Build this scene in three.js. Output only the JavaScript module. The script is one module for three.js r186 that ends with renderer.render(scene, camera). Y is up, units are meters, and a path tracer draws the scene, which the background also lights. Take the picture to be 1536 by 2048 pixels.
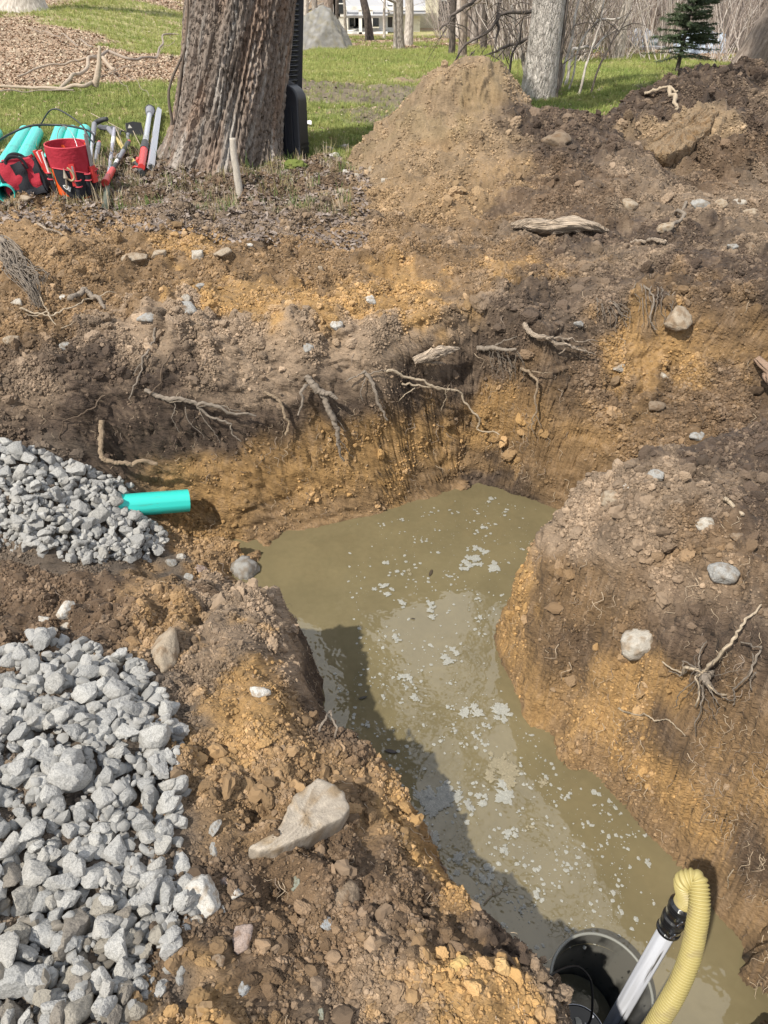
import * as THREE from 'three';
import { mergeGeometries, mergeVertices, toCreasedNormals } from 'three/addons/utils/BufferGeometryUtils.js';
import { createNoise2D, createNoise3D } from 'simplex-noise';

// ---------------------------------------------------------------- camera, sky, sun, exposure
const scene = new THREE.Scene();
const EYE = 2.35, PITCH = 37 * Math.PI / 180, FOC = 1479;
const camera = new THREE.PerspectiveCamera(2 * Math.atan(1024 / FOC) * 180 / Math.PI, 0.75, 0.05, 600);
camera.position.set(0, EYE, 0);
camera.rotation.set(-PITCH, 0, 0);
scene.add(camera);
const renderer = new THREE.WebGLRenderer({ antialias: true });
renderer.setSize(768, 1024);
renderer.toneMapping = THREE.LinearToneMapping;
renderer.toneMappingExposure = 1.38;
renderer.shadowMap.enabled = true;
renderer.shadowMap.type = THREE.PCFSoftShadowMap;

const sunDir = new THREE.Vector3(-0.42, 0.78, 0.47).normalize();
const sun = new THREE.DirectionalLight(new THREE.Color(1.0, 0.94, 0.84), 4.2);
sun.position.copy(sunDir).multiplyScalar(60).add(new THREE.Vector3(0, 0, -4));
sun.target.position.set(0, 0, -4);
sun.castShadow = true; sun.shadow.radius = 2.2; sun.shadow.mapSize.set(4096, 4096);
Object.assign(sun.shadow.camera, { left: -14, right: 14, top: 14, bottom: -14, near: 1, far: 150 });
scene.add(sun, sun.target);

const nz2 = createNoise2D(mulberry(11)), nz3 = createNoise3D(mulberry(23)), nzb = createNoise2D(mulberry(37));
function mulberry(a) { return () => { a |= 0; a = a + 0x6D2B79F5 | 0; let t = Math.imul(a ^ a >>> 15, 1 | a); t = t + Math.imul(t ^ t >>> 7, 61 | t) ^ t; return ((t ^ t >>> 14) >>> 0) / 4294967296; }; }
const rng = mulberry(1234), rr = (a, b) => a + (b - a) * rng();
const clamp = (x, a = 0, b = 1) => Math.min(b, Math.max(a, x)), lerp = (a, b, t) => a + (b - a) * t;
const smooth = (a, b, x) => { const t = clamp((x - a) / (b - a)); return t * t * (3 - 2 * t); };
const fbm2 = (x, y, o = 4) => { let s = 0, a = 0.5, f = 1; for (let i = 0; i < o; i++) { s += a * nz2(x * f, y * f); a *= 0.5; f *= 2.03; } return s; };
const fbm3 = (x, y, z, o = 4) => { let s = 0, a = 0.5, f = 1; for (let i = 0; i < o; i++) { s += a * nz3(x * f, y * f, z * f); a *= 0.5; f *= 2.03; } return s; };

// hazy spring sky: pale blue with thin broken cloud, the same all the way round
{
  const W = 512, H = 256, d = new Float32Array(W * H * 4);
  for (let j = 0; j < H; j++) for (let i = 0; i < W; i++) {
    const el = (j + 0.5) / H * Math.PI - Math.PI / 2, az = (i + 0.5) / W * Math.PI * 2, y = Math.sin(el), c = Math.cos(el);
    const dx = c * Math.cos(az), dz = c * Math.sin(az), k = 1 / (Math.max(y, 0) + 0.25);
    const cl = smooth(-0.12, 0.22, fbm2(dx * k * 1.0 + 3, dz * k * 1.0 + 8, 5) + 0.04);
    const t = Math.pow(clamp(y), 0.5);
    const b = [lerp(0.52, 0.17, t), lerp(0.58, 0.27, t), lerp(0.64, 0.46, t)], w = [1.32, 1.30, 1.27];
    for (let n = 0; n < 3; n++) d[(j * W + i) * 4 + n] = y < 0 ? 0.22 : lerp(b[n], w[n], cl * 0.9);
    d[(j * W + i) * 4 + 3] = 1;
  }
  const sky = new THREE.DataTexture(d, W, H, THREE.RGBAFormat, THREE.FloatType);
  sky.mapping = THREE.EquirectangularReflectionMapping; sky.magFilter = sky.minFilter = THREE.LinearFilter; sky.wrapS = THREE.RepeatWrapping; sky.needsUpdate = true;
  scene.background = sky; scene.environment = sky;
  scene.backgroundIntensity = scene.environmentIntensity = 1.0;
}

// ---------------------------------------------------------------- helpers
const V = (x, y, z) => new THREE.Vector3(x, y, z);
const SP = Math.sin(PITCH), CP = Math.cos(PITCH);
const ray = (u, v) => { const a = (u - 768) / FOC, b = -(v - 1024) / FOC; return V(a, b * CP - SP, -b * SP - CP); };   // survey: a sighting direction from where the photographer stood
const atH = (u, v, h) => { const r = ray(u, v); return r.multiplyScalar((h - EYE) / r.y).add(V(0, EYE, 0)); };
const atZ = (u, v, z) => { const r = ray(u, v); return r.multiplyScalar(z / r.z).add(V(0, EYE, 0)); };
const taken = new Map();
function numbered(n) { const k = taken.get(n) ?? 0; taken.set(n, k + 1); return k ? `${n}_${String(k).padStart(3, '0')}` : n; }
function sh(o) { o.traverse?.(q => { if (q.isMesh) { q.castShadow = true; q.receiveShadow = true; } }); return o; }
function mesh(name, geo, mat, parent) { const m = new THREE.Mesh(Array.isArray(geo) ? mergeGeometries(geo) : geo, mat); m.name = parent ? name : numbered(name); m.castShadow = m.receiveShadow = true; (parent ?? scene).add(m); return m; }
function tag(o, label, category, group, kind) { o.userData.label = label; if (category) o.userData.category = category; if (group) o.userData.group = group; if (kind) o.userData.kind = kind; return o; }
function thing(name, label, category, pos, group) { const g = new THREE.Group(); g.name = numbered(name); if (pos) g.position.copy(pos); scene.add(g); return tag(g, label, category, group); }
const lin = (r, g, b) => new THREE.Color().setRGB(r, g, b);
function std(c, rough = 0.9, extra = {}) { return new THREE.MeshStandardMaterial({ color: Array.isArray(c) ? lin(...c) : c, roughness: rough, metalness: 0, ...extra }); }
function noiseTex(size, fn, srgb = false) { const d = new Uint8Array(size * size * 4); for (let j = 0; j < size; j++) for (let i = 0; i < size; i++) { const c = fn(i / size, j / size), k = (j * size + i) * 4; if (typeof c === 'number') d[k] = d[k + 1] = d[k + 2] = clamp(c) * 255; else for (let n = 0; n < 3; n++) d[k + n] = clamp(c[n]) * 255; d[k + 3] = 255; } const t = new THREE.DataTexture(d, size, size); t.wrapS = t.wrapT = THREE.RepeatWrapping; t.magFilter = THREE.LinearFilter; t.minFilter = THREE.LinearMipmapLinearFilter; t.generateMipmaps = true; if (srgb) t.colorSpace = THREE.SRGBColorSpace; t.needsUpdate = true; return t; }
// noise that tiles, by walking a circle in each direction
const tile = (u, v, f, o = 4, seed = 0) => { let s = 0, a = 0.5; for (let k = 0; k < o; k++) { const F = Math.round(f * 2 ** k), x = u * F, y = v * F; const w = (p, q) => nzb(p + seed * 17.3 + k * 5.1, q + seed * 9.7); const tx = u, ty = v; s += a * (w(x, y) * (1 - tx) * (1 - ty) + w(x - F, y) * tx * (1 - ty) + w(x, y - F) * (1 - tx) * ty + w(x - F, y - F) * tx * ty); a *= 0.55; } return s; };

// tapered tube along points, with lumps; radii list or [r0,r1]
function tube(pts, radii, { seg = 3, sides = 7, lump = 0, curve = true, caps = true, seed = 0, flat = 1 } = {}) {
  const c = curve && pts.length > 2 ? new THREE.CatmullRomCurve3(pts, false, 'centripetal') : null;
  const n = Math.max(2, (pts.length - 1) * seg + 1), P = [];
  for (let i = 0; i < n; i++) { const t = i / (n - 1); P.push(c ? c.getPoint(t) : (() => { const f = t * (pts.length - 1), k = Math.min(pts.length - 2, Math.floor(f)); return pts[k].clone().lerp(pts[k + 1], f - k); })()); }
  const pos = [], uv = [], idx = []; let len = 0, nrm = null;
  const R = t => { const f = t * (radii.length - 1), k = Math.min(radii.length - 2, Math.floor(f)); return lerp(radii[k], radii[k + 1], f - k); };
  for (let i = 0; i < n; i++) {
    const T = P[Math.min(n - 1, i + 1)].clone().sub(P[Math.max(0, i - 1)]).normalize();
    if (!nrm) { nrm = V(0, 1, 0).cross(T); if (nrm.lengthSq() < 1e-4) nrm = V(1, 0, 0); nrm.normalize(); }
    nrm.sub(T.clone().multiplyScalar(nrm.dot(T))).normalize(); const B = T.clone().cross(nrm), r = R(i / (n - 1)); if (i) len += P[i].distanceTo(P[i - 1]);
    for (let s = 0; s <= sides; s++) { const a = s / sides * Math.PI * 2, a2 = s === sides ? 0 : a; const rr_ = r * (1 + lump * nz3(Math.cos(a2) * 1.2 + seed, Math.sin(a2) * 1.2 + i * 0.37, len * 9 + seed)); const q = P[i].clone().addScaledVector(nrm, Math.cos(a) * rr_ * flat).addScaledVector(B, Math.sin(a) * rr_); pos.push(q.x, q.y, q.z); uv.push(s / sides * Math.PI * 2 * Math.max(r, 0.004), len); }
  }
  for (let i = 0; i < n - 1; i++) for (let s = 0; s < sides; s++) { const a = i * (sides + 1) + s, b = a + sides + 1; idx.push(a, a + 1, b, b, a + 1, b + 1); }
  if (caps) for (const i of [0, n - 1]) { const k = pos.length / 3; pos.push(P[i].x, P[i].y, P[i].z); uv.push(0, 0); const o = i * (sides + 1); for (let s = 0; s < sides; s++) i ? idx.push(k, o + s, o + s + 1) : idx.push(k, o + s + 1, o + s); }
  const g = new THREE.BufferGeometry(); g.setAttribute('position', new THREE.Float32BufferAttribute(pos, 3)); g.setAttribute('uv', new THREE.Float32BufferAttribute(uv, 2)); g.setIndex(idx); g.computeVertexNormals();
  // weld the seam's normals
  const N = g.attributes.normal; for (let i = 0; i < n; i++) { const a = i * (sides + 1), b = a + sides, x = N.getX(a) + N.getX(b), y = N.getY(a) + N.getY(b), z = N.getZ(a) + N.getZ(b), l = Math.hypot(x, y, z) || 1; N.setXYZ(a, x / l, y / l, z / l); N.setXYZ(b, x / l, y / l, z / l); }
  return g;
}
// an angular stone: a ball cut back by random planes, then roughened
function stoneGeo(seed, sx, sy, sz, { detail = 3, cuts = 11, rough = 0.03, round = 0.1, lo = .5, crease = 0 } = {}) {
  const R = mulberry(seed * 7919 + 3), g0 = new THREE.IcosahedronGeometry(1, detail), g1 = new THREE.BufferGeometry(); g1.setAttribute('position', g0.attributes.position); const g = mergeVertices(g1, 1e-4), p = g.attributes.position, pl = [];
  for (let i = 0; i < cuts; i++) { const z = R() * 2 - 1, a = R() * 6.283, c = Math.sqrt(1 - z * z); pl.push([c * Math.cos(a), z, c * Math.sin(a), lo + R() * 0.3]); }
  const off = R() * 50;
  for (let i = 0; i < p.count; i++) {
    let x = p.getX(i), y = p.getY(i), z = p.getZ(i), t = 1;
    for (const q of pl) { const d = x * q[0] + y * q[1] + z * q[2]; if (d * t > q[3]) t = lerp(q[3] / d, t, round * 0.5); }
    t *= 1 + rough * fbm3(x * 2.5 + off, y * 2.5, z * 2.5, 3) * 2;
    p.setXYZ(i, x * t * sx, y * t * sy, z * t * sz);
  }
  g.computeVertexNormals();
  return faceUV(crease ? toCreasedNormals(g, crease) : g.toNonIndexed());
}
// texture coordinates in the plane that each face is nearest to
function faceUV(g) { const p = g.attributes.position, uv = new Float32Array(p.count * 2); for (let i = 0; i < p.count; i += 3) { const a = [0, 1, 2].map(k => [p.getX(i + k), p.getY(i + k), p.getZ(i + k)]), e = a[1].map((v, n) => v - a[0][n]), f = a[2].map((v, n) => v - a[0][n]), nx = Math.abs(e[1] * f[2] - e[2] * f[1]), ny = Math.abs(e[2] * f[0] - e[0] * f[2]), nz = Math.abs(e[0] * f[1] - e[1] * f[0]), m = nx > ny && nx > nz ? [1, 2] : ny > nz ? [0, 2] : [0, 1]; for (let k = 0; k < 3; k++) { uv[(i + k) * 2] = a[k][m[0]]; uv[(i + k) * 2 + 1] = a[k][m[1]]; } } g.setAttribute('uv', new THREE.BufferAttribute(uv, 2)); return g; }
const box = (w, h, d, x = 0, y = 0, z = 0) => new THREE.BoxGeometry(w, h, d).translate(x, y, z);
const upTo = (o, dir) => o.quaternion.setFromUnitVectors(V(0, 1, 0), dir.clone().normalize());
// a cylinder between two points
function rod(a, b, r0, r1 = r0, sides = 12, open = false) { const d = b.clone().sub(a), l = d.length(); const g = new THREE.CylinderGeometry(r1, r0, l, sides, 1, open); g.translate(0, l / 2, 0); g.applyQuaternion(new THREE.Quaternion().setFromUnitVectors(V(0, 1, 0), d.normalize())); g.translate(a.x, a.y, a.z); return g; }
// ---------------------------------------------------------------- the lie of the land
function farH(x, z) {
  const d = -z, right = smooth(-9, -2.2, x + 0.12 * (d - 8) * 0);
  let h = 1.05 + 0.1 * smooth(8, 30, d) * (1 - right);
  if (d > 11) h -= right * Math.min(0.0615 * (d - 11), 2.75);
  if (d > 62) h += (d - 62) * 0.03;
  h += 0.05 * fbm2(x * 0.22 + 4, z * 0.22, 3) * smooth(4, 9, d);
  return h;
}
const CT = [];
const ch = (...l) => l.forEach(([u, v, h]) => CT.push(atH(u, v, h)));
const cz = (...l) => l.forEach(([u, v, z]) => CT.push(atZ(u, v, z)));
const cw = (...l) => l.forEach(([x, y, z]) => CT.push(V(x, y, z)));
// water's edge, then the bed
ch([497, 1110, 0], [505, 1150, 0], [990, 1287, 0], [1012, 1340, 0], [1050, 1400, 0], [1110, 1462, 0], [1180, 1522, 0], [1240, 1592, 0], [1300, 1668, 0], [1360, 1728, 0], [1420, 1790, 0], [1480, 1860, 0], [1545, 1935, 0], [1640, 2040, 0], [1780, 2200, 0],
  [590, 1110, -.25], [700, 1110, -.3], [820, 1070, -.3], [920, 1030, -.25], [1000, 1030, -.2], [700, 1220, -.3], [900, 1180, -.3], [780, 1320, -.3], [930, 1320, -.3], [850, 1430, -.3], [960, 1480, -.3], [1000, 1600, -.3], [1100, 1700, -.3], [1150, 1800, -.3], [1250, 1850, -.3], [1350, 1900, -.3], [1400, 2050, -.5], [1500, 2150, -.5], [1300, 2080, -.5], [1230, 1990, -.55], [1260, 1930, -.5], [1200, 1920, -.5], [1300, 2000, -.5]);
// back wall: profiles from foot to brow, filled in between so that the face runs evenly
function face(profiles, levels, gap) {
  const L = profiles.map(q => { const p = q.map(([u, v, h]) => atH(u, v, h)), c = [0]; for (let i = 1; i < p.length; i++) c.push(c[i - 1] + p[i].distanceTo(p[i - 1])); return Array.from({ length: levels }, (_, k) => { const t = k / (levels - 1) * c[c.length - 1]; let i = 0; while (i < c.length - 2 && c[i + 1] < t) i++; return p[i].clone().lerp(p[i + 1], (t - c[i]) / (c[i + 1] - c[i])); }); });
  for (let i = 1; i < L.length; i++) for (let k = 1; k < levels; k++) if (L[i][k].z > L[i][k - 1].z - .012) L[i][k].z = L[i][k - 1].z - .012;   // never leaning out
  for (let i = 0; i < L.length - 1; i++) { const n = Math.max(1, Math.round(L[i][0].distanceTo(L[i + 1][0]) / gap)); for (let s = 0; s < n + (i === L.length - 2 ? 1 : 0); s++) { const t = s / n, col = L[i].map((p, k) => p.clone().lerp(L[i + 1][k], t)); CT.push(...col); } }
}
face([[[-450, 850, .75], [-450, 700, 1.0], [-450, 645, 1.02]], [[-200, 850, .72], [-200, 760, .9], [-200, 650, 1.02]], [[0, 870, .66], [0, 820, .77], [0, 760, .88], [0, 700, .95], [0, 640, 1.0]], [[150, 905, .55], [150, 860, .66], [150, 810, .78], [150, 750, .88], [150, 690, .96], [150, 640, 1.0]],
  [[300, 980, .28], [300, 920, .46], [300, 860, .62], [300, 800, .76], [300, 730, .88], [300, 645, .99]], [[440, 1075, .02], [450, 1000, .2], [450, 940, .37], [450, 880, .54], [450, 820, .68], [450, 760, .79], [450, 700, .89], [450, 640, .98]], [[500, 1088, -.01], [520, 985, .22], [520, 900, .45], [520, 800, .7], [520, 700, .88], [520, 640, .98]],
  [[600, 1062, -.01], [600, 985, .17], [600, 920, .37], [600, 850, .55], [600, 780, .72], [600, 710, .86], [600, 645, .97]], [[750, 1026, -.01], [750, 945, .24], [750, 860, .47], [750, 790, .66], [750, 720, .82], [750, 650, .95]], [[870, 988, -.01], [870, 900, .24], [870, 830, .44], [870, 770, .61], [870, 720, .8], [870, 650, .94]],
  [[950, 966, -.01], [950, 890, .21], [955, 820, .41], [960, 775, .54], [960, 735, .72], [960, 690, .86], [970, 640, .97]], [[1025, 980, -.01], [1025, 900, .24], [1030, 830, .45], [1030, 770, .61], [1030, 715, .8], [1030, 640, .97]], [[1090, 1000, .02], [1090, 950, .16], [1090, 890, .33], [1090, 810, .55], [1090, 745, .72], [1090, 700, .83], [1090, 640, .96]],
  [[1170, 960, .19], [1170, 930, .27], [1170, 860, .45], [1170, 790, .6], [1170, 730, .71], [1170, 670, .83], [1170, 625, .95]], [[1250, 940, .36], [1250, 890, .44], [1250, 820, .55], [1250, 760, .64], [1250, 700, .75], [1250, 645, .87], [1250, 600, .97]], [[1350, 900, .44], [1350, 800, .59], [1350, 740, .68], [1350, 690, .77], [1350, 645, .9], [1350, 600, 1.0]],
  [[1450, 870, .48], [1450, 800, .59], [1450, 740, .69], [1450, 690, .79], [1450, 630, .94], [1450, 580, 1.04]], [[1600, 850, .52], [1600, 760, .67], [1600, 690, .83], [1600, 610, 1.03]], [[1750, 830, .5], [1750, 700, .85], [1750, 600, 1.1]], [[2000, 800, .6], [2000, 700, .95], [2000, 600, 1.15]]], 9, .05);
cw([.55, -.1, -2.75], [.9, .14, -2.7], [1.3, .3, -2.7], [1.8, .36, -2.7], [2.5, .42, -2.75], [3.4, .5, -2.9]);
// the worked-over ground behind, with wheel ruts
for (const [v, hs] of [[595, [1.02, 1.03, 1.0, .99, .98, .98, 1.0, 1.04, 1.1]], [545, [1.04, 1.03, .98, 1.0, .98, .99, 1.02, 1.06, 1.12]], [505, [1.1, 1.08, 1.03, .99, 1.0, .98, 1.03, 1.06, 1.14]], [460, [1.12, 1.1, 1.06, 1.0, .98, 1.0, 1.03, 1.08, 1.16]], [415, [1.06, 1.05, 1.03, 1.02, 1.02, 1.03, 1.06, 1.1, 1.17]]])
  hs.forEach((h, i) => ch([-260 + i * 250, v, h]));
ch([60, 470, 1.12], [200, 480, 1.13], [300, 470, 1.08], [390, 500, 1.03], [60, 540, 1.06], [250, 560, .98], [400, 560, .97], [330, 620, 1.02], [620, 690, .93]);
// the pale cone of sand and the heaps beside it
cz([882, 128, -6.6], [915, 116, -6.65], [965, 112, -6.65], [1000, 138, -6.6], [930, 112, -6.8], [940, 150, -6.42], [880, 165, -6.4], [990, 180, -6.35], [930, 205, -6.2], [830, 225, -6.3], [1020, 215, -6.25], [930, 262, -5.95], [840, 270, -6.05], [1000, 290, -5.85], [920, 325, -5.6], [820, 320, -5.7], [1000, 345, -5.45], [905, 385, -5.15], [745, 275, -6.5], [690, 320, -6.3], [805, 200, -6.6], [850, 155, -6.65], [1040, 168, -6.65], [1068, 212, -6.6], [760, 345, -5.7], [700, 365, -5.5],
  [1100, 240, -6.3], [1150, 262, -6.0], [1200, 300, -5.8], [1255, 342, -5.5], [1110, 300, -5.7], [1170, 345, -5.35], [1100, 380, -5.05], [1220, 400, -5.0], [1150, 225, -6.6],
  [1215, 235, -7.2], [1280, 185, -7.6], [1340, 150, -7.8], [1440, 122, -8], [1540, 128, -8], [1680, 140, -7.9], [1850, 200, -7.6], [1250, 262, -6.6], [1350, 222, -7], [1450, 192, -7.3], [1560, 200, -7.3], [1700, 220, -7.2], [1330, 270, -6.35], [1375, 235, -6.55], [1425, 220, -6.5], [1290, 305, -6.05], [1425, 248, -6.38], [1400, 300, -6.2], [1350, 345, -5.95], [1440, 345, -5.95], [1500, 270, -6.4], [1540, 240, -6.6], [1540, 340, -6.0], [1440, 395, -5.4], [1340, 395, -5.3], [1560, 420, -5.3], [1700, 350, -6], [1900, 400, -5.6]);
cw([.2, 1.03, -7.6], [.8, 1.02, -7.7], [1.4, 1.03, -7.6], [2, 1.05, -7.7], [2.6, 1.03, -8.6], [3.2, 1.05, -9.1], [4, 1.05, -9.2], [5, 1.05, -9.1], [-.2, 1.02, -6.9], [5.8, 1.05, -7.5]);
// left bank: far edge, top, then the rim and the foot under it
ch([-250, 1105, .64], [0, 1118, .62], [150, 1135, .6], [300, 1158, .58], [420, 1184, .55], [520, 1196, .53]);
for (const [u, v, h] of [[-250, 1105, .64], [0, 1118, .62], [150, 1135, .6], [300, 1158, .58], [420, 1184, .55]]) { const p = atH(u, v, h); cw([p.x, h - .32, p.z - .2]); }
ch([0, 1085, .38], [100, 1060, .42], [-60, 1000, .5], [60, 960, .54], [0, 910, .62], [-200, 950, .66], [-200, 1060, .5], [150, 1000, .42], [230, 1000, .37], [220, 1080, .28], [300, 1050, .24], [330, 1110, .17], [400, 1130, .12], [370, 1080, .12], [460, 1120, .05]);
ch([0, 1220, .64], [200, 1200, .62], [400, 1280, .62], [500, 1270, .6], [300, 1350, .64], [100, 1320, .66], [-200, 1300, .7], [450, 1450, .58], [540, 1430, .57], [540, 1600, .56], [640, 1580, .52], [690, 1740, .5], [790, 1740, .46], [600, 1850, .54], [850, 1900, .47], [1000, 1960, .45], [400, 1650, .6], [250, 1500, .68], [100, 1500, .74], [200, 1750, .66], [0, 1700, .7], [400, 2000, .58], [0, 2000, .66], [200, 1900, .64], [700, 2040, .5], [1000, 2110, .46], [-300, 1600, .78], [-300, 2100, .74], [300, 2400, .62], [800, 2500, .55]);
const RIM = [[560, 1185, .52, .04, -.1], [588, 1215, .52, .09, -.04], [592, 1265, .5, .09, 0], [600, 1330, .46, .1, 0], [640, 1415, .44, .1, -.03], [700, 1475, .42, .08, -.06], [762, 1505, .4, .09, -.04], [828, 1600, .36, .09, 0], [872, 1715, .34, .08, -.03], [930, 1785, .34, .07, -.06], [1010, 1845, .36, .06, -.08], [1085, 1890, .4, .08, -.05], [1128, 1960, .42, .09, 0], [1160, 2060, .44, .1, 0], [1200, 2300, .46, .1, 0]];
const dense = (L, n) => L.flatMap((a, i) => i === L.length - 1 ? [a] : Array.from({ length: n }, (_, k) => a.map((x, m) => lerp(x, L[i + 1][m], k / n))));
for (const [u, v, h0, dx, dz] of dense(RIM, 3)) { const h = h0 * .88; const p = atH(u, v, h); cw([p.x, h, p.z], [p.x + dx * .55, h * .4, p.z + dz * .55], [p.x + dx, -.05, p.z + dz], [p.x + dx * 2.3, -.3, p.z + dz * 2.3]); }
// right bank
ch([1150, 966, .8], [1220, 932, .87], [1300, 902, .93], [1400, 880, .97], [1536, 856, 1.0], [1700, 840, 1.02], [1950, 830, 1.05],
  [1200, 1050, .78], [1300, 1100, .83], [1300, 1010, .9], [1450, 1050, .94], [1450, 950, .98], [1150, 1120, .66], [1110, 1080, .64], [1095, 1190, .48], [1060, 1240, .3], [1090, 1320, .26], [1200, 1250, .6], [1200, 1340, .42], [1190, 1420, .24], [1300, 1290, .64], [1300, 1400, .47], [1300, 1510, .26], [1400, 1380, .62], [1400, 1500, .45], [1400, 1610, .26], [1450, 1600, .36], [1536, 1450, .72], [1536, 1600, .48], [1536, 1260, .9], [1450, 1200, .86], [1380, 1200, .78], [1400, 1700, .13], [1500, 1720, .28], [1536, 1820, .17], [1650, 1700, .58], [1650, 1500, .82], [1650, 1880, .28], [1800, 1950, .5], [1800, 1600, .9], [1900, 1300, 1.0], [2100, 1700, 1.0], [1700, 1100, 1.02]);
for (const [u, v, h, dx, dz] of dense([[1220, 932, .87, .0, -.3], [1150, 966, .8, -.02, -.2], [1092, 1036, .62, -.06, -.1], [1052, 1100, .47, -.06, -.06], [1014, 1180, .29, -.05, -.02], [1000, 1240, .13, -.02, 0]], 3)) { const p = atH(u, v, h); cw([p.x, h, p.z], [p.x + dx, -.06, p.z + dz], [p.x + dx * 3, -.3, p.z + dz * 2.5]); }
cw([1.6, .1, -.35], [1.7, .5, .0], [1.3, -.3, -.4], [1.2, .45, .15], [.9, .5, .3], [2.4, 1, .2], [0, .6, .4], [-1, .7, .4], [-2.4, .78, .3]);
for (let x = -6.4; x <= 6.41; x += 1.6) { cw([x, x > 2 ? 1 : .72, 1.6]); cw([x, farH(x, -12.4), -12.4]); cw([x, farH(x, -10.8), -10.8]); }
for (let z = -9.6; z < 1; z += 1.2) { cw([-6.4, z < -4 ? farH(-6.4, z) : .95, z], [6.4, z < -4 ? farH(6.4, z) : 1.05, z]); if (z < -5.6) for (const x of [-5, -4, -3, -2, -1.2]) cw([x, farH(x, z), z]); else cw([-4.5, z > -2 ? .8 : .95, z], [4.6, 1.06, z]); }
for (const [x, z] of [[-.6, -8], [-.2, -9.2], [.6, -9.2], [1.6, -9], [2.2, -9.8], [-.5, -10.4], [-.7, -6.9], [.9, -8.4]]) cw([x, farH(x, z), z]);

// Delaunay triangles through the surveyed points, then a height grid
const RX0 = -6.3, RZ0 = -12.3, RX1 = 6.3, RZ1 = 1.5, RS = 0.02, RW = Math.round((RX1 - RX0) / RS) + 1, RH = Math.round((RZ1 - RZ0) / RS) + 1;
let HG = new Float32Array(RW * RH).fill(1);
{
  const P = CT.map(p => [p.x + (rng() - .5) * 1e-4, p.z + (rng() - .5) * 1e-4, p.y]), N = P.length; P.push([-100, -100, 1], [100, -100, 1], [0, 150, 1]);
  const circ = (a, b, c) => { const [ax, ay] = P[a], [bx, by] = P[b], [cx, cy] = P[c], d = 2 * (ax * (by - cy) + bx * (cy - ay) + cx * (ay - by)), A = ax * ax + ay * ay, B = bx * bx + by * by, C = cx * cx + cy * cy, x = (A * (by - cy) + B * (cy - ay) + C * (ay - by)) / d, y = (A * (cx - bx) + B * (ax - cx) + C * (bx - ax)) / d; return { v: [a, b, c], x, y, r: (ax - x) ** 2 + (ay - y) ** 2 }; };
  let T = [circ(N, N + 1, N + 2)];
  for (let i = 0; i < N; i++) { const e = new Map(), keep = []; for (const t of T) { if ((P[i][0] - t.x) ** 2 + (P[i][1] - t.y) ** 2 < t.r) for (let k = 0; k < 3; k++) { const a = t.v[k], b = t.v[(k + 1) % 3], q = a < b ? a * 9999 + b : b * 9999 + a; e.has(q) ? e.set(q, null) : e.set(q, [a, b]); } else keep.push(t); } T = keep; for (const q of e.values()) if (q) T.push(circ(q[0], q[1], i)); }
  for (const t of T) {
    const [a, b, c] = t.v.map(k => P[k]); if (t.v.some(k => k >= N)) continue;
    const x0 = Math.max(0, Math.ceil((Math.min(a[0], b[0], c[0]) - RX0) / RS)), x1 = Math.min(RW - 1, Math.floor((Math.max(a[0], b[0], c[0]) - RX0) / RS)), z0 = Math.max(0, Math.ceil((Math.min(a[1], b[1], c[1]) - RZ0) / RS)), z1 = Math.min(RH - 1, Math.floor((Math.max(a[1], b[1], c[1]) - RZ0) / RS));
    const D = (b[1] - c[1]) * (a[0] - c[0]) + (c[0] - b[0]) * (a[1] - c[1]);
    for (let j = z0; j <= z1; j++) for (let i = x0; i <= x1; i++) { const x = RX0 + i * RS, z = RZ0 + j * RS, l = ((b[1] - c[1]) * (x - c[0]) + (c[0] - b[0]) * (z - c[1])) / D, m = ((c[1] - a[1]) * (x - c[0]) + (a[0] - c[0]) * (z - c[1])) / D, n = 1 - l - m; if (l >= -1e-6 && m >= -1e-6 && n >= -1e-6) HG[j * RW + i] = l * a[2] + m * b[2] + n * c[2]; }
  }
  for (let it = 0; it < 3; it++) { const s = new Float32Array(HG.length), k = [1, 2, 1]; for (let j = 0; j < RH; j++) for (let i = 0; i < RW; i++) { let q = 0, w = 0; for (let b = -1; b <= 1; b++) for (let a = -1; a <= 1; a++) { const x = clamp(i + a, 0, RW - 1), z = clamp(j + b, 0, RH - 1), ww = k[a + 1] * k[b + 1]; q += HG[z * RW + x] * ww; w += ww; } s[j * RW + i] = q / w; } HG = s; }
}
function baseH(x, z) {
  if (x <= RX0 || x >= RX1 || z <= RZ0 || z >= RZ1) return z > RZ1 ? lerp(0.85, 1, smooth(2, 10, z)) : farH(x, z) ;
  const fx = (x - RX0) / RS, fz = (z - RZ0) / RS, i = Math.min(RW - 2, Math.floor(fx)), j = Math.min(RH - 2, Math.floor(fz)), a = fx - i, b = fz - j, k = j * RW + i;
  const h = lerp(lerp(HG[k], HG[k + 1], a), lerp(HG[k + RW], HG[k + RW + 1], a), b), e = Math.min(x - RX0, RX1 - x, z - RZ0, RZ1 - z);
  return e < 0.8 && z < -4 ? lerp(farH(x, z), h, smooth(0, 0.8, e)) : h;
}
// where a sighting meets the ground
function hit(u, v) { const r = ray(u, v).normalize(), p = V(0, EYE, 0); let t = 0.6, last = t; for (let k = 0; k < 4000; k++) { const x = r.x * t, y = EYE + r.y * t, z = r.z * t; if (y < baseH(x, z)) { let a = last, b = t; for (let n = 0; n < 24; n++) { const m = (a + b) / 2; EYE + r.y * m < baseH(r.x * m, r.z * m) ? b = m : a = m; } return p.addScaledVector(r, b); } last = t; t += 0.008 + t * 0.002; } return p.addScaledVector(r, t); }

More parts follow.
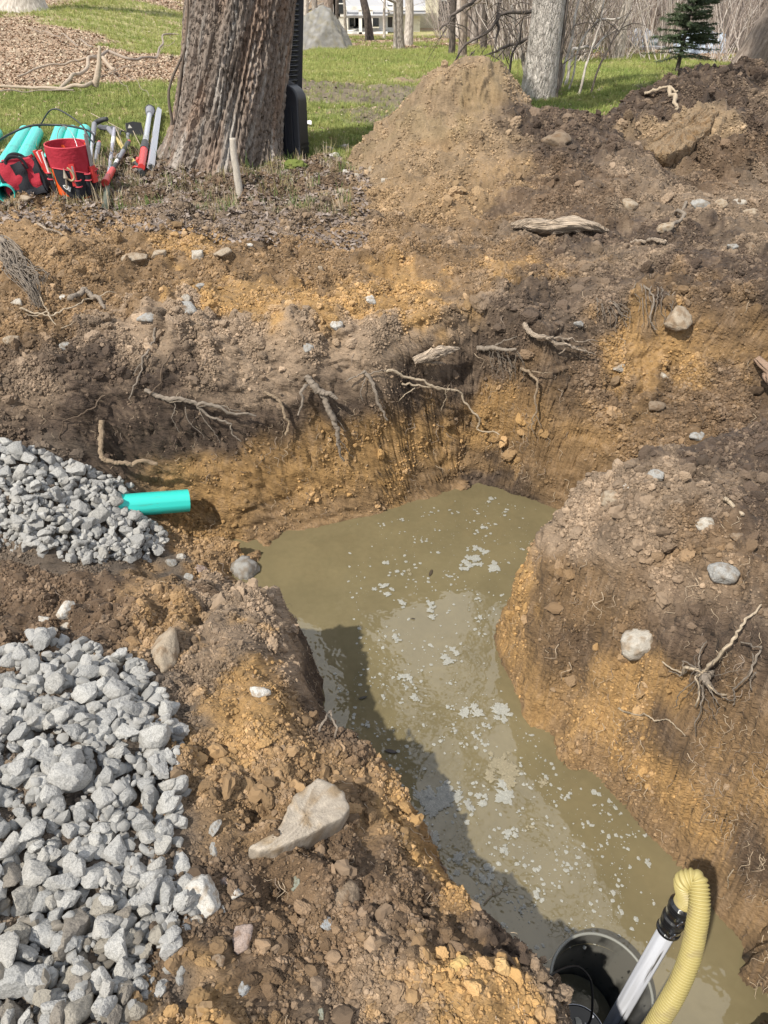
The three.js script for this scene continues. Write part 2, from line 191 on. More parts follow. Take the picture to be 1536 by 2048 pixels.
// ---- soil colours: patches of different earth, as they lie
const EARTH = { och: [.365, .222, .088], tan: [.28, .188, .1], brn: [.19, .12, .06], loam: [.072, .049, .034], crust: [.275, .202, .138], sand: [.295, .212, .128], clay: [.25, .16, .08], grey: [.185, .135, .092], umb: [.115, .075, .045], grass: [.15, .185, .04], gdry: [.34, .31, .135], leaf: [.31, .225, .15], stone: [.125, .098, .074], bare: [.19, .155, .105] };
const SEEDS = [];
function seed(k, r, ...l) { for (const [u, v] of l) { const p = hit(u, v); SEEDS.push([p.x, p.y, p.z, 1 / (r * r), EARTH[k], k]); } }
seed('grass', .5, [60, 210], [150, 230], [250, 190], [330, 200], [20, 235], [300, 260], [620, 300], [640, 230], [760, 130], [800, 90], [850, 120], [700, 110], [860, 150], [640, 270], [1090, 200], [1150, 170], [1200, 190], [1250, 170], [1180, 140], [1300, 150], [1120, 210]);
seed('gdry', .9, [250, 60], [320, 100], [200, 30], [300, 20], [330, 60], [640, 130], [700, 140], [740, 75], [820, 65], [1250, 130], [1000, 110]);
seed('leaf', .8, [60, 110], [150, 140], [40, 60], [250, 130], [120, 80], [320, 150], [200, 110], [30, 150], [920, 80], [1000, 80], [1100, 110], [1330, 110]);
seed('bare', .35, [720, 190], [700, 230], [760, 230], [660, 180], [790, 190]);
seed('umb', .3, [300, 330], [340, 350], [400, 330], [260, 350], [350, 370], [450, 380], [560, 350], [600, 330], [300, 390], [520, 390], [640, 350]);
seed('grey', .25, [420, 425], [550, 430], [350, 410], [620, 410], [700, 440], [880, 470], [500, 450]);
seed('clay', .25, [60, 450], [200, 470], [300, 460], [120, 500], [30, 420], [700, 470], [150, 430]);
seed('brn', .25, [250, 520], [100, 560], [60, 620], [30, 660], [350, 560], [560, 540], [850, 440], [950, 460], [150, 600], [700, 550], [1000, 500]);
seed('och', .2, [580, 590], [700, 600], [800, 570], [470, 580], [760, 550], [1040, 545], [880, 610], [620, 620], [350, 480]);
seed('brn', .2, [520, 520], [650, 500], [870, 520], [600, 560], [950, 560], [700, 520], [820, 500], [450, 540]);
seed('crust', .16, [560, 690], [640, 680], [450, 740], [620, 740], [500, 760], [430, 680], [700, 700], [60, 770], [860, 690], [250, 680], [330, 650], [780, 700], [930, 700], [720, 750]);
seed('loam', .17, [60, 850], [150, 830], [30, 720], [180, 720], [130, 780], [280, 850], [400, 870], [230, 900], [480, 860], [560, 850], [700, 800], [650, 790], [330, 770], [960, 720], [1000, 730], [830, 770], [930, 790], [860, 790]);
seed('och', .14, [560, 900], [650, 880], [750, 880], [850, 860], [500, 960], [600, 980], [700, 960], [800, 940], [420, 960], [900, 880], [380, 1020], [440, 1060], [960, 830], [1000, 800], [980, 870], [470, 1010], [360, 960], [880, 830], [1040, 820]);
seed('clay', .14, [850, 960], [700, 1010], [600, 1030], [920, 930], [300, 960], [520, 1050], [1060, 960], [400, 1090], [450, 1120]);
seed('loam', .12, [1010, 960], [1040, 980], [990, 950]);
seed('brn', .16, [1100, 880], [1150, 920], [1200, 900], [1100, 800], [1070, 750], [1250, 930], [1160, 830], [1310, 880], [1400, 850]);
seed('och', .18, [1250, 740], [1330, 720], [1400, 720], [1480, 720], [1230, 690], [1300, 660], [1130, 860], [1420, 690], [1290, 780], [1170, 880]);
seed('umb', .2, [1400, 800], [1500, 790], [1350, 780], [1440, 760], [1200, 780], [1130, 760], [1150, 720], [1330, 830]);
seed('loam', .22, [1100, 640], [1050, 600], [1150, 610], [1200, 640], [1300, 540], [1450, 560], [1500, 600], [1520, 520], [1250, 580], [1100, 560], [1030, 660], [1400, 520], [1230, 470], [1130, 500], [1350, 470]);
seed('brn', .2, [1480, 640], [1430, 620], [1380, 560], [1160, 540], [1520, 680]);
seed('grey', .22, [1200, 520], [1050, 470], [1260, 500], [1130, 660], [1210, 600], [980, 620], [1000, 580], [1290, 420], [1400, 430], [1500, 470], [1180, 570]);
seed('sand', .25, [900, 130], [860, 200], [820, 250], [780, 290], [950, 140], [720, 330], [1000, 250], [980, 300], [840, 160], [1050, 200], [900, 330], [760, 350], [1020, 160]);
seed('tan', .25, [950, 200], [930, 250], [900, 290], [1000, 320], [830, 360], [900, 380], [960, 350], [780, 390], [700, 380], [850, 420]);
seed('loam', .35, [1100, 240], [1120, 290], [1300, 170], [1400, 150], [1500, 150], [1230, 240], [1300, 230], [1450, 180], [1500, 220], [1250, 280], [1150, 280], [1080, 230]);
seed('umb', .25, [1150, 320], [1200, 360], [1100, 350], [1430, 310], [1380, 310], [1500, 300], [1170, 400], [1080, 400], [1460, 350]);
seed('sand', .17, [1370, 250], [1400, 235], [1340, 270], [1310, 295], [1385, 232], [1350, 250], [1415, 228]);
seed('grey', .25, [1300, 370], [1350, 390], [1450, 390], [1520, 380], [1250, 400], [1270, 320], [1520, 200]);
seed('umb', .14, [60, 1160], [120, 1200], [40, 1240], [200, 1170], [260, 1230], [100, 1180], [20, 1290], [180, 1260]);
seed('clay', .1, [330, 1200], [250, 1280], [300, 1170], [280, 1150], [340, 1250]);
seed('och', .1, [300, 1230], [480, 1400], [430, 1450], [500, 1350], [420, 1520], [460, 1320], [520, 1440], [800, 1580], [830, 1640], [780, 1530], [860, 1740]);
seed('crust', .09, [530, 1220], [500, 1200], [560, 1250], [420, 1190], [480, 1180], [570, 1290], [590, 1370]);
seed('grey', .09, [420, 1300], [410, 1320], [450, 1260]);
seed('clay', .11, [420, 1600], [500, 1550], [560, 1500], [640, 1530], [450, 1640], [600, 1450], [550, 1400], [700, 1560], [380, 1490], [760, 1600]);
seed('umb', .12, [560, 1750], [650, 1720], [750, 1750], [600, 1850], [480, 1850], [820, 1830], [500, 1980], [700, 1850], [420, 1930], [400, 1780], [600, 1960], [880, 1850], [640, 1450], [700, 1500]);
seed('brn', .11, [540, 1690], [750, 1680], [600, 1780], [700, 1950], [430, 1720], [560, 1900], [840, 1780]);
seed('loam', .09, [640, 1400], [670, 1460], [620, 1360], [860, 1780], [960, 1840], [800, 1720]);
seed('och', .1, [950, 1980], [900, 1930], [1020, 1960], [880, 2010], [1050, 2030], [970, 2040], [380, 2040], [460, 2030]);
seed('grey', .08, [1080, 1930], [780, 1880], [830, 1900], [1110, 1970], [740, 1860], [650, 2020], [760, 2000]);
seed('stone', .2, [100, 1700], [200, 1600], [80, 1500], [250, 1400], [100, 1900], [300, 1700], [200, 1900], [60, 1000], [150, 1000], [250, 1100], [250, 1050], [50, 940]);
seed('crust', .12, [1200, 960], [1250, 1020], [1170, 1000], [1180, 1070], [1250, 1090], [1350, 960], [1420, 1150], [1110, 1060], [1350, 1180]);
seed('grey', .12, [1300, 1050], [1450, 950], [1480, 1200], [1330, 1000], [1280, 950], [1400, 1000], [1220, 1130]);
seed('umb', .1, [1380, 1060], [1480, 1050], [1300, 1140], [1420, 1220], [1230, 1050], [1500, 1160], [1340, 1230]);
seed('loam', .13, [1450, 900], [1520, 900], [1520, 980], [1400, 1020], [1520, 1100], [1480, 1330], [1440, 1280], [1530, 1350], [1380, 1300], [1400, 940]);
seed('brn', .14, [1400, 1080], [1470, 1130], [1110, 1150], [1090, 1200], [1150, 1180], [1200, 1200], [1250, 1180], [1080, 1280], [1150, 1350], [1350, 1090], [1500, 1400], [1450, 1430], [1400, 1480], [1520, 1480]);
seed('umb', .1, [1150, 1290], [1120, 1300], [1330, 1480], [1300, 1470], [1280, 1200], [1220, 1300], [1450, 1500], [1530, 1650], [1500, 1750], [1350, 1270]);
seed('och', .11, [1050, 1160], [1020, 1220], [1200, 1350], [1250, 1380], [1100, 1390], [1230, 1430], [1180, 1440], [1270, 1520], [1350, 1600], [1420, 1640], [1300, 1560], [1060, 1340], [1500, 1580], [1480, 1520], [1330, 1380]);
seed('clay', .09, [1220, 1530], [1280, 1600], [1340, 1680], [1420, 1760], [1500, 1830], [1120, 1430], [1400, 1560], [1040, 1370], [1400, 1700]);
const SEED_N = SEEDS.length;
// a lookup of nearby seeds, so that a point only asks its neighbours
const SC = 0.5, seedGrid = new Map();
SEEDS.forEach((s, i) => { const R = Math.min(3, 2.6 / Math.sqrt(s[3])), a0 = Math.floor((s[0] - R) / SC), a1 = Math.floor((s[0] + R) / SC), b0 = Math.floor((s[2] - R) / SC), b1 = Math.floor((s[2] + R) / SC); for (let a = a0; a <= a1; a++) for (let b = b0; b <= b1; b++) { const k = a * 4096 + b; (seedGrid.get(k) ?? seedGrid.set(k, []).get(k)).push(i); } });
const earthAt = { c: [0, 0, 0], green: 0, leaf: 0, stone: 0 };
function earth(x, y, z, far) {
  const wsc = far ? 1.2 : 4.2, amp = far ? 0.5 : .26 * (z < -3.3 ? 1.3 : .75);
  const wx = x + amp * fbm3(x * wsc, y * wsc, z * wsc, 4), wy = y + amp * 0.5 * fbm3(z * wsc + 40, x * wsc, y * wsc, 3), wz = z + amp * fbm3(x * wsc + 20, z * wsc, y * wsc + 9, 4);
  let W = 0, r = 0, g = 0, b = 0, gr = 0, lf = 0, st = 0;
  const L = seedGrid.get(Math.floor(wx / SC) * 4096 + Math.floor(wz / SC));
  if (L) for (const i of L) { const s = SEEDS[i], d = ((wx - s[0]) ** 2 + (wy - s[1]) ** 2 + (wz - s[2]) ** 2) * s[3]; if (d > 7) continue; const w = Math.exp(-d * 2.2) + 1e-6, c = s[4]; W += w; r += w * c[0]; g += w * c[1]; b += w * c[2]; if (s[5] === 'grass') gr += w; else if (s[5] === 'gdry') { gr += w * 0.75; } else if (s[5] === 'leaf') lf += w; else if (s[5] === 'bare') gr += w * 0.2; else if (s[5] === 'stone') st += w; }
  const E = earthAt, wf = 2e-5; // beyond the patches: meadow and leaf litter far off, brown earth close by
  const farGrass = z < -5.6 ? smooth(-0.25, 0.3, fbm2(x * 0.25 + 9, z * 0.25, 3) + (z > -24 && x > -2 && x < 6 ? 0.4 : -0.15)) : 0, D = z < -5.6 ? [lerp(EARTH.leaf[0], EARTH.gdry[0], farGrass), lerp(EARTH.leaf[1], EARTH.gdry[1], farGrass), lerp(EARTH.leaf[2], EARTH.gdry[2], farGrass)] : EARTH.umb;
  W += wf; E.c[0] = (r + wf * D[0]) / W; E.c[1] = (g + wf * D[1]) / W; E.c[2] = (b + wf * D[2]) / W; E.green = (gr + wf * farGrass) / W; E.leaf = (lf + wf * (z < -5.6 ? 1 - farGrass : 0)) / W; E.stone = st / W;
  return E;
}
const inPoly = (P, x, z) => { let c = false; for (let i = 0, j = P.length - 1; i < P.length; j = i++) if ((P[i].z > z) !== (P[j].z > z) && x < (P[j].x - P[i].x) * (z - P[i].z) / (P[j].z - P[i].z) + P[i].x) c = !c; return c; };
const coneP = [[690, 325], [760, 350], [830, 375], [930, 390], [1010, 360], [1045, 320], [1060, 260], [1066, 215]].map(([u, v]) => hit(u, v)).concat([V(2.1, 1, -6.9), V(1.9, 1, -7.5), V(.9, 1, -7.6), V(.2, 1, -7.4), V(-.2, 1, -6.9)]);
const heapP = [[1215, 240], [1225, 275], [1290, 310], [1345, 345], [1440, 348], [1536, 345], [1700, 360]].map(([u, v]) => hit(u, v)).concat([V(5.6, 1, -6.5), V(5.9, 1, -8.6), V(4.6, 1, -9), V(3.2, 1, -8.8), V(2.5, 1, -8.2)]);
// ---- the grid itself: fine where the digging is, coarser away
function axis(a0, a1, f0, f1, step, grow, most) { const l = []; let x = f0, s = step; const left = []; while (x > a0) { s = Math.min(s * grow, most(x)); x -= s; left.push(x); } left.reverse(); l.push(...left); for (x = f0; x < f1; x += step) l.push(x); s = step; while (x < a1) { l.push(x); s = Math.min(s * grow, most(x)); x += s; } l.push(a1); return l; }
const GX = axis(-130, 130, -2.3, 2.5, 0.0125, 1.03, () => 12), GZ = axis(-230, 8, -3.6, -0.3, 0.0125, 1.0095, () => 10);
{ const fine = []; for (let i = 0; i < GZ.length - 1; i++) { const a = GZ[i], b = GZ[i + 1], n = a > -3.5 && a < -2.8 ? 3 : 1; for (let k = 0; k < n; k++) fine.push(lerp(a, b, k / n)); } fine.push(GZ[GZ.length - 1]); GZ.splice(0, GZ.length, ...fine); }   // closer rows down the cut face
{ const fine = []; for (let i = 0; i < GX.length - 1; i++) { const a = GX[i], b = GX[i + 1], n = a > .3 && a < 1.35 ? 2 : 1; for (let k = 0; k < n; k++) fine.push(lerp(a, b, k / n)); } fine.push(GX[GX.length - 1]); GX.splice(0, GX.length, ...fine); }   // and closer columns across the right bank
const NX = GX.length, NZ = GZ.length;
console.log('grid', NX, NZ, NX * NZ);
const GP = new Float32Array(NX * NZ * 3), GC = new Float32Array(NX * NZ * 3), GU = new Float32Array(NX * NZ * 2), GREEN = new Float32Array(NX * NZ), LEAF = new Float32Array(NX * NZ), STONE = new Float32Array(NX * NZ), SLOPE = new Float32Array(NX * NZ);
const cellular = (x, y, z, f) => { // rounded lumps
  x *= f; y *= f; z *= f; const xi = Math.floor(x), yi = Math.floor(y), zi = Math.floor(z); let m = 9; for (let a = -1; a <= 1; a++) for (let b = -1; b <= 1; b++) for (let c = -1; c <= 1; c++) { const X = xi + a, Y = yi + b, Z = zi + c; let h = Math.imul(X, 374761393) ^ Math.imul(Y, 668265263) ^ Math.imul(Z, 1274126177); h = Math.imul(h ^ h >>> 13, 1274126177); const dx = X + (h & 255) / 255 - x, dy = Y + (h >> 8 & 255) / 255 - y, dz = Z + (h >> 16 & 255) / 255 - z, d = dx * dx + dy * dy + dz * dz; if (d < m) m = d; } return Math.sqrt(m); };
for (let j = 0; j < NZ; j++) for (let i = 0; i < NX; i++) {
  const x = GX[i], z = GZ[j], k = j * NX + i, h = baseH(x, z), e = 0.03, sx = (baseH(x + e, z) - baseH(x - e, z)) / (2 * e), sz = (baseH(x, z + e) - baseH(x, z - e)) / (2 * e), l = Math.hypot(sx, 1, sz);
  const far = z < -9 || Math.abs(x) > 5, E = earth(x, h, z, z < -5.4);
  if (z < -4.8 && z > -9.3) { const q = inPoly(coneP, x, z) ? EARTH.sand : inPoly(heapP, x, z) ? EARTH.loam : null; if (q) { const f = Math.min(1, 3 * (E.green + E.leaf)); for (let n = 0; n < 3; n++) E.c[n] = lerp(E.c[n], q[n], f); E.green = E.leaf = 0; } }
  const soil = clamp(1 - E.green - E.leaf) * (1 - E.stone * .6), steep = clamp((l - 1.25) / 1.2);
  GREEN[k] = E.green; LEAF[k] = E.leaf; STONE[k] = E.stone; SLOPE[k] = steep;
  let d = 0;
  if (!far || z > -30) {
    const a = soil * (z < -4 ? 1 : 1);
    if (a > 0.02 && Math.abs(x) < 7) {
      const near = z > -4.2;
      const rough = lerp(1, .45, steep) * (0.25 + 1.05 * smooth(-.35, .35, fbm3(x * 1.9 + 7, h * 1.9, z * 1.9, 2)));
      const flat = 1 - steep, cone = inPoly(coneP, x, z) ? .95 : inPoly(heapP, x, z) ? 1.7 : 1;
      d += cone * a * ((0.02 + 0.05 * flat) * fbm3(x * 2.2, h * 2.2, z * 2.2, 2) + (.014 + .04 * flat) * rough * fbm3(x * 6.5, h * 6.5, z * 6.5, 3));
      d += cone * a * (.014 + 0.04 * flat) * rough * (0.55 - cellular(x, h, z, 9));
      d += a * (.008 + .022 * flat) * rough * (0.55 - cellular(x + 5, h, z, 24));
      if (near) d += a * (.006 + .008 * flat) * fbm3(x * 28, h * 28, z * 28, 2);
      if (near && steep > .1) { const cr = Math.abs(nz3(x * 5 + 3, h * 7, z * 5)), c2 = Math.abs(nz3(x * 11 + 8, h * 12, z * 11)); d -= steep * a * (.016 * smooth(.09, .0, cr) + .008 * smooth(.1, 0, c2)); d += steep * a * .02 * (.5 - cellular(x + 2, h * 1.2, z, 6.5)); d += steep * a * .009 * nz3(x * 3.5, h * 16, z * 3.5); } // cracks and the scrape marks of the bucket
    } else d += 0.02 * fbm2(x * 3, z * 3, 3);
  }
  if (z < -14) d = 0.05 * fbm2(x * .6, z * .6, 3);
  const under = h < -.02 ? .3 : 1; d *= under;
  GP[k * 3] = x - sx / l * d; GP[k * 3 + 1] = h + d / l; GP[k * 3 + 2] = z - sz / l * d;
  // tone: mixed earth, dried crumbs, roots
  const m1 = fbm3(x * 7, h * 7, z * 7, 3), m2 = fbm3(x * 31 + 9, h * 31, z * 31, 2), m3 = fbm3(x * 2.6 + 3, h * 2.6, z * 2.6, 2);
  const t = 1 + soil * (0.38 * m1 + 0.42 * m2 + 0.3 * m3) + (1 - soil) * (.3 * m1 + .25 * m3), dry = soil * smooth(.12, .42, m2 + m1 * .5) * .35;
  for (let n = 0; n < 3; n++) GC[k * 3 + n] = clamp(lerp(E.c[n] * clamp(t, .35, 1.9), EARTH.crust[n], dry), .01, .8);
  GU[k * 2] = x + GP[k * 3 + 1] * .8; GU[k * 2 + 1] = -z + GP[k * 3 + 1] * .9;
}
// ---- surfaces
const soilBump = noiseTex(1024, (u, v) => .5 + .55 * tile(u, v, 14, 4, 1) + .25 * (Math.abs(tile(u, v, 60, 2, 4)) - .2));
const soilMap = noiseTex(1024, (u, v) => { const a = tile(u, v, 40, 2, 6), b = tile(u, v, 130, 1, 9); const t = clamp(.78 + .3 * a + .35 * b, .35, 1); return [t, t * .985, t * .965]; });
for (const t of [soilBump, soilMap]) t.repeat.set(1.35, 1.35);
const soilMat = new THREE.MeshStandardMaterial({ vertexColors: true, roughness: .96, bumpMap: soilBump, bumpScale: .016, map: soilMap });
const lawnMat = new THREE.MeshStandardMaterial({ vertexColors: true, roughness: 1, bumpMap: soilBump, bumpScale: .02 });
const parts = { ground: [], lawn: [], sand: [], heap: [] };
for (let j = 0; j < NZ - 1; j++) for (let i = 0; i < NX - 1; i++) {
  const a = j * NX + i, b = a + 1, c = a + NX, d = c + 1, x = GP[a * 3], y = GP[a * 3 + 1], z = GP[a * 3 + 2];
  if (y < -.16 && GP[d * 3 + 1] < -.16) { /* bed stays part of the ground */ }
  const to = inPoly(coneP, x, z) ? parts.sand : inPoly(heapP, x, z) ? parts.heap : GREEN[a] + LEAF[a] > .5 ? parts.lawn : parts.ground;
  to.push(a, c, b, b, c, d);
}
const gridGeo = new THREE.BufferGeometry();
gridGeo.setAttribute('position', new THREE.BufferAttribute(GP, 3)); gridGeo.setIndex([].concat()); 
const GN = new Float32Array(NX * NZ * 3);
for (let j = 0; j < NZ; j++) for (let i = 0; i < NX; i++) { const k = (j * NX + i) * 3, l = (j * NX + Math.max(0, i - 1)) * 3, r = (j * NX + Math.min(NX - 1, i + 1)) * 3, u = (Math.max(0, j - 1) * NX + i) * 3, d = (Math.min(NZ - 1, j + 1) * NX + i) * 3; const ax = GP[r] - GP[l], ay = GP[r + 1] - GP[l + 1], az = GP[r + 2] - GP[l + 2], bx = GP[d] - GP[u], by = GP[d + 1] - GP[u + 1], bz = GP[d + 2] - GP[u + 2]; const x = by * az - bz * ay, y = bz * ax - bx * az, z = bx * ay - by * ax, n = Math.hypot(x, y, z) || 1; GN[k] = x / n; GN[k + 1] = y / n; GN[k + 2] = z / n; }
function sheet(name, tri, mat) {
  const map = new Map(), idx = new Uint32Array(tri.length), p = [], n = [], c = [], u = [];
  for (let q = 0; q < tri.length; q++) { const k = tri[q]; let m = map.get(k); if (m === undefined) { m = map.size; map.set(k, m); p.push(GP[k * 3], GP[k * 3 + 1], GP[k * 3 + 2]); n.push(GN[k * 3], GN[k * 3 + 1], GN[k * 3 + 2]); c.push(GC[k * 3], GC[k * 3 + 1], GC[k * 3 + 2]); u.push(GU[k * 2], GU[k * 2 + 1]); } idx[q] = m; }
  const g = new THREE.BufferGeometry(); g.setAttribute('position', new THREE.Float32BufferAttribute(p, 3)); g.setAttribute('normal', new THREE.Float32BufferAttribute(n, 3)); g.setAttribute('color', new THREE.Float32BufferAttribute(c, 3)); g.setAttribute('uv', new THREE.Float32BufferAttribute(u, 2)); g.setIndex(new THREE.BufferAttribute(idx, 1));
  return mesh(name, g, mat);
}
sheet('ground', parts.ground, soilMat).userData.kind = 'structure';
sheet('lawn', parts.lawn, lawnMat).userData.kind = 'structure';
tag(sheet('sand_pile', parts.sand, soilMat), 'tall pale cone of dug sand with a flat crest', 'sand pile');
tag(sheet('topsoil_heap', parts.heap, soilMat), 'long heap of dark crumbly topsoil at the right edge', 'soil heap');

// ---- the murky water
const waterBump = noiseTex(512, (u, v) => .5 + .5 * tile(u, v, 5, 4, 12));
waterBump.repeat.set(1, 1);
const siltTex = noiseTex(1024, (u, v) => { const a = tile(u, v, 3, 3, 14), b = tile(u, v, 4, 3, 15), U = u + .09 * a, W = v + .09 * b, t = .84 + .2 * tile(((U % 1) + 1) % 1, ((W % 1) + 1) % 1, 4, 4, 16) + .08 * tile(u, v, 40, 2, 17); return [t, t * .995, t * .98]; });
siltTex.repeat.set(.55, .55);
const waterMat = new THREE.MeshPhysicalMaterial({ color: lin(.18, .15, .082), map: siltTex, roughness: .025, ior: 1.6, bumpMap: waterBump, bumpScale: .0022, specularIntensity: 1 });
{
  const P = [[-1.2, -2.2], [-1.2, -3.1], [-.4, -3.35], [.3, -3.7], [.9, -3.6], [1.1, -2.6], [.8, -2.0], [1.1, -1.5], [1.9, -.8], [2.0, .1], [.7, .2], [.3, -.6], [-.3, -1.3], [-.6, -1.9]];
  const S = new THREE.Shape(P.map(([x, z]) => new THREE.Vector2(x, -z))), c = atH(1203, 1978, .05), hole = new THREE.Path(); hole.absellipse(c.x - .003, -c.z, .138, .138, 0, Math.PI * 2); S.holes.push(hole);   // the pail stands in the water
  const g = new THREE.ShapeGeometry(S, 48).rotateX(-Math.PI / 2);
  mesh('water', g, waterMat).userData.kind = 'structure';
}
const surfPts = []; // random points on the finished soil, by area
function scatter(count, want, seedN) { // want(k) -> relative density at grid vertex k
  const R = mulberry(seedN), cum = [], cells = []; let s = 0;
  for (let j = 0; j < NZ - 1; j++) { if (GZ[j] < -60 || GZ[j] > .2) continue; for (let i = 0; i < NX - 1; i++) { const k = j * NX + i, w = want(k); if (w <= 0) continue; const dx = GX[i + 1] - GX[i], dz = GZ[j + 1] - GZ[j], y0 = GP[k * 3 + 1], y1 = GP[(k + 1) * 3 + 1], y2 = GP[(k + NX) * 3 + 1]; const A = Math.hypot(dx, Math.min(.2, Math.abs(y1 - y0))) * Math.hypot(dz, Math.min(.2, Math.abs(y2 - y0))); s += A * w; cum.push(s); cells.push(k); } }
  const out = [];
  for (let n = 0; n < count; n++) { const q = R() * s; let lo = 0, hi = cum.length - 1; while (lo < hi) { const m = lo + hi >> 1; cum[m] < q ? lo = m + 1 : hi = m; } const k = cells[lo], a = R(), b = R(), B = (o, A) => lerp(lerp(A[k * 3 + o], A[(k + 1) * 3 + o], a), lerp(A[(k + NX) * 3 + o], A[(k + NX + 1) * 3 + o], a), b); out.push({ x: B(0, GP), y: B(1, GP), z: B(2, GP), n: V(B(0, GN), B(1, GN), B(2, GN)), k, c: [GC[k * 3], GC[k * 3 + 1], GC[k * 3 + 2]] }); }
  return out;
}
const inView = (x, y, z, pad = 60) => { const dy = y - EYE, f = -dy * SP - z * CP, up = dy * CP - z * SP * 1; if (f < .2) return false; const u = 768 + FOC * x / f, v = 1024 - FOC * (dy * CP + -z * SP) / f; return u > -pad && u < 1536 + pad && v > -pad && v < 2048 + pad; };

// the finished surface, as built
const find = (A, x) => { let lo = 0, hi = A.length - 2; while (lo < hi) { const m = lo + hi + 1 >> 1; A[m] <= x ? lo = m : hi = m - 1; } return lo; };
function surf(x, z, A = GP, o = 1) { const i = find(GX, x), j = find(GZ, z), a = clamp((x - GX[i]) / (GX[i + 1] - GX[i])), b = clamp((z - GZ[j]) / (GZ[j + 1] - GZ[j])), k = (j * NX + i) * 3 + o; return lerp(lerp(A[k], A[k + 3], a), lerp(A[k + NX * 3], A[k + NX * 3 + 3], a), b); }
const surfN = (x, z) => V(surf(x, z, GN, 0), surf(x, z, GN, 1), surf(x, z, GN, 2)).normalize();
function spot(u, v) { const r = ray(u, v).normalize(); let t = .6, last = t; for (let k = 0; k < 3000; k++) { if (EYE + r.y * t < surf(r.x * t, r.z * t)) { let a = last, b = t; for (let n = 0; n < 20; n++) { const m = (a + b) / 2; EYE + r.y * m < surf(r.x * m, r.z * m) ? b = m : a = m; } return V(r.x * b, EYE + r.y * b, r.z * b); } last = t; t += .006 + t * .0025; } return V(r.x * t, EYE + r.y * t, r.z * t); }
const depthOf = p => -(p.y - EYE) * SP - p.z * CP, pxToM = (p, px) => px * depthOf(p) / FOC;
// ---------------------------------------------------------------- crumbs and clods of earth lying loose on the soil (nobody could count them)
const crumbBump = noiseTex(256, (u, v) => .5 + .6 * tile(u, v, 12, 4, 3)); crumbBump.repeat.set(6, 6);
const crumbMat = new THREE.MeshStandardMaterial({ roughness: 1 });
function clodGeo(sd, detail = 1, amp = .3) { const g0 = new THREE.IcosahedronGeometry(1, detail), g1 = new THREE.BufferGeometry(); g1.setAttribute('position', g0.attributes.position); const g = mergeVertices(g1, 1e-4), p = g.attributes.position; for (let i = 0; i < p.count; i++) { const x = p.getX(i), y = p.getY(i), z = p.getZ(i), t = 1 + amp * (fbm3(x * 1.1 + sd * 9, y * 1.1, z * 1.1, 2) * 1.6) - amp * .5 * cellular(x + sd * 3 + 20, y + 20, z + 20, 1.7); p.setXYZ(i, x * t, y * t * .8, z * t); } const f = g.toNonIndexed(); f.computeVertexNormals(); return f; }
function instanced(name, geo, mat, list, label) { const m = new THREE.InstancedMesh(geo, mat, list.length), M = new THREE.Matrix4(), q = new THREE.Quaternion(), c = new THREE.Color(); m.name = numbered(name); list.forEach((o, i) => { M.compose(o.p, o.q, o.s); m.setMatrixAt(i, M); if (o.c) m.setColorAt(i, c.setRGB(...o.c)); }); m.castShadow = m.receiveShadow = true; m.userData.kind = 'stuff'; if (label) { m.userData.label = label; } scene.add(m); return m; }
{
  const R = mulberry(77), variants = [0, 1, 2, 3].map(k => clodGeo(k + 1, 1, .42)), lists = variants.map(() => []);
  const want = k => { const x = GP[k * 3], y = GP[k * 3 + 1], z = GP[k * 3 + 2]; if (y < .02 || z < -9 || !inView(x, y, z)) return 0; const soil = clamp(1 - GREEN[k] * 2.2 - LEAF[k] * 2 - STONE[k] * .7); if (soil <= 0) return 0; const d2 = x * x + (y - EYE) ** 2 + z * z, patch = smooth(-.3, .35, fbm2(x * 2.4 + 50, z * 3.1 + y * 2, 3)); return soil * (inPoly(coneP, x, z) ? .25 : 1) * (1 - .97 * SLOPE[k]) * (.03 + patch * patch * 1.2) / (d2 + 1); };
  for (const s of scatter(300000, want, 5)) {
    const d = Math.hypot(s.x, s.y - EYE, s.z), u = R(); let r = .0018 + .0008 * d + .006 * Math.pow(u, 9) + (u > .997 ? R() * .016 : 0); r *= .55 + .75 * R(); const rd = R(), rt = R();
    const t = .65 + .7 * R(), dry = R() < .22 ? .55 : .05, c = s.c.map((v, n) => clamp(lerp(v * t, EARTH.crust[n] * (.8 + .3 * rt), dry * rd), .015, .6));
    lists[Math.floor(R() * 4)].push({ p: V(s.x, s.y, s.z).addScaledVector(s.n, r * .35), q: new THREE.Quaternion().setFromEuler(new THREE.Euler(R() * 6.3, R() * 6.3, R() * 6.3)), s: V(r * (.8 + .5 * R()), r * (.75 + .35 * R()), r * (.8 + .5 * R())), c });
  }
  variants.forEach((g, k) => instanced('soil_crumbs', g, crumbMat, lists[k], 'loose crumbs and clods of soil strewn over the dug ground'));
}

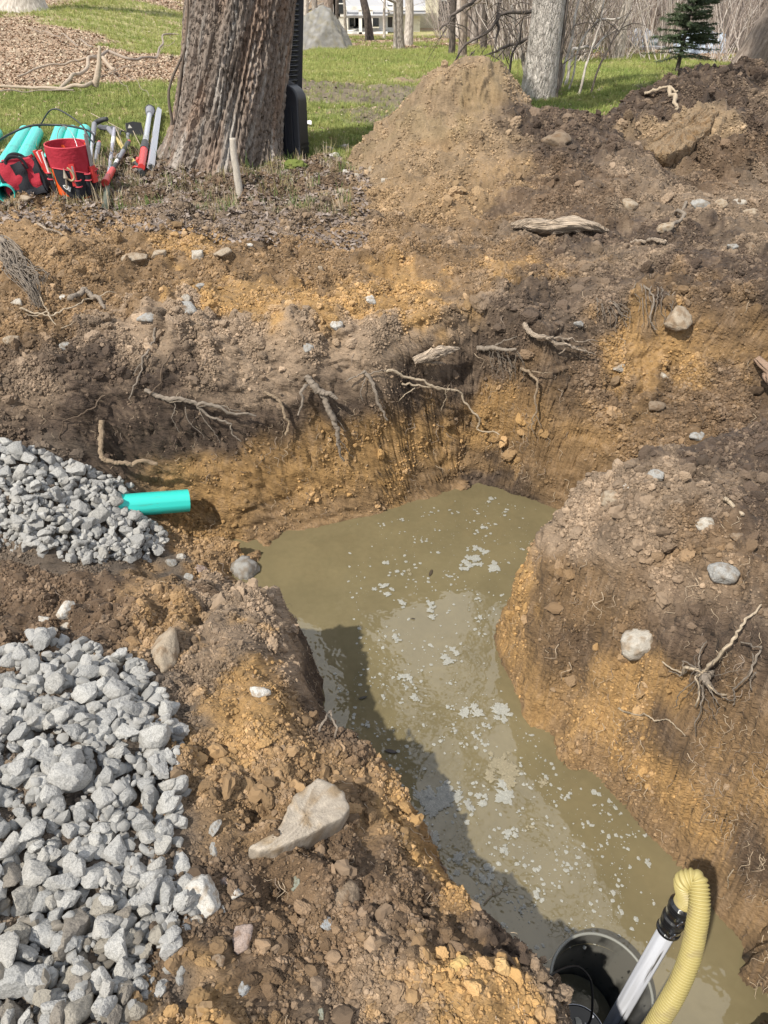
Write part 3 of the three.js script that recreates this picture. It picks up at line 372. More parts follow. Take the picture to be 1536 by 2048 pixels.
// bigger lumps where the digger dropped them
{
  const R = mulberry(191), V4 = [0, 1, 2, 3, 4].map(k => { const g = stoneGeo(k + 931, 1, .85, 1, { detail: 5, cuts: 8, rough: .13, round: .4, lo: .45 }); return toCreasedNormals(g, .35); }), L = V4.map(() => []);
  const Z = [[1180, 1000, .22, 34], [1300, 1000, .3, 60], [1430, 980, .3, 60], [1500, 1120, .25, 40], [1380, 1150, .25, 40], [1250, 1080, .2, 40], [1480, 1250, .2, 20], [60, 800, .3, 40], [180, 740, .3, 50], [250, 700, .3, 40], [420, 690, .3, 30], [560, 690, .3, 40], [700, 720, .25, 26], [980, 640, .25, 40], [1010, 690, .2, 22], [1100, 600, .35, 36], [1250, 520, .45, 36], [530, 1230, .1, 26], [480, 1200, .12, 22], [560, 1290, .08, 14], [300, 1200, .14, 30], [250, 1260, .12, 24], [420, 1250, .14, 24], [780, 1870, .1, 24], [850, 1920, .14, 30], [980, 1960, .14, 44], [1070, 1930, .1, 26], [620, 1700, .22, 40], [740, 1560, .16, 30], [520, 1500, .18, 30], [560, 1880, .22, 44], [420, 1980, .15, 20], [100, 520, .5, 26], [300, 560, .5, 26], [1350, 200, .5, 60], [1480, 170, .5, 70], [1260, 260, .4, 40], [1120, 260, .4, 40], [1170, 330, .5, 40], [1450, 320, .4, 36], [1380, 400, .5, 40], [1010, 965, .1, 26], [830, 360, .5, 16], [1450, 640, .35, 24]];
  for (const [u, v, r, n] of Z) { const c = hit(u, v); for (let i = 0; i < n; i++) { const a = R() * 6.283, q = r * Math.sqrt(R()), x = c.x + Math.cos(a) * q, z = c.z + Math.sin(a) * q, y = surf(x, z); if (y < .05) continue; const k = (find(GZ, z) * NX + find(GX, x)); const s = (.008 + .024 * Math.pow(R(), 2.6)) * (1 + .16 * Math.max(0, -z - 2)) * (z > -2 ? .85 : 1), t = .7 + .5 * R(); L[Math.floor(R() * 5)].push({ p: V(x, y + s * .2, z), q: new THREE.Quaternion().setFromEuler(new THREE.Euler(R() * 6, R() * 6, R() * 6)), s: V(s * (.8 + .5 * R()), s * (.7 + .4 * R()), s * (.8 + .5 * R())), c: [0, 1, 2].map(n_ => clamp(GC[k * 3 + n_] * t, .02, .45)) }); } }
  const cm = new THREE.MeshStandardMaterial({ roughness: 1 });
  V4.forEach((g, k) => instanced('soil_clods', g, cm, L[k], 'larger lumps of earth dropped on the banks and heaps'));
}
// ---------------------------------------------------------------- stones
const speck = noiseTex(512, (u, v) => { const a = tile(u, v, 24, 2, 21), b = tile(u, v, 80, 1, 22), t = clamp(.84 + .22 * a + .5 * b, .35, 1); return [t, t, t * .99]; });
const speckBump = noiseTex(512, (u, v) => .5 + .4 * tile(u, v, 16, 3, 25)); for (const t of [speck, speckBump]) t.repeat.set(5, 5);
const rockMat = (c, rough = .92, extra = {}) => new THREE.MeshStandardMaterial({ color: lin(...c), roughness: rough, map: speck, bumpMap: speckBump, bumpScale: .006, ...extra });
const speckG = speck.clone(), speckBG = speckBump.clone(); speckG.repeat.set(.17, .17); speckBG.repeat.set(.14, .14); speckG.needsUpdate = speckBG.needsUpdate = true;
const gravelMat = c => new THREE.MeshStandardMaterial({ color: lin(...c), roughness: .93, map: speckG, bumpMap: speckBG, bumpScale: .005 });
const gravelMats = [[.38, .37, .35], [.345, .337, .322], [.41, .40, .378], [.30, .295, .283], [.36, .345, .318]].map(gravelMat), dirtyMats = [[.27, .245, .205], [.21, .185, .155], [.33, .31, .275]].map(gravelMat);
const gravelGeos = Array.from({ length: 22 }, (_, k) => stoneGeo(k + 5, 1, .62 + .3 * ((k * 7) % 5) / 5, .68 + .28 * ((k * 3) % 7) / 7, { detail: 4, cuts: 13 + k % 6, rough: .035, round: .08, lo: .41, crease: .7 }));
const gravelLow = gravelGeos.map((_, k) => stoneGeo(k + 5, 1, .62 + .3 * ((k * 7) % 5) / 5, .68 + .28 * ((k * 3) % 7) / 7, { detail: 1, cuts: 13 + k % 6, rough: .035, round: .08, lo: .41, crease: .7 }));
{
  const R = mulberry(909), all = [];
  // stones dropped one after another onto a height map of the trench and of the stones under them
  function pile(poly, count, size, key, dirty, deep) {
    const P = poly.map(([u, v]) => hit(u, v)), xs = P.map(p => p.x), zs = P.map(p => p.z), x0 = Math.min(...xs) - .1, x1 = Math.max(...xs) + .1, z0 = Math.min(...zs) - .1, z1 = Math.max(...zs) + .1, S = .008, W = Math.ceil((x1 - x0) / S), H = Math.ceil((z1 - z0) / S), g = new Float32Array(W * H);
    for (let j = 0; j < H; j++) for (let i = 0; i < W; i++) g[j * W + i] = surf(x0 + i * S, z0 + j * S) - .012;
    const mine = [];
    for (let n = 0; n < count; n++) {
      let x, z, tries = 0; do { x = lerp(x0, x1, R()); z = lerp(z0, z1, R()); } while (!inPoly(P, x, z) && tries++ < 200);
      if (key && x > atH(252, 1005, .33).x && Math.abs(z - atH(300, 1005, .3).z) < .085) continue;   // the pipe lies here
      const late = n / count, s = size * Math.exp((R() + R() + R() - 1.5) * .72) * lerp(.82, 1.08, late), k = Math.floor(R() * gravelGeos.length), a = s * (.85 + .45 * R()), c = a * .62, b = a * .8;
      const e = new THREE.Euler((R() - .5) * 1.1, R() * 6.283, (R() - .5) * 1.1, 'YXZ'), co = Math.cos(e.y), si = Math.sin(e.y), hs = [];
      const r = Math.ceil(a * .8 / S), ci = Math.round((x - x0) / S), cj = Math.round((z - z0) / S), cells = [];
      for (let dj = -r; dj <= r; dj++) for (let di = -r; di <= r; di++) { const i = ci + di, j = cj + dj; if (i < 0 || j < 0 || i >= W || j >= H) continue; const X = di * S, Z = dj * S, lx = X * co - Z * si, lz = X * si + Z * co, q = (lx / (a * .78)) ** 2 + (lz / (b * .72)) ** 2; if (q < 1) { cells.push([j * W + i, Math.sqrt(1 - q)]); hs.push(g[j * W + i]); } }
      if (!hs.length) continue; hs.sort((p, q) => p - q);
      const rest = hs[Math.floor(hs.length * .6)], y = rest + c * .45; if (rest > hs[0] + a * 1.1 || rest > surf(x, z) + deep) continue;
      for (const [q, w] of cells) g[q] = Math.max(g[q], y + c * .62 * w - .002);
      mine.push({ p: V(x, y, z), e, s: a, k, key, dirty: dirty(x, z) && R() < .35 ? 1 : 0, m: Math.floor(R() * 5), cells, g, top: y + c * .5 });
    }
    for (const o of mine) { let vis = 0; for (const [q, w] of o.cells) if (g[q] <= o.p.y + o.s * .62 * .62 * w + .004) vis++; o.vis = vis / o.cells.length; const d = depthOf(o.p); o.px = inView(o.p.x, o.p.y, o.p.z, 0) ? FOC * o.s / d * Math.sqrt(o.vis) : 0; all.push(o); }
  }
  const dirt = (() => { const q = hit(70, 1800), w = hit(150, 1970); return (x, z) => Math.hypot(x - q.x, z - q.z) < .1 || Math.hypot(x - w.x, z - w.z) < .12 || (z > q.z && fbm2(x * 6, z * 6, 2) > .05); })();
  pile([[-420, 1330], [-60, 1320], [30, 1300], [130, 1282], [180, 1300], [290, 1335], [335, 1400], [368, 1480], [378, 1560], [355, 1640], [360, 1720], [400, 1790], [400, 1860], [360, 1900], [370, 1960], [310, 1990], [280, 2060], [250, 2200], [-420, 2200]], 5200, .0178, 0, dirt, .04);
  pile([[-260, 930], [-60, 905], [20, 898], [60, 906], [130, 932], [230, 962], [300, 992], [318, 1035], [330, 1075], [325, 1098], [290, 1120], [200, 1128], [100, 1112], [-20, 1095], [-260, 1090]], 5200, .0185, 1, () => false, .045);
  all.sort((a, b) => b.px - a.px);
  const shown = all.filter(o => o.px > 0), pick = shown.filter(o => !o.key).slice(0, 200).concat(shown.filter(o => o.key).slice(0, 98)), set = new Set(pick), rest = all.filter(o => !set.has(o) && o.vis > .06);
  const LBL = ['grey crushed stone in the large gravel pile at bottom left', 'grey crushed stone in the gravel pile around the teal pipe stub'];
  for (const o of pick) { const m = mesh('crushed_stone', gravelGeos[o.k], o.dirty ? dirtyMats[o.m % 3] : gravelMats[o.m]); m.position.copy(o.p); m.rotation.copy(o.e); m.scale.setScalar(o.s * 1.22); tag(m, LBL[o.key], 'stone', ['stones of the near gravel pile', 'stones of the far gravel pile'][o.key]); }
  const M = new THREE.Matrix4(), q = new THREE.Quaternion();
  [[0, 1, 2, 3, 4], [5]].forEach((ms, w) => { const gs = []; for (const o of rest) if (!!o.dirty === !!w) { const g = gravelLow[o.k].clone(); M.compose(o.p, q.setFromEuler(o.e), V(o.s, o.s, o.s).multiplyScalar(1.2)); g.applyMatrix4(M); const t = [1.04, .9, 1.14, .82, .97][o.m], c = new Float32Array(g.attributes.position.count * 3).fill(t); g.setAttribute('color', new THREE.BufferAttribute(c, 3)); gs.push(g); } if (!gs.length) return; const m = mesh('gravel', gs, rockMat(w ? [.27, .24, .2] : [.405, .395, .375], .93, { vertexColors: true, bumpScale: .0015 })); m.userData.kind = 'stuff'; m.userData.label = w ? 'muddy gravel between the stones at bottom left' : 'smaller grey gravel filling both stone piles'; });
  console.log('gravel', all.length, pick.length, rest.length);
}
// ---- single rocks lying in the dirt: u, v, width px, height px, colour, label
const ROCK = { pale: [.46, .42, .36], tan: [.38, .31, .23], grey: [.34, .33, .31], white: [.54, .52, .48], brown: [.24, .18, .125], blue: [.30, .31, .32], pink: [.36, .28, .24], green: [.25, .26, .21] };
const rockMats = Object.fromEntries(Object.entries(ROCK).map(([k, c]) => [k, rockMat(c, .95, { vertexColors: true, bumpScale: .003 })]));
let rockSeed = 100;
function rock(u, v, w, h, tone, label, o = {}) {
  const p = spot(u, v), n = surfN(p.x, p.z), a = pxToM(p, w) / 2, b = pxToM(p, h) / 2;
  const m = mesh(o.name ?? 'rock', stoneGeo(rockSeed++, a * 1.22, Math.min(a, b) * (o.thick ?? .95), b * 1.22, { detail: 6, cuts: o.cuts ?? 11, rough: .06, round: o.round ?? .12, lo: .45 }), rockMats[tone]);
  { const q = m.geometry.attributes.position, col = new Float32Array(q.count * 3), k = 1 / Math.max(a, b), sd = rockSeed * 3.1; for (let i = 0; i < q.count; i++) { const x = q.getX(i) * k, y = q.getY(i) * k, z = q.getZ(i) * k, d = smooth(-.05, .3, fbm3(x * 1.6 + sd, y * 1.6, z * 1.6, 4)) * .75, t = .95 + .22 * fbm3(x * 4, y * 4 + sd, z * 4, 3); col[i * 3] = t * lerp(1, .62, d); col[i * 3 + 1] = t * lerp(1, .5, d); col[i * 3 + 2] = t * lerp(1, .38, d); } m.geometry.setAttribute('color', new THREE.BufferAttribute(col, 3)); }   // earth still clinging to it
  m.position.copy(p).addScaledVector(n, Math.min(a, b) * (o.out ?? .1)); m.rotation.set((o.rx ?? 0) + .25, o.ry ?? (rng() - .5) * .8, o.rz ?? (rng() - .5) * .3);
  return tag(m, label, 'rock');
}
const ROCKS = [
  [332, 1312, 74, 100, 'tan', 'large blunt tan rock at the top of the near gravel pile', { round: .4, rz: .2, ry: 0, thick: 1.05 }],
  [519, 1388, 46, 28, 'white', 'flat whitish oval stone on the crumbly bank beside the water', { round: .5, ry: 0, out: .5, thick: .8 }],
  [407, 1802, 66, 66, 'white', 'large light grey stone lying alone right of the near gravel pile', { ry: .3, out: .45, cuts: 7 }],
  [131, 1222, 36, 42, 'white', 'pale angular stone on dark mud, largest of the small cluster'], [92, 1240, 32, 20, 'white', 'pale wedge stone on dark mud, left of the cluster'], [98, 1262, 28, 14, 'pale', 'small flat pale stone below the wedge stone on dark mud'], [137, 1254, 26, 18, 'pale', 'small pale stone right of the flat stone on dark mud'], [66, 1287, 46, 26, 'grey', 'flat grey stone just above the near gravel pile'],
  [1282, 1286, 78, 70, 'pale', 'large cream rock embedded in the right bank', { round: .35, out: .12 }], [1450, 1152, 62, 48, 'grey', 'lumpy grey rock on top of the right bank', { out: .35 }], [1414, 1054, 36, 34, 'pale', 'round pale stone high on the right bank below the peeled stick', { round: .5 }],
  [1226, 996, 50, 40, 'tan', 'tan lump of rock on the left shoulder of the right bank'], [1252, 974, 20, 16, 'white', 'small white pebble beside the tan lump on the right bank'], [1480, 1075, 30, 26, 'brown', 'small brown rock far right on the right bank'], [1358, 1010, 34, 26, 'brown', 'brown rock half sunk in the top of the right bank'], [1312, 955, 40, 28, 'grey', 'grey rock on the crest of the right bank'],
  [1345, 640, 54, 62, 'tan', 'big tan rock jutting from the dark bank at right', { out: .4, round: .3 }], [1240, 735, 32, 24, 'pale', 'pale angular stone on the ochre slope at right'], [1327, 752, 20, 14, 'pale', 'small pale stone right of the angular stone on the ochre slope'], [1393, 872, 32, 24, 'grey', 'round grey stone on the crest where the right bank meets the slope', { round: .5 }], [1310, 812, 36, 22, 'brown', 'dark brown flat stone on the slope above the right bank'], [1155, 648, 26, 16, 'grey', 'flat grey stone under the roots in the dark bank'],
  [736, 602, 30, 26, 'white', 'whitish stone on the ochre dirt in the middle'], [670, 650, 28, 30, 'white', 'whitish rounded stone on the brow of the back bank'], [396, 513, 30, 34, 'pale', 'pale upright stone on the dirt below the tree'], [446, 507, 32, 26, 'tan', 'tan stone right of the upright stone below the tree'], [272, 517, 48, 32, 'tan', 'broad tan rock on the ochre dirt at left'], [318, 509, 36, 22, 'tan', 'flat tan rock right of the broad tan rock'], [368, 600, 22, 22, 'pale', 'small cream stone perched on a brown rock'], [374, 624, 48, 38, 'grey', 'brown-grey rock under the small cream stone'], [299, 637, 48, 32, 'grey', 'grey rock beside the curved dead root at left'],
  [615, 692, 26, 28, 'grey', 'small grey stone on the dry crust of the back bank'], [413, 712, 18, 20, 'pale', 'tiny pale stone on the dry crust left of centre'], [500, 492, 18, 14, 'white', 'tiny white stone on the smeared mud track'], [20, 682, 30, 34, 'tan', 'tan stone at the left edge on dark dirt', { name: 'rock' }], [36, 606, 26, 20, 'pale', 'pale stone at the left edge beside the hanging rootlets'], [126, 596, 18, 12, 'white', 'small white stone left of the curved dead root'], [130, 698, 30, 26, 'grey', 'grey stone in the crumbled dark topsoil at left'], [400, 575, 24, 16, 'grey', 'small grey stone in the mud rut'], [640, 540, 20, 14, 'tan', 'little tan stone on the mud track'],
  [1257, 408, 32, 34, 'tan', 'tan rock standing in the rubble below the dark heap'], [1440, 414, 34, 30, 'tan', 'tan rounded rock in the rubble at right'], [1478, 408, 26, 20, 'pale', 'pale stone at the right end of the rubble'], [1400, 415, 40, 28, 'grey', 'grey rock between tan rocks in the rubble'], [1502, 425, 26, 20, 'tan', 'tan stone nearest the right edge in the rubble'], [1330, 455, 34, 22, 'tan', 'ochre stone beside the curled root in the rubble'], [1500, 500, 40, 30, 'brown', 'brown rock at the right edge behind the dark bank'], [1468, 497, 30, 22, 'grey', 'grey rock left of the brown rock at the right edge'],
  [492, 1142, 62, 66, 'grey', 'smooth grey boulder at the left tip of the water', { round: .6, out: .3 }], [480, 1884, 46, 62, 'pink', 'pinkish upright rock in the dirt at bottom', { out: .35 }], [592, 1762, 20, 32, 'green', 'smooth dark pebble on the crumbly bank'], [475, 1787, 28, 24, 'white', 'pale pebble right of the big lone stone'], [449, 1765, 26, 22, 'pink', 'reddish pebble above the big lone stone'], [443, 1817, 18, 20, 'white', 'tiny white pebble touching the big lone stone'], [429, 1656, 24, 36, 'grey', 'grey pebble on the dirt, upper of two'], [427, 1700, 22, 30, 'grey', 'grey pebble on the dirt, lower of two'], [651, 1846, 22, 26, 'blue', 'round bluish pebble on the dirt at bottom'], [491, 1974, 26, 30, 'blue', 'blue-grey pebble near the bottom edge'], [390, 1849, 30, 34, 'pale', 'pale stone just right of the gravel at bottom left'], [640, 2030, 18, 28, 'green', 'greenish pebble at the bottom edge'], [436, 1925, 34, 30, 'brown', 'brown stone between gravel and bank at bottom'], [682, 1793, 60, 56, 'brown', 'lump of ochre clay on the lower bank', { round: .6 }],
  [362, 1116, 22, 22, 'white', 'white stone rolled off the far gravel pile'], [398, 1142, 30, 24, 'pink', 'tan-pink stone beyond the end of the far gravel'], [376, 1156, 24, 18, 'grey', 'grey stone at the foot of the far gravel'], [344, 1128, 26, 22, 'grey', 'dark grey stone between far gravel and water'], [316, 1085, 34, 22, 'white', 'broad pale stone at the tip of the far gravel'],
  [656, 300, 30, 20, 'white', 'white rock in the cluster beside the black chamber, left one'], [684, 296, 24, 18, 'white', 'white rock in the cluster at the foot of the sand cone, right one'], [668, 314, 28, 18, 'white', 'white rock in the cluster at the foot of the sand cone, front one'], [690, 345, 16, 12, 'white', 'small white stone at the left foot of the sand cone'], [714, 352, 18, 14, 'pale', 'small pale stone below the white rock cluster'], [686, 384, 30, 18, 'tan', 'broad tan stone at the left foot of the sand cone'], [742, 342, 22, 20, 'tan', 'tan stone low on the left side of the sand cone'], [768, 362, 18, 12, 'pale', 'pale chip of stone low on the sand cone'], [1112, 282, 52, 40, 'brown', 'block of dark hardpan between the sand cone and the dark heap', { cuts: 6 }], [50, 396, 40, 18, 'tan', 'flat tan stone in front of the tool bag'],
];
for (const r of ROCKS) rock(...r);
// a slab: an outline in space, a rough top, broken sides
function slabGeo(P, up, th, amp, sd) {
  const c = P.reduce((a, p) => a.add(p), V(0, 0, 0)).divideScalar(P.length), K = 8, N = P.length * K, ring = Array.from({ length: N }, (_, i) => { const a = Math.floor(i / K), t = (i % K) / K, q = P[a].clone().lerp(P[(a + 1) % P.length], t), o = q.clone().sub(c).normalize(); return q.addScaledVector(o, amp * .5 * nz3(q.x * 40 + sd, q.y * 40, q.z * 40)); });
  const lev = [[.02, .006], [.2, .006], [.4, .005], [.6, .004], [.78, .003], [.9, .001], [.97, -.003], [1, -.012], [1.01, -th * .4], [.97, -th * .75], [.9, -th]], pos = [], idx = [], col = [];
  lev.forEach(([s, d], k) => ring.forEach(p => { const q = c.clone().lerp(p, s).addScaledVector(up, d * (k < 7 ? amp * 60 : 1)); q.addScaledVector(up, amp * fbm3(q.x * 20 + sd, q.y * 20, q.z * 20, 4) * (k < 9 ? 1 : .3)); pos.push(q.x, q.y, q.z); const e = smooth(-.05, .3, fbm3(q.x * 14 + sd, q.y * 14, q.z * 14, 4)), m = .9 + .35 * fbm3(q.x * 45, q.y * 45, q.z * 45 + sd, 3); col.push(m * lerp(1.05, .8, e), m * lerp(1.03, .68, e), m * lerp(1, .52, e)); }));
  for (let k = 0; k < lev.length - 1; k++) for (let i = 0; i < N; i++) { const a = k * N + i, b = k * N + (i + 1) % N; idx.push(a, a + N, b, b, a + N, b + N); }
  const g = new THREE.BufferGeometry(); g.setAttribute('position', new THREE.Float32BufferAttribute(pos, 3)); g.setAttribute('color', new THREE.Float32BufferAttribute(col, 3)); g.setIndex(idx); g.computeVertexNormals(); return faceUV(g.toNonIndexed());
}
{
  const O = [[503, 1706], [522, 1708], [560, 1700], [610, 1692], [690, 1652], [703, 1632], [690, 1606], [672, 1588], [640, 1578], [590, 1614], [548, 1668]], lift = [.03, .03, .035, .045, .06, .07, .08, .085, .08, .06, .04];
  const P = O.map(([u, v], i) => { const q = spot(u, v + 14); q.y += lift[i]; return q; });
  { // flatten the outline onto its best plane y = a x + b z + c
    const n = P.length, m = P.reduce((q, p) => q.add(p), V(0, 0, 0)).divideScalar(n); let xx = 0, xz = 0, zz = 0, xy = 0, zy = 0; for (const p of P) { const x = p.x - m.x, y = p.y - m.y, z = p.z - m.z; xx += x * x; xz += x * z; zz += z * z; xy += x * y; zy += z * y; } const D = xx * zz - xz * xz, a = (xy * zz - zy * xz) / D, b = (zy * xx - xy * xz) / D; for (const p of P) p.y = m.y + a * (p.x - m.x) + b * (p.z - m.z) + .012; }
  const m0 = rockMat([.42, .365, .30], .95, { vertexColors: true, side: THREE.DoubleSide, bumpScale: .003 });
  tag(mesh('rock', slabGeo(P, V(.1, 1, .12).normalize(), .12, .006, 4), m0), 'large wedge-shaped grey-tan rock lying on the left bank', 'rock');
  const S = [[1286, 300, -6.05], [1312, 272, -6.25], [1338, 252, -6.36], [1380, 230, -6.52], [1418, 214, -6.62], [1438, 226, -6.5], [1420, 258, -6.3], [1384, 292, -6.08], [1336, 312, -5.93]].map(([u, v, z]) => atZ(u, v - 4, z));
  tag(mesh('packed_sand_block', slabGeo(S, V(-.1, .9, .4).normalize(), .16, .045, 9), new THREE.MeshStandardMaterial({ color: lin(.33, .243, .155), vertexColors: true, side: THREE.DoubleSide, roughness: 1, map: soilMap, bumpMap: soilBump, bumpScale: .035 })), 'pale flat slab of packed sand on the front of the dark heap', 'soil slab');
}
// ---------------------------------------------------------------- roots, sticks and logs
const woodTex = noiseTex(512, (u, v) => { const t = clamp(.8 + .25 * tile(u, v * .25, 24, 3, 41) + .2 * tile(u, v, 60, 2, 42), .35, 1); return [t, t * .98, t * .95]; }), woodBump = noiseTex(512, (u, v) => .5 + .5 * tile(u, v * .2, 30, 4, 43)); for (const t of [woodTex, woodBump]) t.repeat.set(8, 3);
const wood = (c, extra = {}) => new THREE.MeshStandardMaterial({ color: lin(...c), roughness: .93, map: woodTex, bumpMap: woodBump, bumpScale: .004, ...extra });
const rootMat = wood([.33, .25, .17]), rootGrey = wood([.28, .235, .19]), rootDark = wood([.16, .115, .08]), rootPale = wood([.50, .41, .30]), weathered = (() => { const t = noiseTex(512, (u, v) => { const g = tile(u, v * .12, 22, 4, 45), c = clamp(.72 + .55 * g + .2 * tile(u, v, 5, 3, 46), .25, 1); return [c, c * .95, c * .88]; }), b = noiseTex(512, (u, v) => .5 + .8 * tile(u, v * .1, 22, 4, 45)); for (const q of [t, b]) q.repeat.set(5, 2); return new THREE.MeshStandardMaterial({ color: lin(.62, .52, .42), roughness: .95, map: t, bumpMap: b, bumpScale: .018 }); })();
// a root given by sightings: [u, v, how far it stands off the dirt in metres]
const onDirt = L => L.map(([u, v, o = .012]) => { const p = spot(u, v); return p.addScaledVector(surfN(p.x, p.z), o); });
function bend(P, amt, sd) { const out = []; for (let i = 0; i < P.length - 1; i++) { out.push(P[i]); const d = P[i].distanceTo(P[i + 1]); for (const t of [.33, .66]) { const q = P[i].clone().lerp(P[i + 1], t); q.x += d * amt * nz3(q.x * 7 + sd, q.y * 7, q.z * 7); q.y += d * amt * nz3(q.x * 7, q.y * 7 + sd, q.z * 7); out.push(q); } } out.push(P[P.length - 1]); return out; }
let rootSd = 1;
function rootGeo(L, w0, w1) { const P = onDirt(L), r0 = pxToM(P[0], w0) * .4, r1 = pxToM(P[P.length - 1], w1) * .4; rootSd += 3.7; return tube(bend(bend(P, .16, rootSd), .22, rootSd * 3), [r0, lerp(r0, r1, .45), r1], { seg: 2, sides: 8, lump: .38, seed: rootSd }); }
function root(name, label, cat, mat, main, ...subs) { // main: [points, w0, w1]; subs become rootlets
  const g = thing(name, label, cat), mm = mesh('stem', rootGeo(...main), mat, g);
  for (const s of subs) mesh(s[3] ?? 'rootlet', rootGeo(s[0], s[1], s[2]), mat, g);
  return g;
}
root('dead_root', 'bent L-shaped root sticking out of the back wall above the teal pipe', 'root', rootMat, [[[204, 840, .0], [199, 875, .03], [198, 905, .06], [207, 914, .08], [250, 911, .1], [318, 908, .12]], 14, 9]);
root('dead_root', 'spreading root bundle hanging over the back wall left of centre', 'root', rootGrey, [[[290, 780, .0], [340, 797, .03], [400, 806, .05], [455, 815, .06], [516, 818, .06]], 12, 5], [[[385, 806, .04], [430, 826, .05], [455, 845, .06], [484, 872, .05]], 7, 3], [[[330, 795, .03], [400, 800, .06], [480, 808, .07]], 5, 2], [[[350, 802, .03], [345, 830, .03], [360, 860, .02]], 3, 1.5], [[[400, 815, .04], [425, 850, .04], [440, 880, .03]], 3, 1.5], [[[370, 810, .04], [390, 840, .04], [410, 870, .03]], 3, 1.5]);
root('dead_root', 'short crooked root pointing down the back wall, left of the splayed stub', 'root', rootMat, [[[528, 784, .02], [548, 805, .04], [566, 830, .05], [572, 838, .05], [565, 862, .05]], 8, 6], [[[566, 835, .05], [560, 870, .04], [556, 890, .03]], 2, 1]);
root('dead_root', 'splayed root stub with long crooked tail on the back wall', 'root', rootGrey, [[[612, 750, .0], [640, 785, .04], [662, 822, .06], [668, 860, .06], [675, 890, .05], [684, 918, .04]], 20, 4], [[[615, 765, .03], [600, 785, .05], [593, 818, .05]], 10, 4], [[[630, 775, .04], [655, 780, .07], [664, 788, .08]], 16, 8], [[[668, 860, .06], [690, 885, .05], [706, 912, .03]], 3, 1.5], [[[655, 805, .05], [680, 840, .05], [688, 855, .04]], 3, 1.5]);
root('dead_root', 'short pale root slanting down the back wall right of the splayed stub', 'root', rootGrey, [[[724, 742, .01], [745, 780, .04], [766, 832, .05]], 11, 5], [[[728, 745, .02], [700, 756, .03], [690, 760, .03]], 4, 2], [[[730, 755, .02], [722, 775, .03], [728, 795, .03]], 3, 2], [[[735, 748, .02], [765, 738, .03]], 4, 2]);
root('dead_root', 'long thin root reaching down across the back wall to the right', 'root', rootPale, [[[770, 742, .01], [810, 752, .04], [845, 768, .07], [890, 782, .1], [950, 820, .12], [985, 842, .11], [1018, 855, .09]], 7, 3], [[[800, 765, .02], [840, 770, .06], [865, 775, .09]], 5, 4], [[[865, 776, .09], [870, 800, .06], [876, 815, .04]], 3, 1.5], [[[820, 770, .04], [800, 790, .03], [795, 800, .02]], 3, 1.5]);
root('dead_root', 'forked barkless root on the dark bank right of centre', 'root', weathered, [[[1052, 648, .02], [1075, 668, .05], [1110, 682, .06], [1140, 700, .05], [1180, 718, .04]], 13, 3], [[[1095, 676, .05], [1130, 676, .07], [1180, 688, .06]], 6, 2], [[[1105, 682, .05], [1115, 700, .04], [1108, 706, .03]], 5, 2], [[[1130, 690, .05], [1150, 700, .05], [1165, 705, .05]], 4, 2]);
root('dead_root', 'root hanging straight down the notch of the back wall', 'root', rootMat, [[[1040, 733, .02], [1066, 738, .04], [1076, 755, .05], [1079, 800, .05], [1078, 830, .05], [1074, 862, .04]], 8, 3], [[[1070, 738, .04], [1085, 742, .04], [1096, 741, .04]], 4, 1.5], [[[1078, 825, .05], [1084, 845, .05], [1080, 865, .04]], 3, 1], [[[1076, 830, .05], [1064, 850, .05], [1062, 868, .03]], 2.5, 1]);
root('dead_root', 'ragged root stub with fine hairs beside the notch', 'root', rootGrey, [[[960, 696, .02], [985, 694, .05], [1010, 690, .07], [1034, 692, .06]], 13, 6], [[[1000, 690, .05], [1020, 672, .06], [1034, 668, .05]], 4, 2], ...Array.from({ length: 14 }, (_, i) => [[[985 + i * 4, 694, .05], [988 + i * 4.6, 715 + (i * 37) % 20, .05], [990 + i * 4.2, 735 + (i * 53) % 35, .03]], 1.6, .9]));
root('dead_root', 'thin dark branch lying down the bank above the root bundle', 'branch', rootDark, [[[412, 638, .02], [380, 672, .03], [345, 705, .03], [322, 745, .03], [300, 788, .02]], 5, 3]);
root('dead_root', 'slender grey branch left of the root bundle', 'branch', rootGrey, [[[310, 652, .02], [314, 680, .03], [290, 720, .03], [268, 770, .02], [258, 792, .02]], 6, 3], [[[300, 700, .03], [280, 730, .03], [272, 752, .03]], 3, 2]);
root('dead_root', 'curved thick root lying on the dirt at left', 'root', rootGrey, [[[140, 602, .01], [165, 587, .03], [190, 590, .04], [205, 604, .03], [210, 618, .0]], 14, 9]);
root('dead_root', 'pale forked root at the left edge below the hanging rootlets', 'root', rootPale, [[[38, 622, .02], [70, 634, .04], [108, 641, .05], [140, 625, .04], [172, 612, .03], [228, 592, .02]], 5, 2.5], [[[100, 640, .05], [75, 640, .04], [45, 636, .03]], 4, 2], [[[108, 641, .05], [95, 630, .04], [85, 600, .03]], 4, 2], [[[108, 641, .05], [125, 656, .03], [170, 635, .02]], 3, 1.5]);
root('dead_root', 'twig arching on the dark dirt left of the bent root', 'branch', rootDark, [[[210, 788, .02], [190, 810, .03], [150, 825, .03], [128, 840, .02], [122, 880, .01]], 4, 2], [[[150, 828, .03], [110, 832, .02], [88, 832, .01]], 2.5, 1.5]);
root('dead_root', 'small weathered root curl on the mud at top left', 'branch', weathered, [[[70, 450, .01], [92, 466, .02], [112, 474, .03], [127, 478, .02]], 7, 4]);
root('dead_root', 'pale crooked rootlet low on the right bank', 'root', rootPale, [[[1248, 1416, .02], [1275, 1424, .02], [1302, 1422, .03], [1325, 1440, .03], [1345, 1440, .02], [1362, 1455, .02], [1376, 1472, .01]], 4, 2.5], [[[1250, 1415, .02], [1256, 1420, .02], [1278, 1425, .02]], 3, 2]);
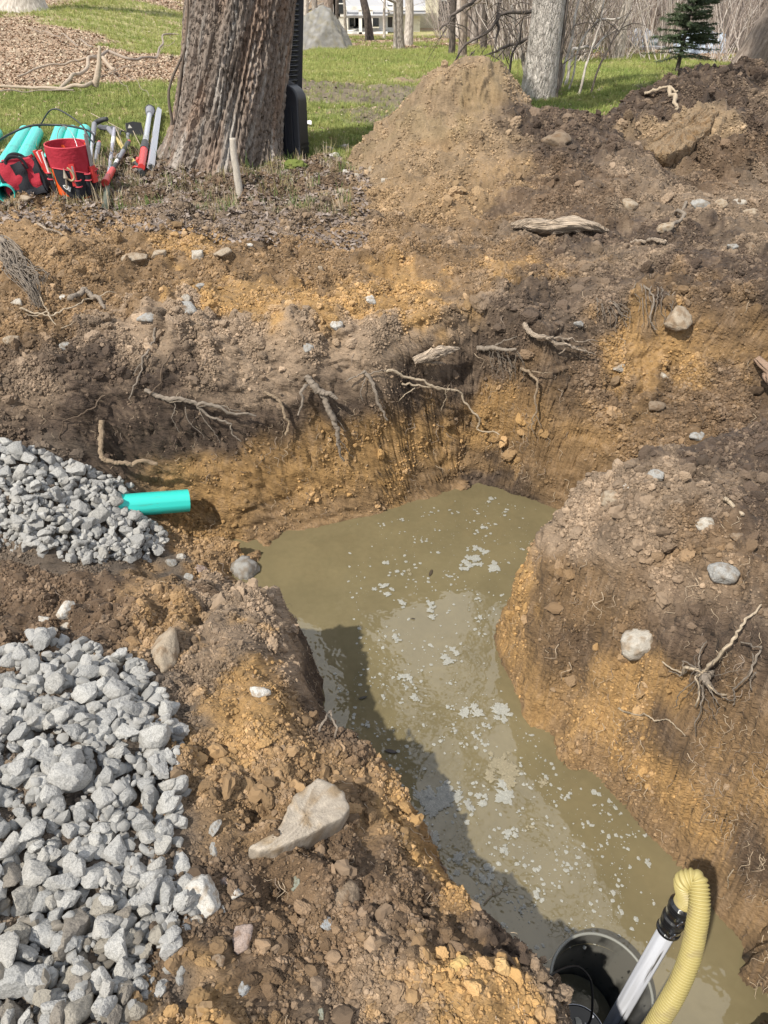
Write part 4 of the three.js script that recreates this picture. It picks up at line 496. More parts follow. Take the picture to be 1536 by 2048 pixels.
{ // the root crown on the right bank: a woody heart with roots on all sides
  const c = [1436, 1346], ends = [[1333, 1314, 9, 3], [1536, 1226, 9, 5], [1434, 1284, 4, 3], [1408, 1410, 7, 4], [1448, 1402, 4, 2], [1400, 1465, 4, 2], [1364, 1418, 3, 1.5], [1466, 1382, 6, 4], [1345, 1330, 4, 2], [1480, 1392, 3, 2], [1392, 1372, 2, 1], [1384, 1394, 2, 1], [1420, 1300, 2, 1], [1402, 1322, 2, 1], [1460, 1310, 2, 1], [1426, 1420, 2, 1], [1440, 1440, 2, 1], [1380, 1350, 2, 1], [1452, 1420, 2, 1], [1500, 1330, 2, 1]];
  const g = root('dead_root', 'star-shaped root crown with roots radiating over the right bank', 'root', rootGrey, [[[1430, 1338, .02], [1440, 1352, .05], [1442, 1368, .05]], 22, 15]);
  for (const [u, v, a, b] of ends) mesh('rootlet', rootGeo([[c[0], c[1], .04], [lerp(c[0], u, .4) + (rng() - .5) * 6, lerp(c[1], v, .4) + (rng() - .5) * 6, .06], [lerp(c[0], u, .75), lerp(c[1], v, .75) + 3, .05], [u, v, .03]], a, b), a > 4 ? rootPale : rootGrey, g);
}
root('dead_root', 'second tangle of pale roots at the right edge', 'root', rootGrey, [[[1536, 1290, .03], [1520, 1330, .06], [1490, 1370, .05], [1470, 1400, .03]], 6, 3], [[[1502, 1288, .03], [1520, 1286, .05], [1540, 1292, .05]], 4, 3], [[[1540, 1330, .05], [1525, 1360, .04], [1515, 1375, .03]], 5, 3], [[[1530, 1300, .05], [1524, 1320, .05], [1510, 1345, .04]], 3, 1.5]);
root('straw_stalk', 'thin dry straw lying on the right bank near the hose', 'straw', rootPale, [[[1472, 1736, .01], [1466, 1752, .02], [1461, 1776, .01]], 3, 2]);
root('stick', 'short peeled stick on top of the right bank', 'stick', rootPale, [[[1443, 999, .02], [1462, 1014, .03], [1482, 1031, .02]], 11, 9]);
root('stick', 'peeled forked branch lying on the dark topsoil heap', 'branch', rootPale, [[[1284, 195, .04], [1310, 189, .06], [1336, 186, .06], [1358, 191, .05]], 7, 5], [[[1336, 188, .06], [1350, 205, .03], [1352, 220, .0]], 10, 9, 'branch_stub']);
root('dead_root', 'curled grey root in the rubble right of the pale log', 'root', rootGrey, [[[1372, 412, .03], [1374, 432, .05], [1362, 452, .05], [1342, 462, .03], [1330, 462, .01]], 8, 7]);
root('dead_root', 'flat grey root on the dirt right of the pale log', 'root', weathered, [[[1262, 487, .01], [1290, 490, .03], [1312, 488, .03], [1330, 493, .02]], 6, 10]);
root('dead_root', 'looped rootlet poking from the left bank above the water', 'root', rootGrey, [[[636, 1474, .02], [642, 1462, .05], [655, 1460, .06], [664, 1475, .05], [666, 1486, .02]], 6, 5]);
root('dead_root', 'fine roots draped beside the big tan rock in the dark bank', 'root', rootGrey, [[[1290, 575, .01], [1300, 600, .04], [1302, 640, .05], [1308, 658, .03]], 5, 3], ...Array.from({ length: 9 }, (_, i) => [[[1270 + i * 10, 570 + i * 2, .02], [1274 + i * 9, 595 + (i * 17) % 20, .04], [1276 + i * 9, 625 + (i * 29) % 30, .02]], 2.2, 1.2]));
root('dead_root', 'spray of thin roots on the dark bank left of the big tan rock', 'root', rootGrey, [[[1195, 600, .01], [1220, 612, .04], [1256, 636, .03]], 5, 2], ...Array.from({ length: 10 }, (_, i) => [[[1195 + i * 4, 598 + i, .02], [1196 + i * 6, 620 + (i * 11) % 14, .04], [1200 + i * 6, 640 + (i * 31) % 26, .02]], 2, 1]));
// matted hanging rootlets at the left edge
{
  const g = thing('root_mat', 'matted grey rootlets hanging over the dirt at the left edge', 'root'), gs = [], R = mulberry(61);
  for (let i = 0; i < 70; i++) { const a = R(), b = R(), P = onDirt([[-20 + a * 40, 468 + a * 10 + R() * 30, .03], [15 + a * 40 + R() * 15, 520 + R() * 24, .05 + R() * .03], [40 + a * 30 + R() * 20, 562 + b * 20, .05 + R() * .02], [62 + R() * 26, 590 + b * 34, .02]]); gs.push(tube(bend(P, .12, i), [.004, .0025, .001], { seg: 2, sides: 4 })); }
  mesh('fibres', gs, rootGrey, g).userData.kind = 'stuff'; mesh('stem', rootGeo([[-10, 470, .02], [30, 530, .04], [70, 590, .03]], 16, 5), rootGrey, g);
}
// splintered wood
function splinter(name, label, cat, L, w, mat, sd, flat = .5) { const P = onDirt(L), r = P.map((p, i) => pxToM(p, w[i]) / 2), g = tube(P, r, { seg: 10, sides: 22, lump: 0, flat: 1 }), p = g.attributes.position, c = new THREE.CatmullRomCurve3(P, false, 'centripetal'); const n = (P.length - 1) * 10 + 1; for (let i = 0; i < n; i++) { const q = c.getPoint(i / (n - 1)); for (let s = 0; s <= 22; s++) { const k = i * 23 + s, a = (s % 22) / 22 * 6.283, rid = 1 + .42 * nz3(Math.cos(a) * 1.6 + sd, Math.sin(a) * 1.6, i * .07) + .3 * (Math.abs(nz3(Math.cos(a) * 5 + sd, Math.sin(a) * 5, i * .05)) - .3) + .2 * nz3(Math.cos(a) * 9, Math.sin(a) * 9 + sd, i * .2); const d = V(p.getX(k), p.getY(k), p.getZ(k)).sub(q).multiplyScalar(rid); d.y *= flat + .3; q.clone().add(d).toArray(p.array, k * 3); } } g.computeVertexNormals(); return tag(mesh(name, g, mat), label, cat); }
splinter('log', 'weathered pale log lying on the dirt below the dark heap', 'log', [[1020, 459, .03], [1060, 463, .05], [1110, 466, .06], [1165, 463, .06], [1212, 466, .04]], [12, 26, 34, 30, 8], weathered, 3);
splinter('log', 'splintered pale wood chunk on the brow of the back bank', 'wood', [[824, 714, .03], [850, 700, .06], [878, 688, .07], [904, 684, .06]], [14, 24, 22, 6], weathered, 8);
splinter('log', 'reddish broken root stump at the right edge of the slope', 'wood', [[1508, 728, .05], [1522, 755, .09], [1534, 785, .1], [1546, 815, .08]], [14, 26, 24, 10], wood([.34, .235, .17]), 13);
splinter('log', 'small pale wood chip under the splintered chunk', 'wood', [[840, 722, .02], [862, 722, .03], [884, 727, .02]], [4, 9, 4], weathered, 17);
// fine root hairs all over the cut faces
{
  const R = mulberry(313), hair = [0, 1, 2, 3].map(k => tube([V(0, 0, 0), V(.25 * Math.sin(k), .1, .3), V(.3 * Math.cos(k * 2), .16, .65), V(.1 * k - .2, .05, 1)], [.022, .016, .006], { seg: 2, sides: 4, caps: false })), L = [[], [], [], []];
  const want = k => { const x = GP[k * 3], y = GP[k * 3 + 1], z = GP[k * 3 + 2]; if (y < .05 || z < -7 || z > -.5 || !inView(x, y, z)) return 0; const soil = clamp(1 - GREEN[k] * 2 - LEAF[k] * 2 - STONE[k] * 3); return soil * (fbm2(x * 2 + 70, z * 2 + y * 2, 2) > .02 ? 1 : .12) / (1 + z * z * .3); };
  for (const s of scatter(3600, want, 88)) { const l = (.015 + .05 * R() * R()) * (1 + .1 * -s.z), t = V(R() - .5, -.25 - R() * .5, R() - .3).normalize(), q = new THREE.Quaternion().setFromUnitVectors(V(0, 0, 1), t), w = R(); L[Math.floor(R() * 4)].push({ p: V(s.x, s.y, s.z).addScaledVector(s.n, .004), q, s: V(l, l, l), c: w < .5 ? [.42, .33, .23] : w < .8 ? [.28, .22, .17] : [.16, .12, .09] }); }
  hair.forEach((g, k) => instanced('root_hairs', g, new THREE.MeshStandardMaterial({ roughness: 1 }), L[k], 'fine root hairs and straws in the cut soil'));
}
// ---------------------------------------------------------------- things in the pit: teal pipe, pail, pump, white pipe, hose, foam
const teal = new THREE.MeshStandardMaterial({ color: 0xffffff, map: noiseTex(512, (u, v) => { const d = smooth(.15, .5, tile(u, v, 8, 4, 51)) * .22 + smooth(.34, .46, tile(u, v, 50, 2, 52)) * .35; return [lerp(.2, .5, d), lerp(.76, .46, d), lerp(.71, .37, d)]; }, true), roughness: .38 });
const tealIn = std([.03, .16, .15], .6);
function plasticPipe(len, r, wall, mat, seg = 40) { const sh_ = new THREE.LatheGeometry([[r - wall, 0], [r, 0], [r, .002], [r, len - .002], [r, len], [r - wall, len], [r - wall, 0]].map(([x, y]) => new THREE.Vector2(x, y)), seg); return toCreasedNormals(sh_, .6); }
{
  const a = atH(212, 1014, .34), b = atH(377, 1001, .28), d = b.clone().sub(a), g = thing('pipe_stub', 'short teal sewer pipe poking out of the far gravel pile', 'pipe', a);
  mesh('pipe', plasticPipe(d.length(), .0535, .004, teal), teal, g); upTo(g, d);
}
// pail
const pailC = atH(1203, 1978, .05);
{
  const R1 = .141, g = thing('sump_pail', 'mud-stained grey plastic pail sunk in the water at bottom right', 'pail', V(pailC.x, pailC.y, pailC.z)); g.rotation.set(.1, 0, -.07);
  const pailTex = noiseTex(512, (u, v) => { const m = smooth(-.1, .35, tile(u, v, 6, 5, 71)), s = smooth(.28, .4, tile(u, v, 26, 3, 72)), t = lerp(.4, .17, m) * (1 - .6 * s); return [t, t * .985, t * .92]; }, true); pailTex.repeat.set(1, 1);
  const pm = new THREE.MeshStandardMaterial({ map: pailTex, roughness: .55 });
  mesh('shell', toCreasedNormals(new THREE.LatheGeometry([[.001, -.36], [.12, -.36], [R1 - .004, 0], [R1, .001], [R1 + .001, -.004], [R1 - .002, -.04], [.123, -.363], [.001, -.363]].map(([x, y]) => new THREE.Vector2(x, y)), 64), .7), pm, g);
  mesh('rim', new THREE.TorusGeometry(R1, .0045, 8, 64).rotateX(Math.PI / 2), std([.2, .2, .175], .55), g);
  mesh('sump_water', new THREE.CircleGeometry(.119, 48).rotateX(-Math.PI / 2).translate(0, -.3, 0), waterMat, g);
}
// pump standing in the pail
{
  const c = V(pailC.x - .042, pailC.y - .2, pailC.z + .045), g = thing('sump_pump', 'black submersible pump standing inside the pail', 'pump', c), blk = new THREE.MeshStandardMaterial({ color: lin(.014, .015, .018), roughness: .32 }), met = new THREE.MeshStandardMaterial({ color: lin(.6, .6, .62), metalness: 1, roughness: .35 });
  mesh('housing', toCreasedNormals(new THREE.LatheGeometry([[.001, -.15], [.07, -.15], [.078, -.14], [.078, -.004], [.074, 0], [.001, 0]].map(([x, y]) => new THREE.Vector2(x, y)), 56), .5), blk, g);
  mesh('lid_ring', new THREE.TorusGeometry(.0775, .0016, 8, 64).rotateX(Math.PI / 2).translate(0, .001, 0), met, g);
  mesh('cable_boss', toCreasedNormals(new THREE.LatheGeometry([[.001, .028], [.02, .028], [.023, .024], [.026, .004], [.036, 0]].map(([x, y]) => new THREE.Vector2(x, y)), 32), .5).translate(-.032, .001, .004), blk, g);
  const pl = mesh('name_plate', new THREE.ExtrudeGeometry((() => { const s = new THREE.Shape(); s.moveTo(-.0075, .05); s.lineTo(.003, .05); s.lineTo(.0085, .042); s.lineTo(.0085, -.055); s.lineTo(-.0075, -.055); return s; })(), { depth: .003, bevelEnabled: true, bevelSize: .0008, bevelThickness: .0008, bevelSegments: 1 }).rotateX(-Math.PI / 2), new THREE.MeshStandardMaterial({ map: noiseTex(128, (u, v) => { const t = clamp(.62 + .8 * tile(u, v, 8, 3, 75), .15, .9); return [t, t * .99, t * .93]; }, true), roughness: .6 }), g); pl.position.set(.008, .0012, .008); pl.rotation.y = .05;
  for (const [x, z] of [[.05, -.045], [-.055, -.045], [-.03, .06]]) mesh('bolt', new THREE.CylinderGeometry(.0045, .0045, .004, 10).translate(x, .002, z), met, g);
  // worn lettering beside the plate: only strokes are left of it
  for (let k = 0; k < 9; k++) mesh('lettering', box(.0042 - (k % 3) * .001, .0006, .0032, .026 + (k % 2) * .0008, .0014, -.028 + k * .0062), std([.62, .64, .66], .6), g);
}
{
  const P = [V(-.07, .03, -.055), V(-.09, .012, -.05), V(-.05, -.01, -.06), V(-.014, -.05, -.045), V(-.006, -.1, -.01), V(-.016, -.16, .03), V(-.06, -.165, .045)].map(p => p.add(V(pailC.x, pailC.y, pailC.z)));
  tag(mesh('pump_cable', tube([V(pailC.x - .2, .06, pailC.z - .0), V(pailC.x - .148, pailC.y + .03, pailC.z - .02), ...P.slice(1)], [.0035, .0035], { seg: 8, sides: 8 }), std([.012, .012, .013], .45)), 'black power cable running from the bank into the pail', 'cable');
}
// white riser pipe
const pipeA = V(.682, -.25, -.842), pipeB = V(.77, .285, -.918), pipeD = pipeB.clone().sub(pipeA).normalize();
{
  const wt = noiseTex(512, (u, v) => { const m = smooth(.3, .5, tile(u, v, 7, 4, 81)) * .75 + .12 * smooth(0, .4, tile(u, v, 4, 3, 83)); return [lerp(.78, .2, m), lerp(.79, .19, m), lerp(.82, .17, m)]; }, true); wt.repeat.set(1, 1);
  const g = thing('riser_pipe', 'white plastic pump pipe rising out of the pail', 'pipe', pipeA); mesh('pipe', plasticPipe(pipeB.distanceTo(pipeA), .0243, .003, null), new THREE.MeshStandardMaterial({ map: wt, roughness: .35 }), g); upTo(g, pipeD);
}
// rubber coupling with steel clamps
const coupTop = pipeB.clone().addScaledVector(pipeD, .085);
{
  const g = thing('rubber_coupling', 'black rubber coupling with steel clamps joining pipe and yellow hose', 'coupling', pipeB.clone().addScaledVector(pipeD, -.035)), rub = new THREE.MeshStandardMaterial({ color: lin(.012, .012, .013), roughness: .3 }), met = new THREE.MeshStandardMaterial({ color: lin(.68, .70, .72), metalness: 1, roughness: .22 });
  upTo(g, pipeD); g.rotateY(.5);
  mesh('sleeve', toCreasedNormals(new THREE.LatheGeometry([[.0245, 0], [.0305, 0], [.032, .003], [.032, .01], [.029, .013], [.029, .04], [.032, .045], [.033, .06], [.029, .066], [.03, .095], [.033, .1], [.033, .112], [.028, .118], [.026, .12]].map(([x, y]) => new THREE.Vector2(x, y)), 48), .5), rub, g);
  for (const y of [.026, .081]) { const c = mesh('clamp', new THREE.CylinderGeometry(.0303, .0303, .011, 40, 1, true).translate(0, y, 0), met, g); mesh('clamp_screw', [box(.012, .013, .009, -.026, y, .0215), rod(V(-.038, y, .028), V(-.012, y, .026), .0032)], met, c); }
}
// corrugated hose
{
  const H = (u, v, h) => atH(u, v, h), P = [coupTop.clone().addScaledVector(pipeD, -.03), coupTop.clone().addScaledVector(pipeD, .02), H(1371, 1762, .46), H(1392, 1760, .475), H(1399, 1800, .455), H(1392, 1860, .40), H(1378, 1920, .335), H(1350, 1985, .26), H(1312, 2048, .175), H(1270, 2110, .12), H(1225, 2200, .16), V(.52, .44, -.3), V(.42, .62, -.12), V(.3, .72, .3), V(.1, .78, .9)];
  const c = new THREE.CatmullRomCurve3(P, false, 'centripetal'), L = c.getLength(), pitch = .0074, n = Math.round(L / pitch) * 6, fr = c.computeFrenetFrames(8), pos = [], idx = [], S = 28; let nrm = null;
  for (let i = 0; i <= n; i++) { const t = i / n, p = c.getPointAt(t), T = c.getTangentAt(t); if (!nrm) nrm = V(0, 0, 1).cross(T).normalize(); nrm.sub(T.clone().multiplyScalar(nrm.dot(T))).normalize(); const B = T.clone().cross(nrm), f = (i % 6) / 6, r = .0264 + (f < .17 ? -.0042 : f < .34 ? -.0012 : f > .82 ? -.0008 : .0002); for (let s = 0; s < S; s++) { const a = s / S * 6.2832, q = p.clone().addScaledVector(nrm, Math.cos(a) * r).addScaledVector(B, Math.sin(a) * r); pos.push(q.x, q.y, q.z); } }
  for (let i = 0; i < n; i++) for (let s = 0; s < S; s++) { const a = i * S + s, b = i * S + (s + 1) % S; idx.push(a, b, a + S, b, b + S, a + S); }
  const g = new THREE.BufferGeometry(); g.setAttribute('position', new THREE.Float32BufferAttribute(pos, 3)); g.setIndex(idx); g.computeVertexNormals();
  const col = []; for (let i = 0; i < pos.length; i += 3) { const d = smooth(.12, .45, fbm3(pos[i] * 16, pos[i + 1] * 16, pos[i + 2] * 16, 4)) * .5; col.push(lerp(.38, .27, d), lerp(.315, .215, d), lerp(.12, .11, d)); } g.setAttribute('color', new THREE.Float32BufferAttribute(col, 3));   // mud splashes
  tag(mesh('corrugated_hose', g, new THREE.MeshStandardMaterial({ vertexColors: true, roughness: .5 })), 'yellow corrugated hose arching over the black coupling', 'hose');
}
// foam rafts: u, v, width px, height px, blobs
{
  const R = mulberry(404), foamTex = noiseTex(256, (u, v) => { const b = Math.abs(tile(u, v, 22, 3, 91)), t = clamp(.62 + .5 * b, .4, .95); return [t, t, t * .97]; }, true); foamTex.repeat.set(6, 6);
  const foamMats = [[.80, .79, .74], [.70, .69, .65], [.66, .57, .40]].map(c => new THREE.MeshStandardMaterial({ color: lin(...c), map: foamTex, bumpMap: foamTex, bumpScale: .003, roughness: .55, transparent: true, opacity: .84 }));
  function blob(x, z, r, y, k = 26) { const pos = [x, y + .0015, z], idx = [], o = R() * 50, e = .6 + .5 * R(), an = R() * 3; for (let i = 0; i < k; i++) { const a = i / k * 6.283, q = r * Math.max(.25, 1 + .45 * nz2(Math.cos(a) * 1.2 + o, Math.sin(a) * 1.2) + .3 * nz2(Math.cos(a) * 3.5 + o, Math.sin(a) * 3.5)), X = Math.cos(a) * q, Z = Math.sin(a) * q * e; pos.push(x + X * Math.cos(an) - Z * Math.sin(an), y, z + X * Math.sin(an) + Z * Math.cos(an)); idx.push(0, 1 + (i + 1) % k, 1 + i); } const g = new THREE.BufferGeometry(); g.setAttribute('position', new THREE.Float32BufferAttribute(pos, 3)); g.setAttribute('uv', new THREE.Float32BufferAttribute(pos.flatMap((_, i) => i % 3 ? [] : [pos[i], pos[i + 2]]), 2)); g.setIndex(idx); g.computeVertexNormals(); return g; }
  // list: u, v, w, h, number of blobs, tone
  const F = [[900, 1310, 30, 45, 7, 0], [938, 1422, 38, 30, 8, 0], [1005, 1425, 34, 36, 9, 0], [900, 1415, 24, 14, 3, 0], [960, 1105, 26, 40, 8, 0], [940, 1130, 60, 28, 12, 0], [985, 1140, 24, 30, 6, 0], [760, 1180, 52, 26, 8, 0], [800, 1210, 20, 22, 4, 0], [865, 1222, 26, 40, 5, 0], [957, 1240, 26, 16, 4, 0], [868, 1215, 16, 18, 3, 0], [958, 1197, 26, 16, 4, 0], [790, 1150, 30, 14, 4, 0], [830, 1395, 20, 40, 6, 0], [808, 1352, 26, 36, 6, 0], [818, 1370, 30, 14, 4, 0], [796, 1275, 18, 24, 4, 0], [705, 1475, 24, 16, 4, 1], [735, 1450, 18, 16, 3, 0], [1000, 1545, 60, 50, 16, 2], [985, 1525, 24, 34, 5, 2], [1008, 1510, 20, 20, 4, 2], [870, 1605, 60, 70, 16, 1], [905, 1580, 30, 50, 9, 1], [925, 1610, 44, 26, 8, 1], [862, 1675, 26, 60, 8, 1], [876, 1700, 24, 40, 6, 1], [1000, 1582, 40, 46, 7, 0], [962, 1600, 26, 40, 6, 0], [1015, 1665, 40, 30, 7, 0], [1005, 1700, 30, 20, 5, 0], [918, 1730, 28, 40, 6, 1], [975, 1750, 28, 44, 6, 0], [942, 1745, 16, 20, 3, 0], [1080, 1790, 18, 38, 4, 0], [1042, 1817, 18, 20, 3, 1], [1085, 1565, 26, 18, 4, 2], [1040, 1625, 14, 22, 3, 0], [1060, 1655, 16, 12, 3, 2], [1120, 1495, 26, 10, 3, 0], [1278, 1670, 32, 14, 4, 0], [1297, 1722, 18, 16, 3, 0], [905, 1025, 26, 10, 4, 0], [870, 1025, 20, 8, 3, 0], [985, 1000, 24, 16, 4, 0], [1010, 1025, 16, 20, 4, 0], [975, 1050, 34, 16, 6, 0], [950, 1020, 18, 10, 3, 0], [803, 1042, 20, 10, 3, 0], [845, 1080, 22, 10, 3, 0], [875, 1060, 14, 8, 2, 0], [775, 1130, 22, 14, 3, 0], [900, 1150, 16, 14, 3, 0], [818, 1148, 18, 14, 3, 2], [1060, 1470, 16, 10, 3, 0], [955, 1470, 14, 12, 3, 0], [905, 1460, 14, 12, 3, 0], [1035, 1530, 22, 12, 3, 0], [1085, 1520, 14, 10, 2, 0], [880, 1480, 14, 12, 2, 0], [770, 1395, 16, 14, 3, 0], [745, 1360, 12, 16, 3, 0], [905, 1365, 14, 12, 2, 0], [1140, 1590, 12, 14, 2, 0], [1190, 1612, 12, 10, 2, 0], [1100, 1650, 14, 16, 2, 0], [980, 1450, 30, 18, 5, 0]];
  for (const [u, v, w, h, n, tone] of F) {
    const gs = []; for (let k = 0; k < n + 2; k++) { const a = R() * 6.283, q = Math.sqrt(R()), p = atH(u + Math.cos(a) * q * w * .5, v + Math.sin(a) * q * h * .5, 0); gs.push(blob(p.x, p.z, pxToM(p, Math.min(w, h) * (.08 + .28 * R() * R() + (k % 3 ? 0 : .1))), .0022 + .0009 * (k % 5))); }
    tag(mesh('foam_raft', gs, foamMats[tone]), tone === 2 ? 'yellowish foam raft floating on the murky water' : tone === 1 ? 'greyish foam raft near the left bank on the murky water' : 'white foam raft floating on the murky water', 'foam', ['white foam rafts on the water', 'greyish foam rafts on the water', 'yellowish foam rafts on the water'][tone]).userData.group;
  }
  const gs = []; for (let k = 0; k < 4200; k++) { const t = R(), u = lerp(lerp(620, 760, t), lerp(1090, 1350, t), R()) + (t < .3 ? 60 : 0), v = lerp(1000, 1900, Math.pow(t, .8)); if (fbm2(u * .006, v * .006, 2) < -.12 && R() < .8) continue; const p = atH(u, v, 0); if (baseH(p.x, p.z) > -.05) continue; gs.push(blob(p.x, p.z, .001 + .0085 * R() ** 4, .0018, 6)); }
  const fl = mesh('foam_flecks', gs, foamMats[0]); fl.userData.kind = 'stuff'; fl.userData.label = 'tiny foam flecks and bubbles drifting on the water';
  // scraps afloat
  const leafAt = (u, v, w, c, label) => { const p = atH(u, v, .004), r = pxToM(p, w) / 2, s = new THREE.Shape(); s.moveTo(-r, 0); s.quadraticCurveTo(-r * .2, r * .6, r, r * .15); s.quadraticCurveTo(r * .2, -r * .5, -r, 0); const m = mesh('floating_leaf', new THREE.ExtrudeGeometry(s, { depth: .0015, bevelEnabled: true, bevelSize: .0006, bevelThickness: .0006, bevelSegments: 1 }).rotateX(-Math.PI / 2), std(c, .6)); m.position.copy(p); m.rotation.y = u; m.rotation.x = .06; return tag(m, label, 'leaf'); };
  leafAt(862, 1146, 20, [.05, .035, .02], 'dark leaf floating in the back half of the water'); leafAt(782, 1502, 26, [.045, .035, .03], 'dark leaf floating beside the left bank'); leafAt(726, 1395, 18, [.04, .035, .025], 'small dark leaf afloat near the left bank'); leafAt(826, 1237, 8, [.04, .03, .02], 'speck of bark afloat in the middle of the water');
  const T = [[968, 1808], [985, 1790], [1000, 1785], [1018, 1770]].map(([u, v]) => atH(u, v, .006)); tag(mesh('floating_twig', [tube(bend(T, .2, 5), [.002, .0012], { seg: 3, sides: 6 }), tube(bend([T[1], atH(990, 1768, .006)], .1, 2), [.0015, .0008], { seg: 3, sides: 5 })], rootPale), 'pale forked twig floating near the left bank', 'twig');
}
// ---------------------------------------------------------------- bundle of teal pipes on the grass
{
  const SPEC = [[-12, 252, 'teal pipe at the left edge of the pipe bundle, mostly cut off'], [47, 249, 'teal pipe, second of the left pair on the grass'], [70, 251, 'teal pipe with its open end showing beside the tool bag'], [117, 245, 'teal pipe behind the bucket, left of three'], [143, 249, 'teal pipe behind the bucket, middle of three'], [167, 248, 'teal pipe behind the bucket, right of three']];
  const ref0 = atH(70, 250, 1.16), ref1 = atH(9, 364, 1.16), dir = ref1.clone().sub(ref0), L = dir.length() + .05; dir.normalize();
  SPEC.forEach(([u, v, label], i) => {
    const a = atH(u, v, 1.165 + (i === 3 ? .01 : 0)), g = thing('sewer_pipe', label, 'pipe', a, 'teal pipes bundled on the grass'); const b = a.clone().addScaledVector(dir, L + (i % 2) * .03);
    const ya = surf(a.x, a.z) + .056, yb = Math.max(surf(b.x, b.z) + .05, surf(lerp(a.x, b.x, .6), lerp(a.z, b.z, .6)) + .03); a.y = ya; b.y = yb; g.position.copy(a); if (i >= 3) b.lerp(a, .42); const D = b.clone().sub(a); upTo(g, D);
    mesh('pipe', plasticPipe(D.length(), .0535, .0045, teal), teal, g);
    mesh('print', (() => { const gs = []; for (let k = 0; k < (i >= 3 ? 7 : 16); k++) gs.push(box(.012, .035, .0008, 0, .5 + k * .07 + (k % 4 === 0 ? .02 : 0), 0)); const m = mergeGeometries(gs); m.translate(0, 0, .0537); m.rotateY(.5); return m; })(), std([.02, .06, .07], .6), g);
  });
  const strap = (L, r, label) => tag(mesh('strap', tube(L.map(([u, v, z]) => atZ(u, v, z)), [r, r], { seg: 6, sides: 6, flat: 1 }), std([.015, .015, .018], .5)), label, 'strap');
  strap([[-20, 292, -6.1], [20, 268, -6.3], [60, 252, -6.35], [110, 250, -6.4], [150, 254, -6.35], [186, 268, -6.25], [188, 285, -6.2]], .008, 'black band across the bundle of teal pipes');
  strap([[78, 255, -6.4], [100, 221, -6.4], [112, 218, -6.4], [140, 232, -6.35], [165, 252, -6.3], [178, 275, -6.25], [190, 288, -6.15]], .006, 'loose black band looping up over the teal pipes');
}
// ---------------------------------------------------------------- orange bucket in a red and black tool organizer
const redM = new THREE.MeshStandardMaterial({ color: lin(.34, .014, .03), roughness: .85, bumpMap: noiseTex(128, (u, v) => .5 + .4 * tile(u, v, 10, 3, 61)), bumpScale: .004 }), blackCloth = new THREE.MeshStandardMaterial({ color: lin(.014, .015, .02), roughness: .9, bumpMap: redM.bumpMap, bumpScale: .004 }), orangeM = std([.72, .105, .018], .45), steel = new THREE.MeshStandardMaterial({ color: lin(.5, .5, .52), metalness: .9, roughness: .4 }), redPlastic = std([.55, .04, .035], .45), trimM = std([.5, .05, .07], .7);
function wrap(fn, a0, a1, n, y0, y1, m, bulge = 0) { // a piece of cloth on a round wall: fn(angle, t) -> radius
  const pos = [], idx = []; for (let j = 0; j <= m; j++) for (let i = 0; i <= n; i++) { const a = lerp(a0, a1, i / n), Y0 = typeof y0 === 'function' ? y0(a) : y0, Y1 = typeof y1 === 'function' ? y1(a) : y1, y = lerp(Y0, Y1, j / m), r = fn(a, y, i / n, j / m); pos.push(Math.sin(a) * r, y, Math.cos(a) * r); } for (let j = 0; j < m; j++) for (let i = 0; i < n; i++) { const a = j * (n + 1) + i; idx.push(a, a + 1, a + n + 1, a + 1, a + n + 2, a + n + 1); } const g = new THREE.BufferGeometry(); g.setAttribute('position', new THREE.Float32BufferAttribute(pos, 3)); g.setAttribute('uv', new THREE.Float32BufferAttribute(pos.flatMap((_, i) => i % 3 ? [] : [Math.atan2(pos[i], pos[i + 2]) * .3, pos[i + 1] * 3]), 2)); g.setIndex(idx); g.computeVertexNormals(); return g; }
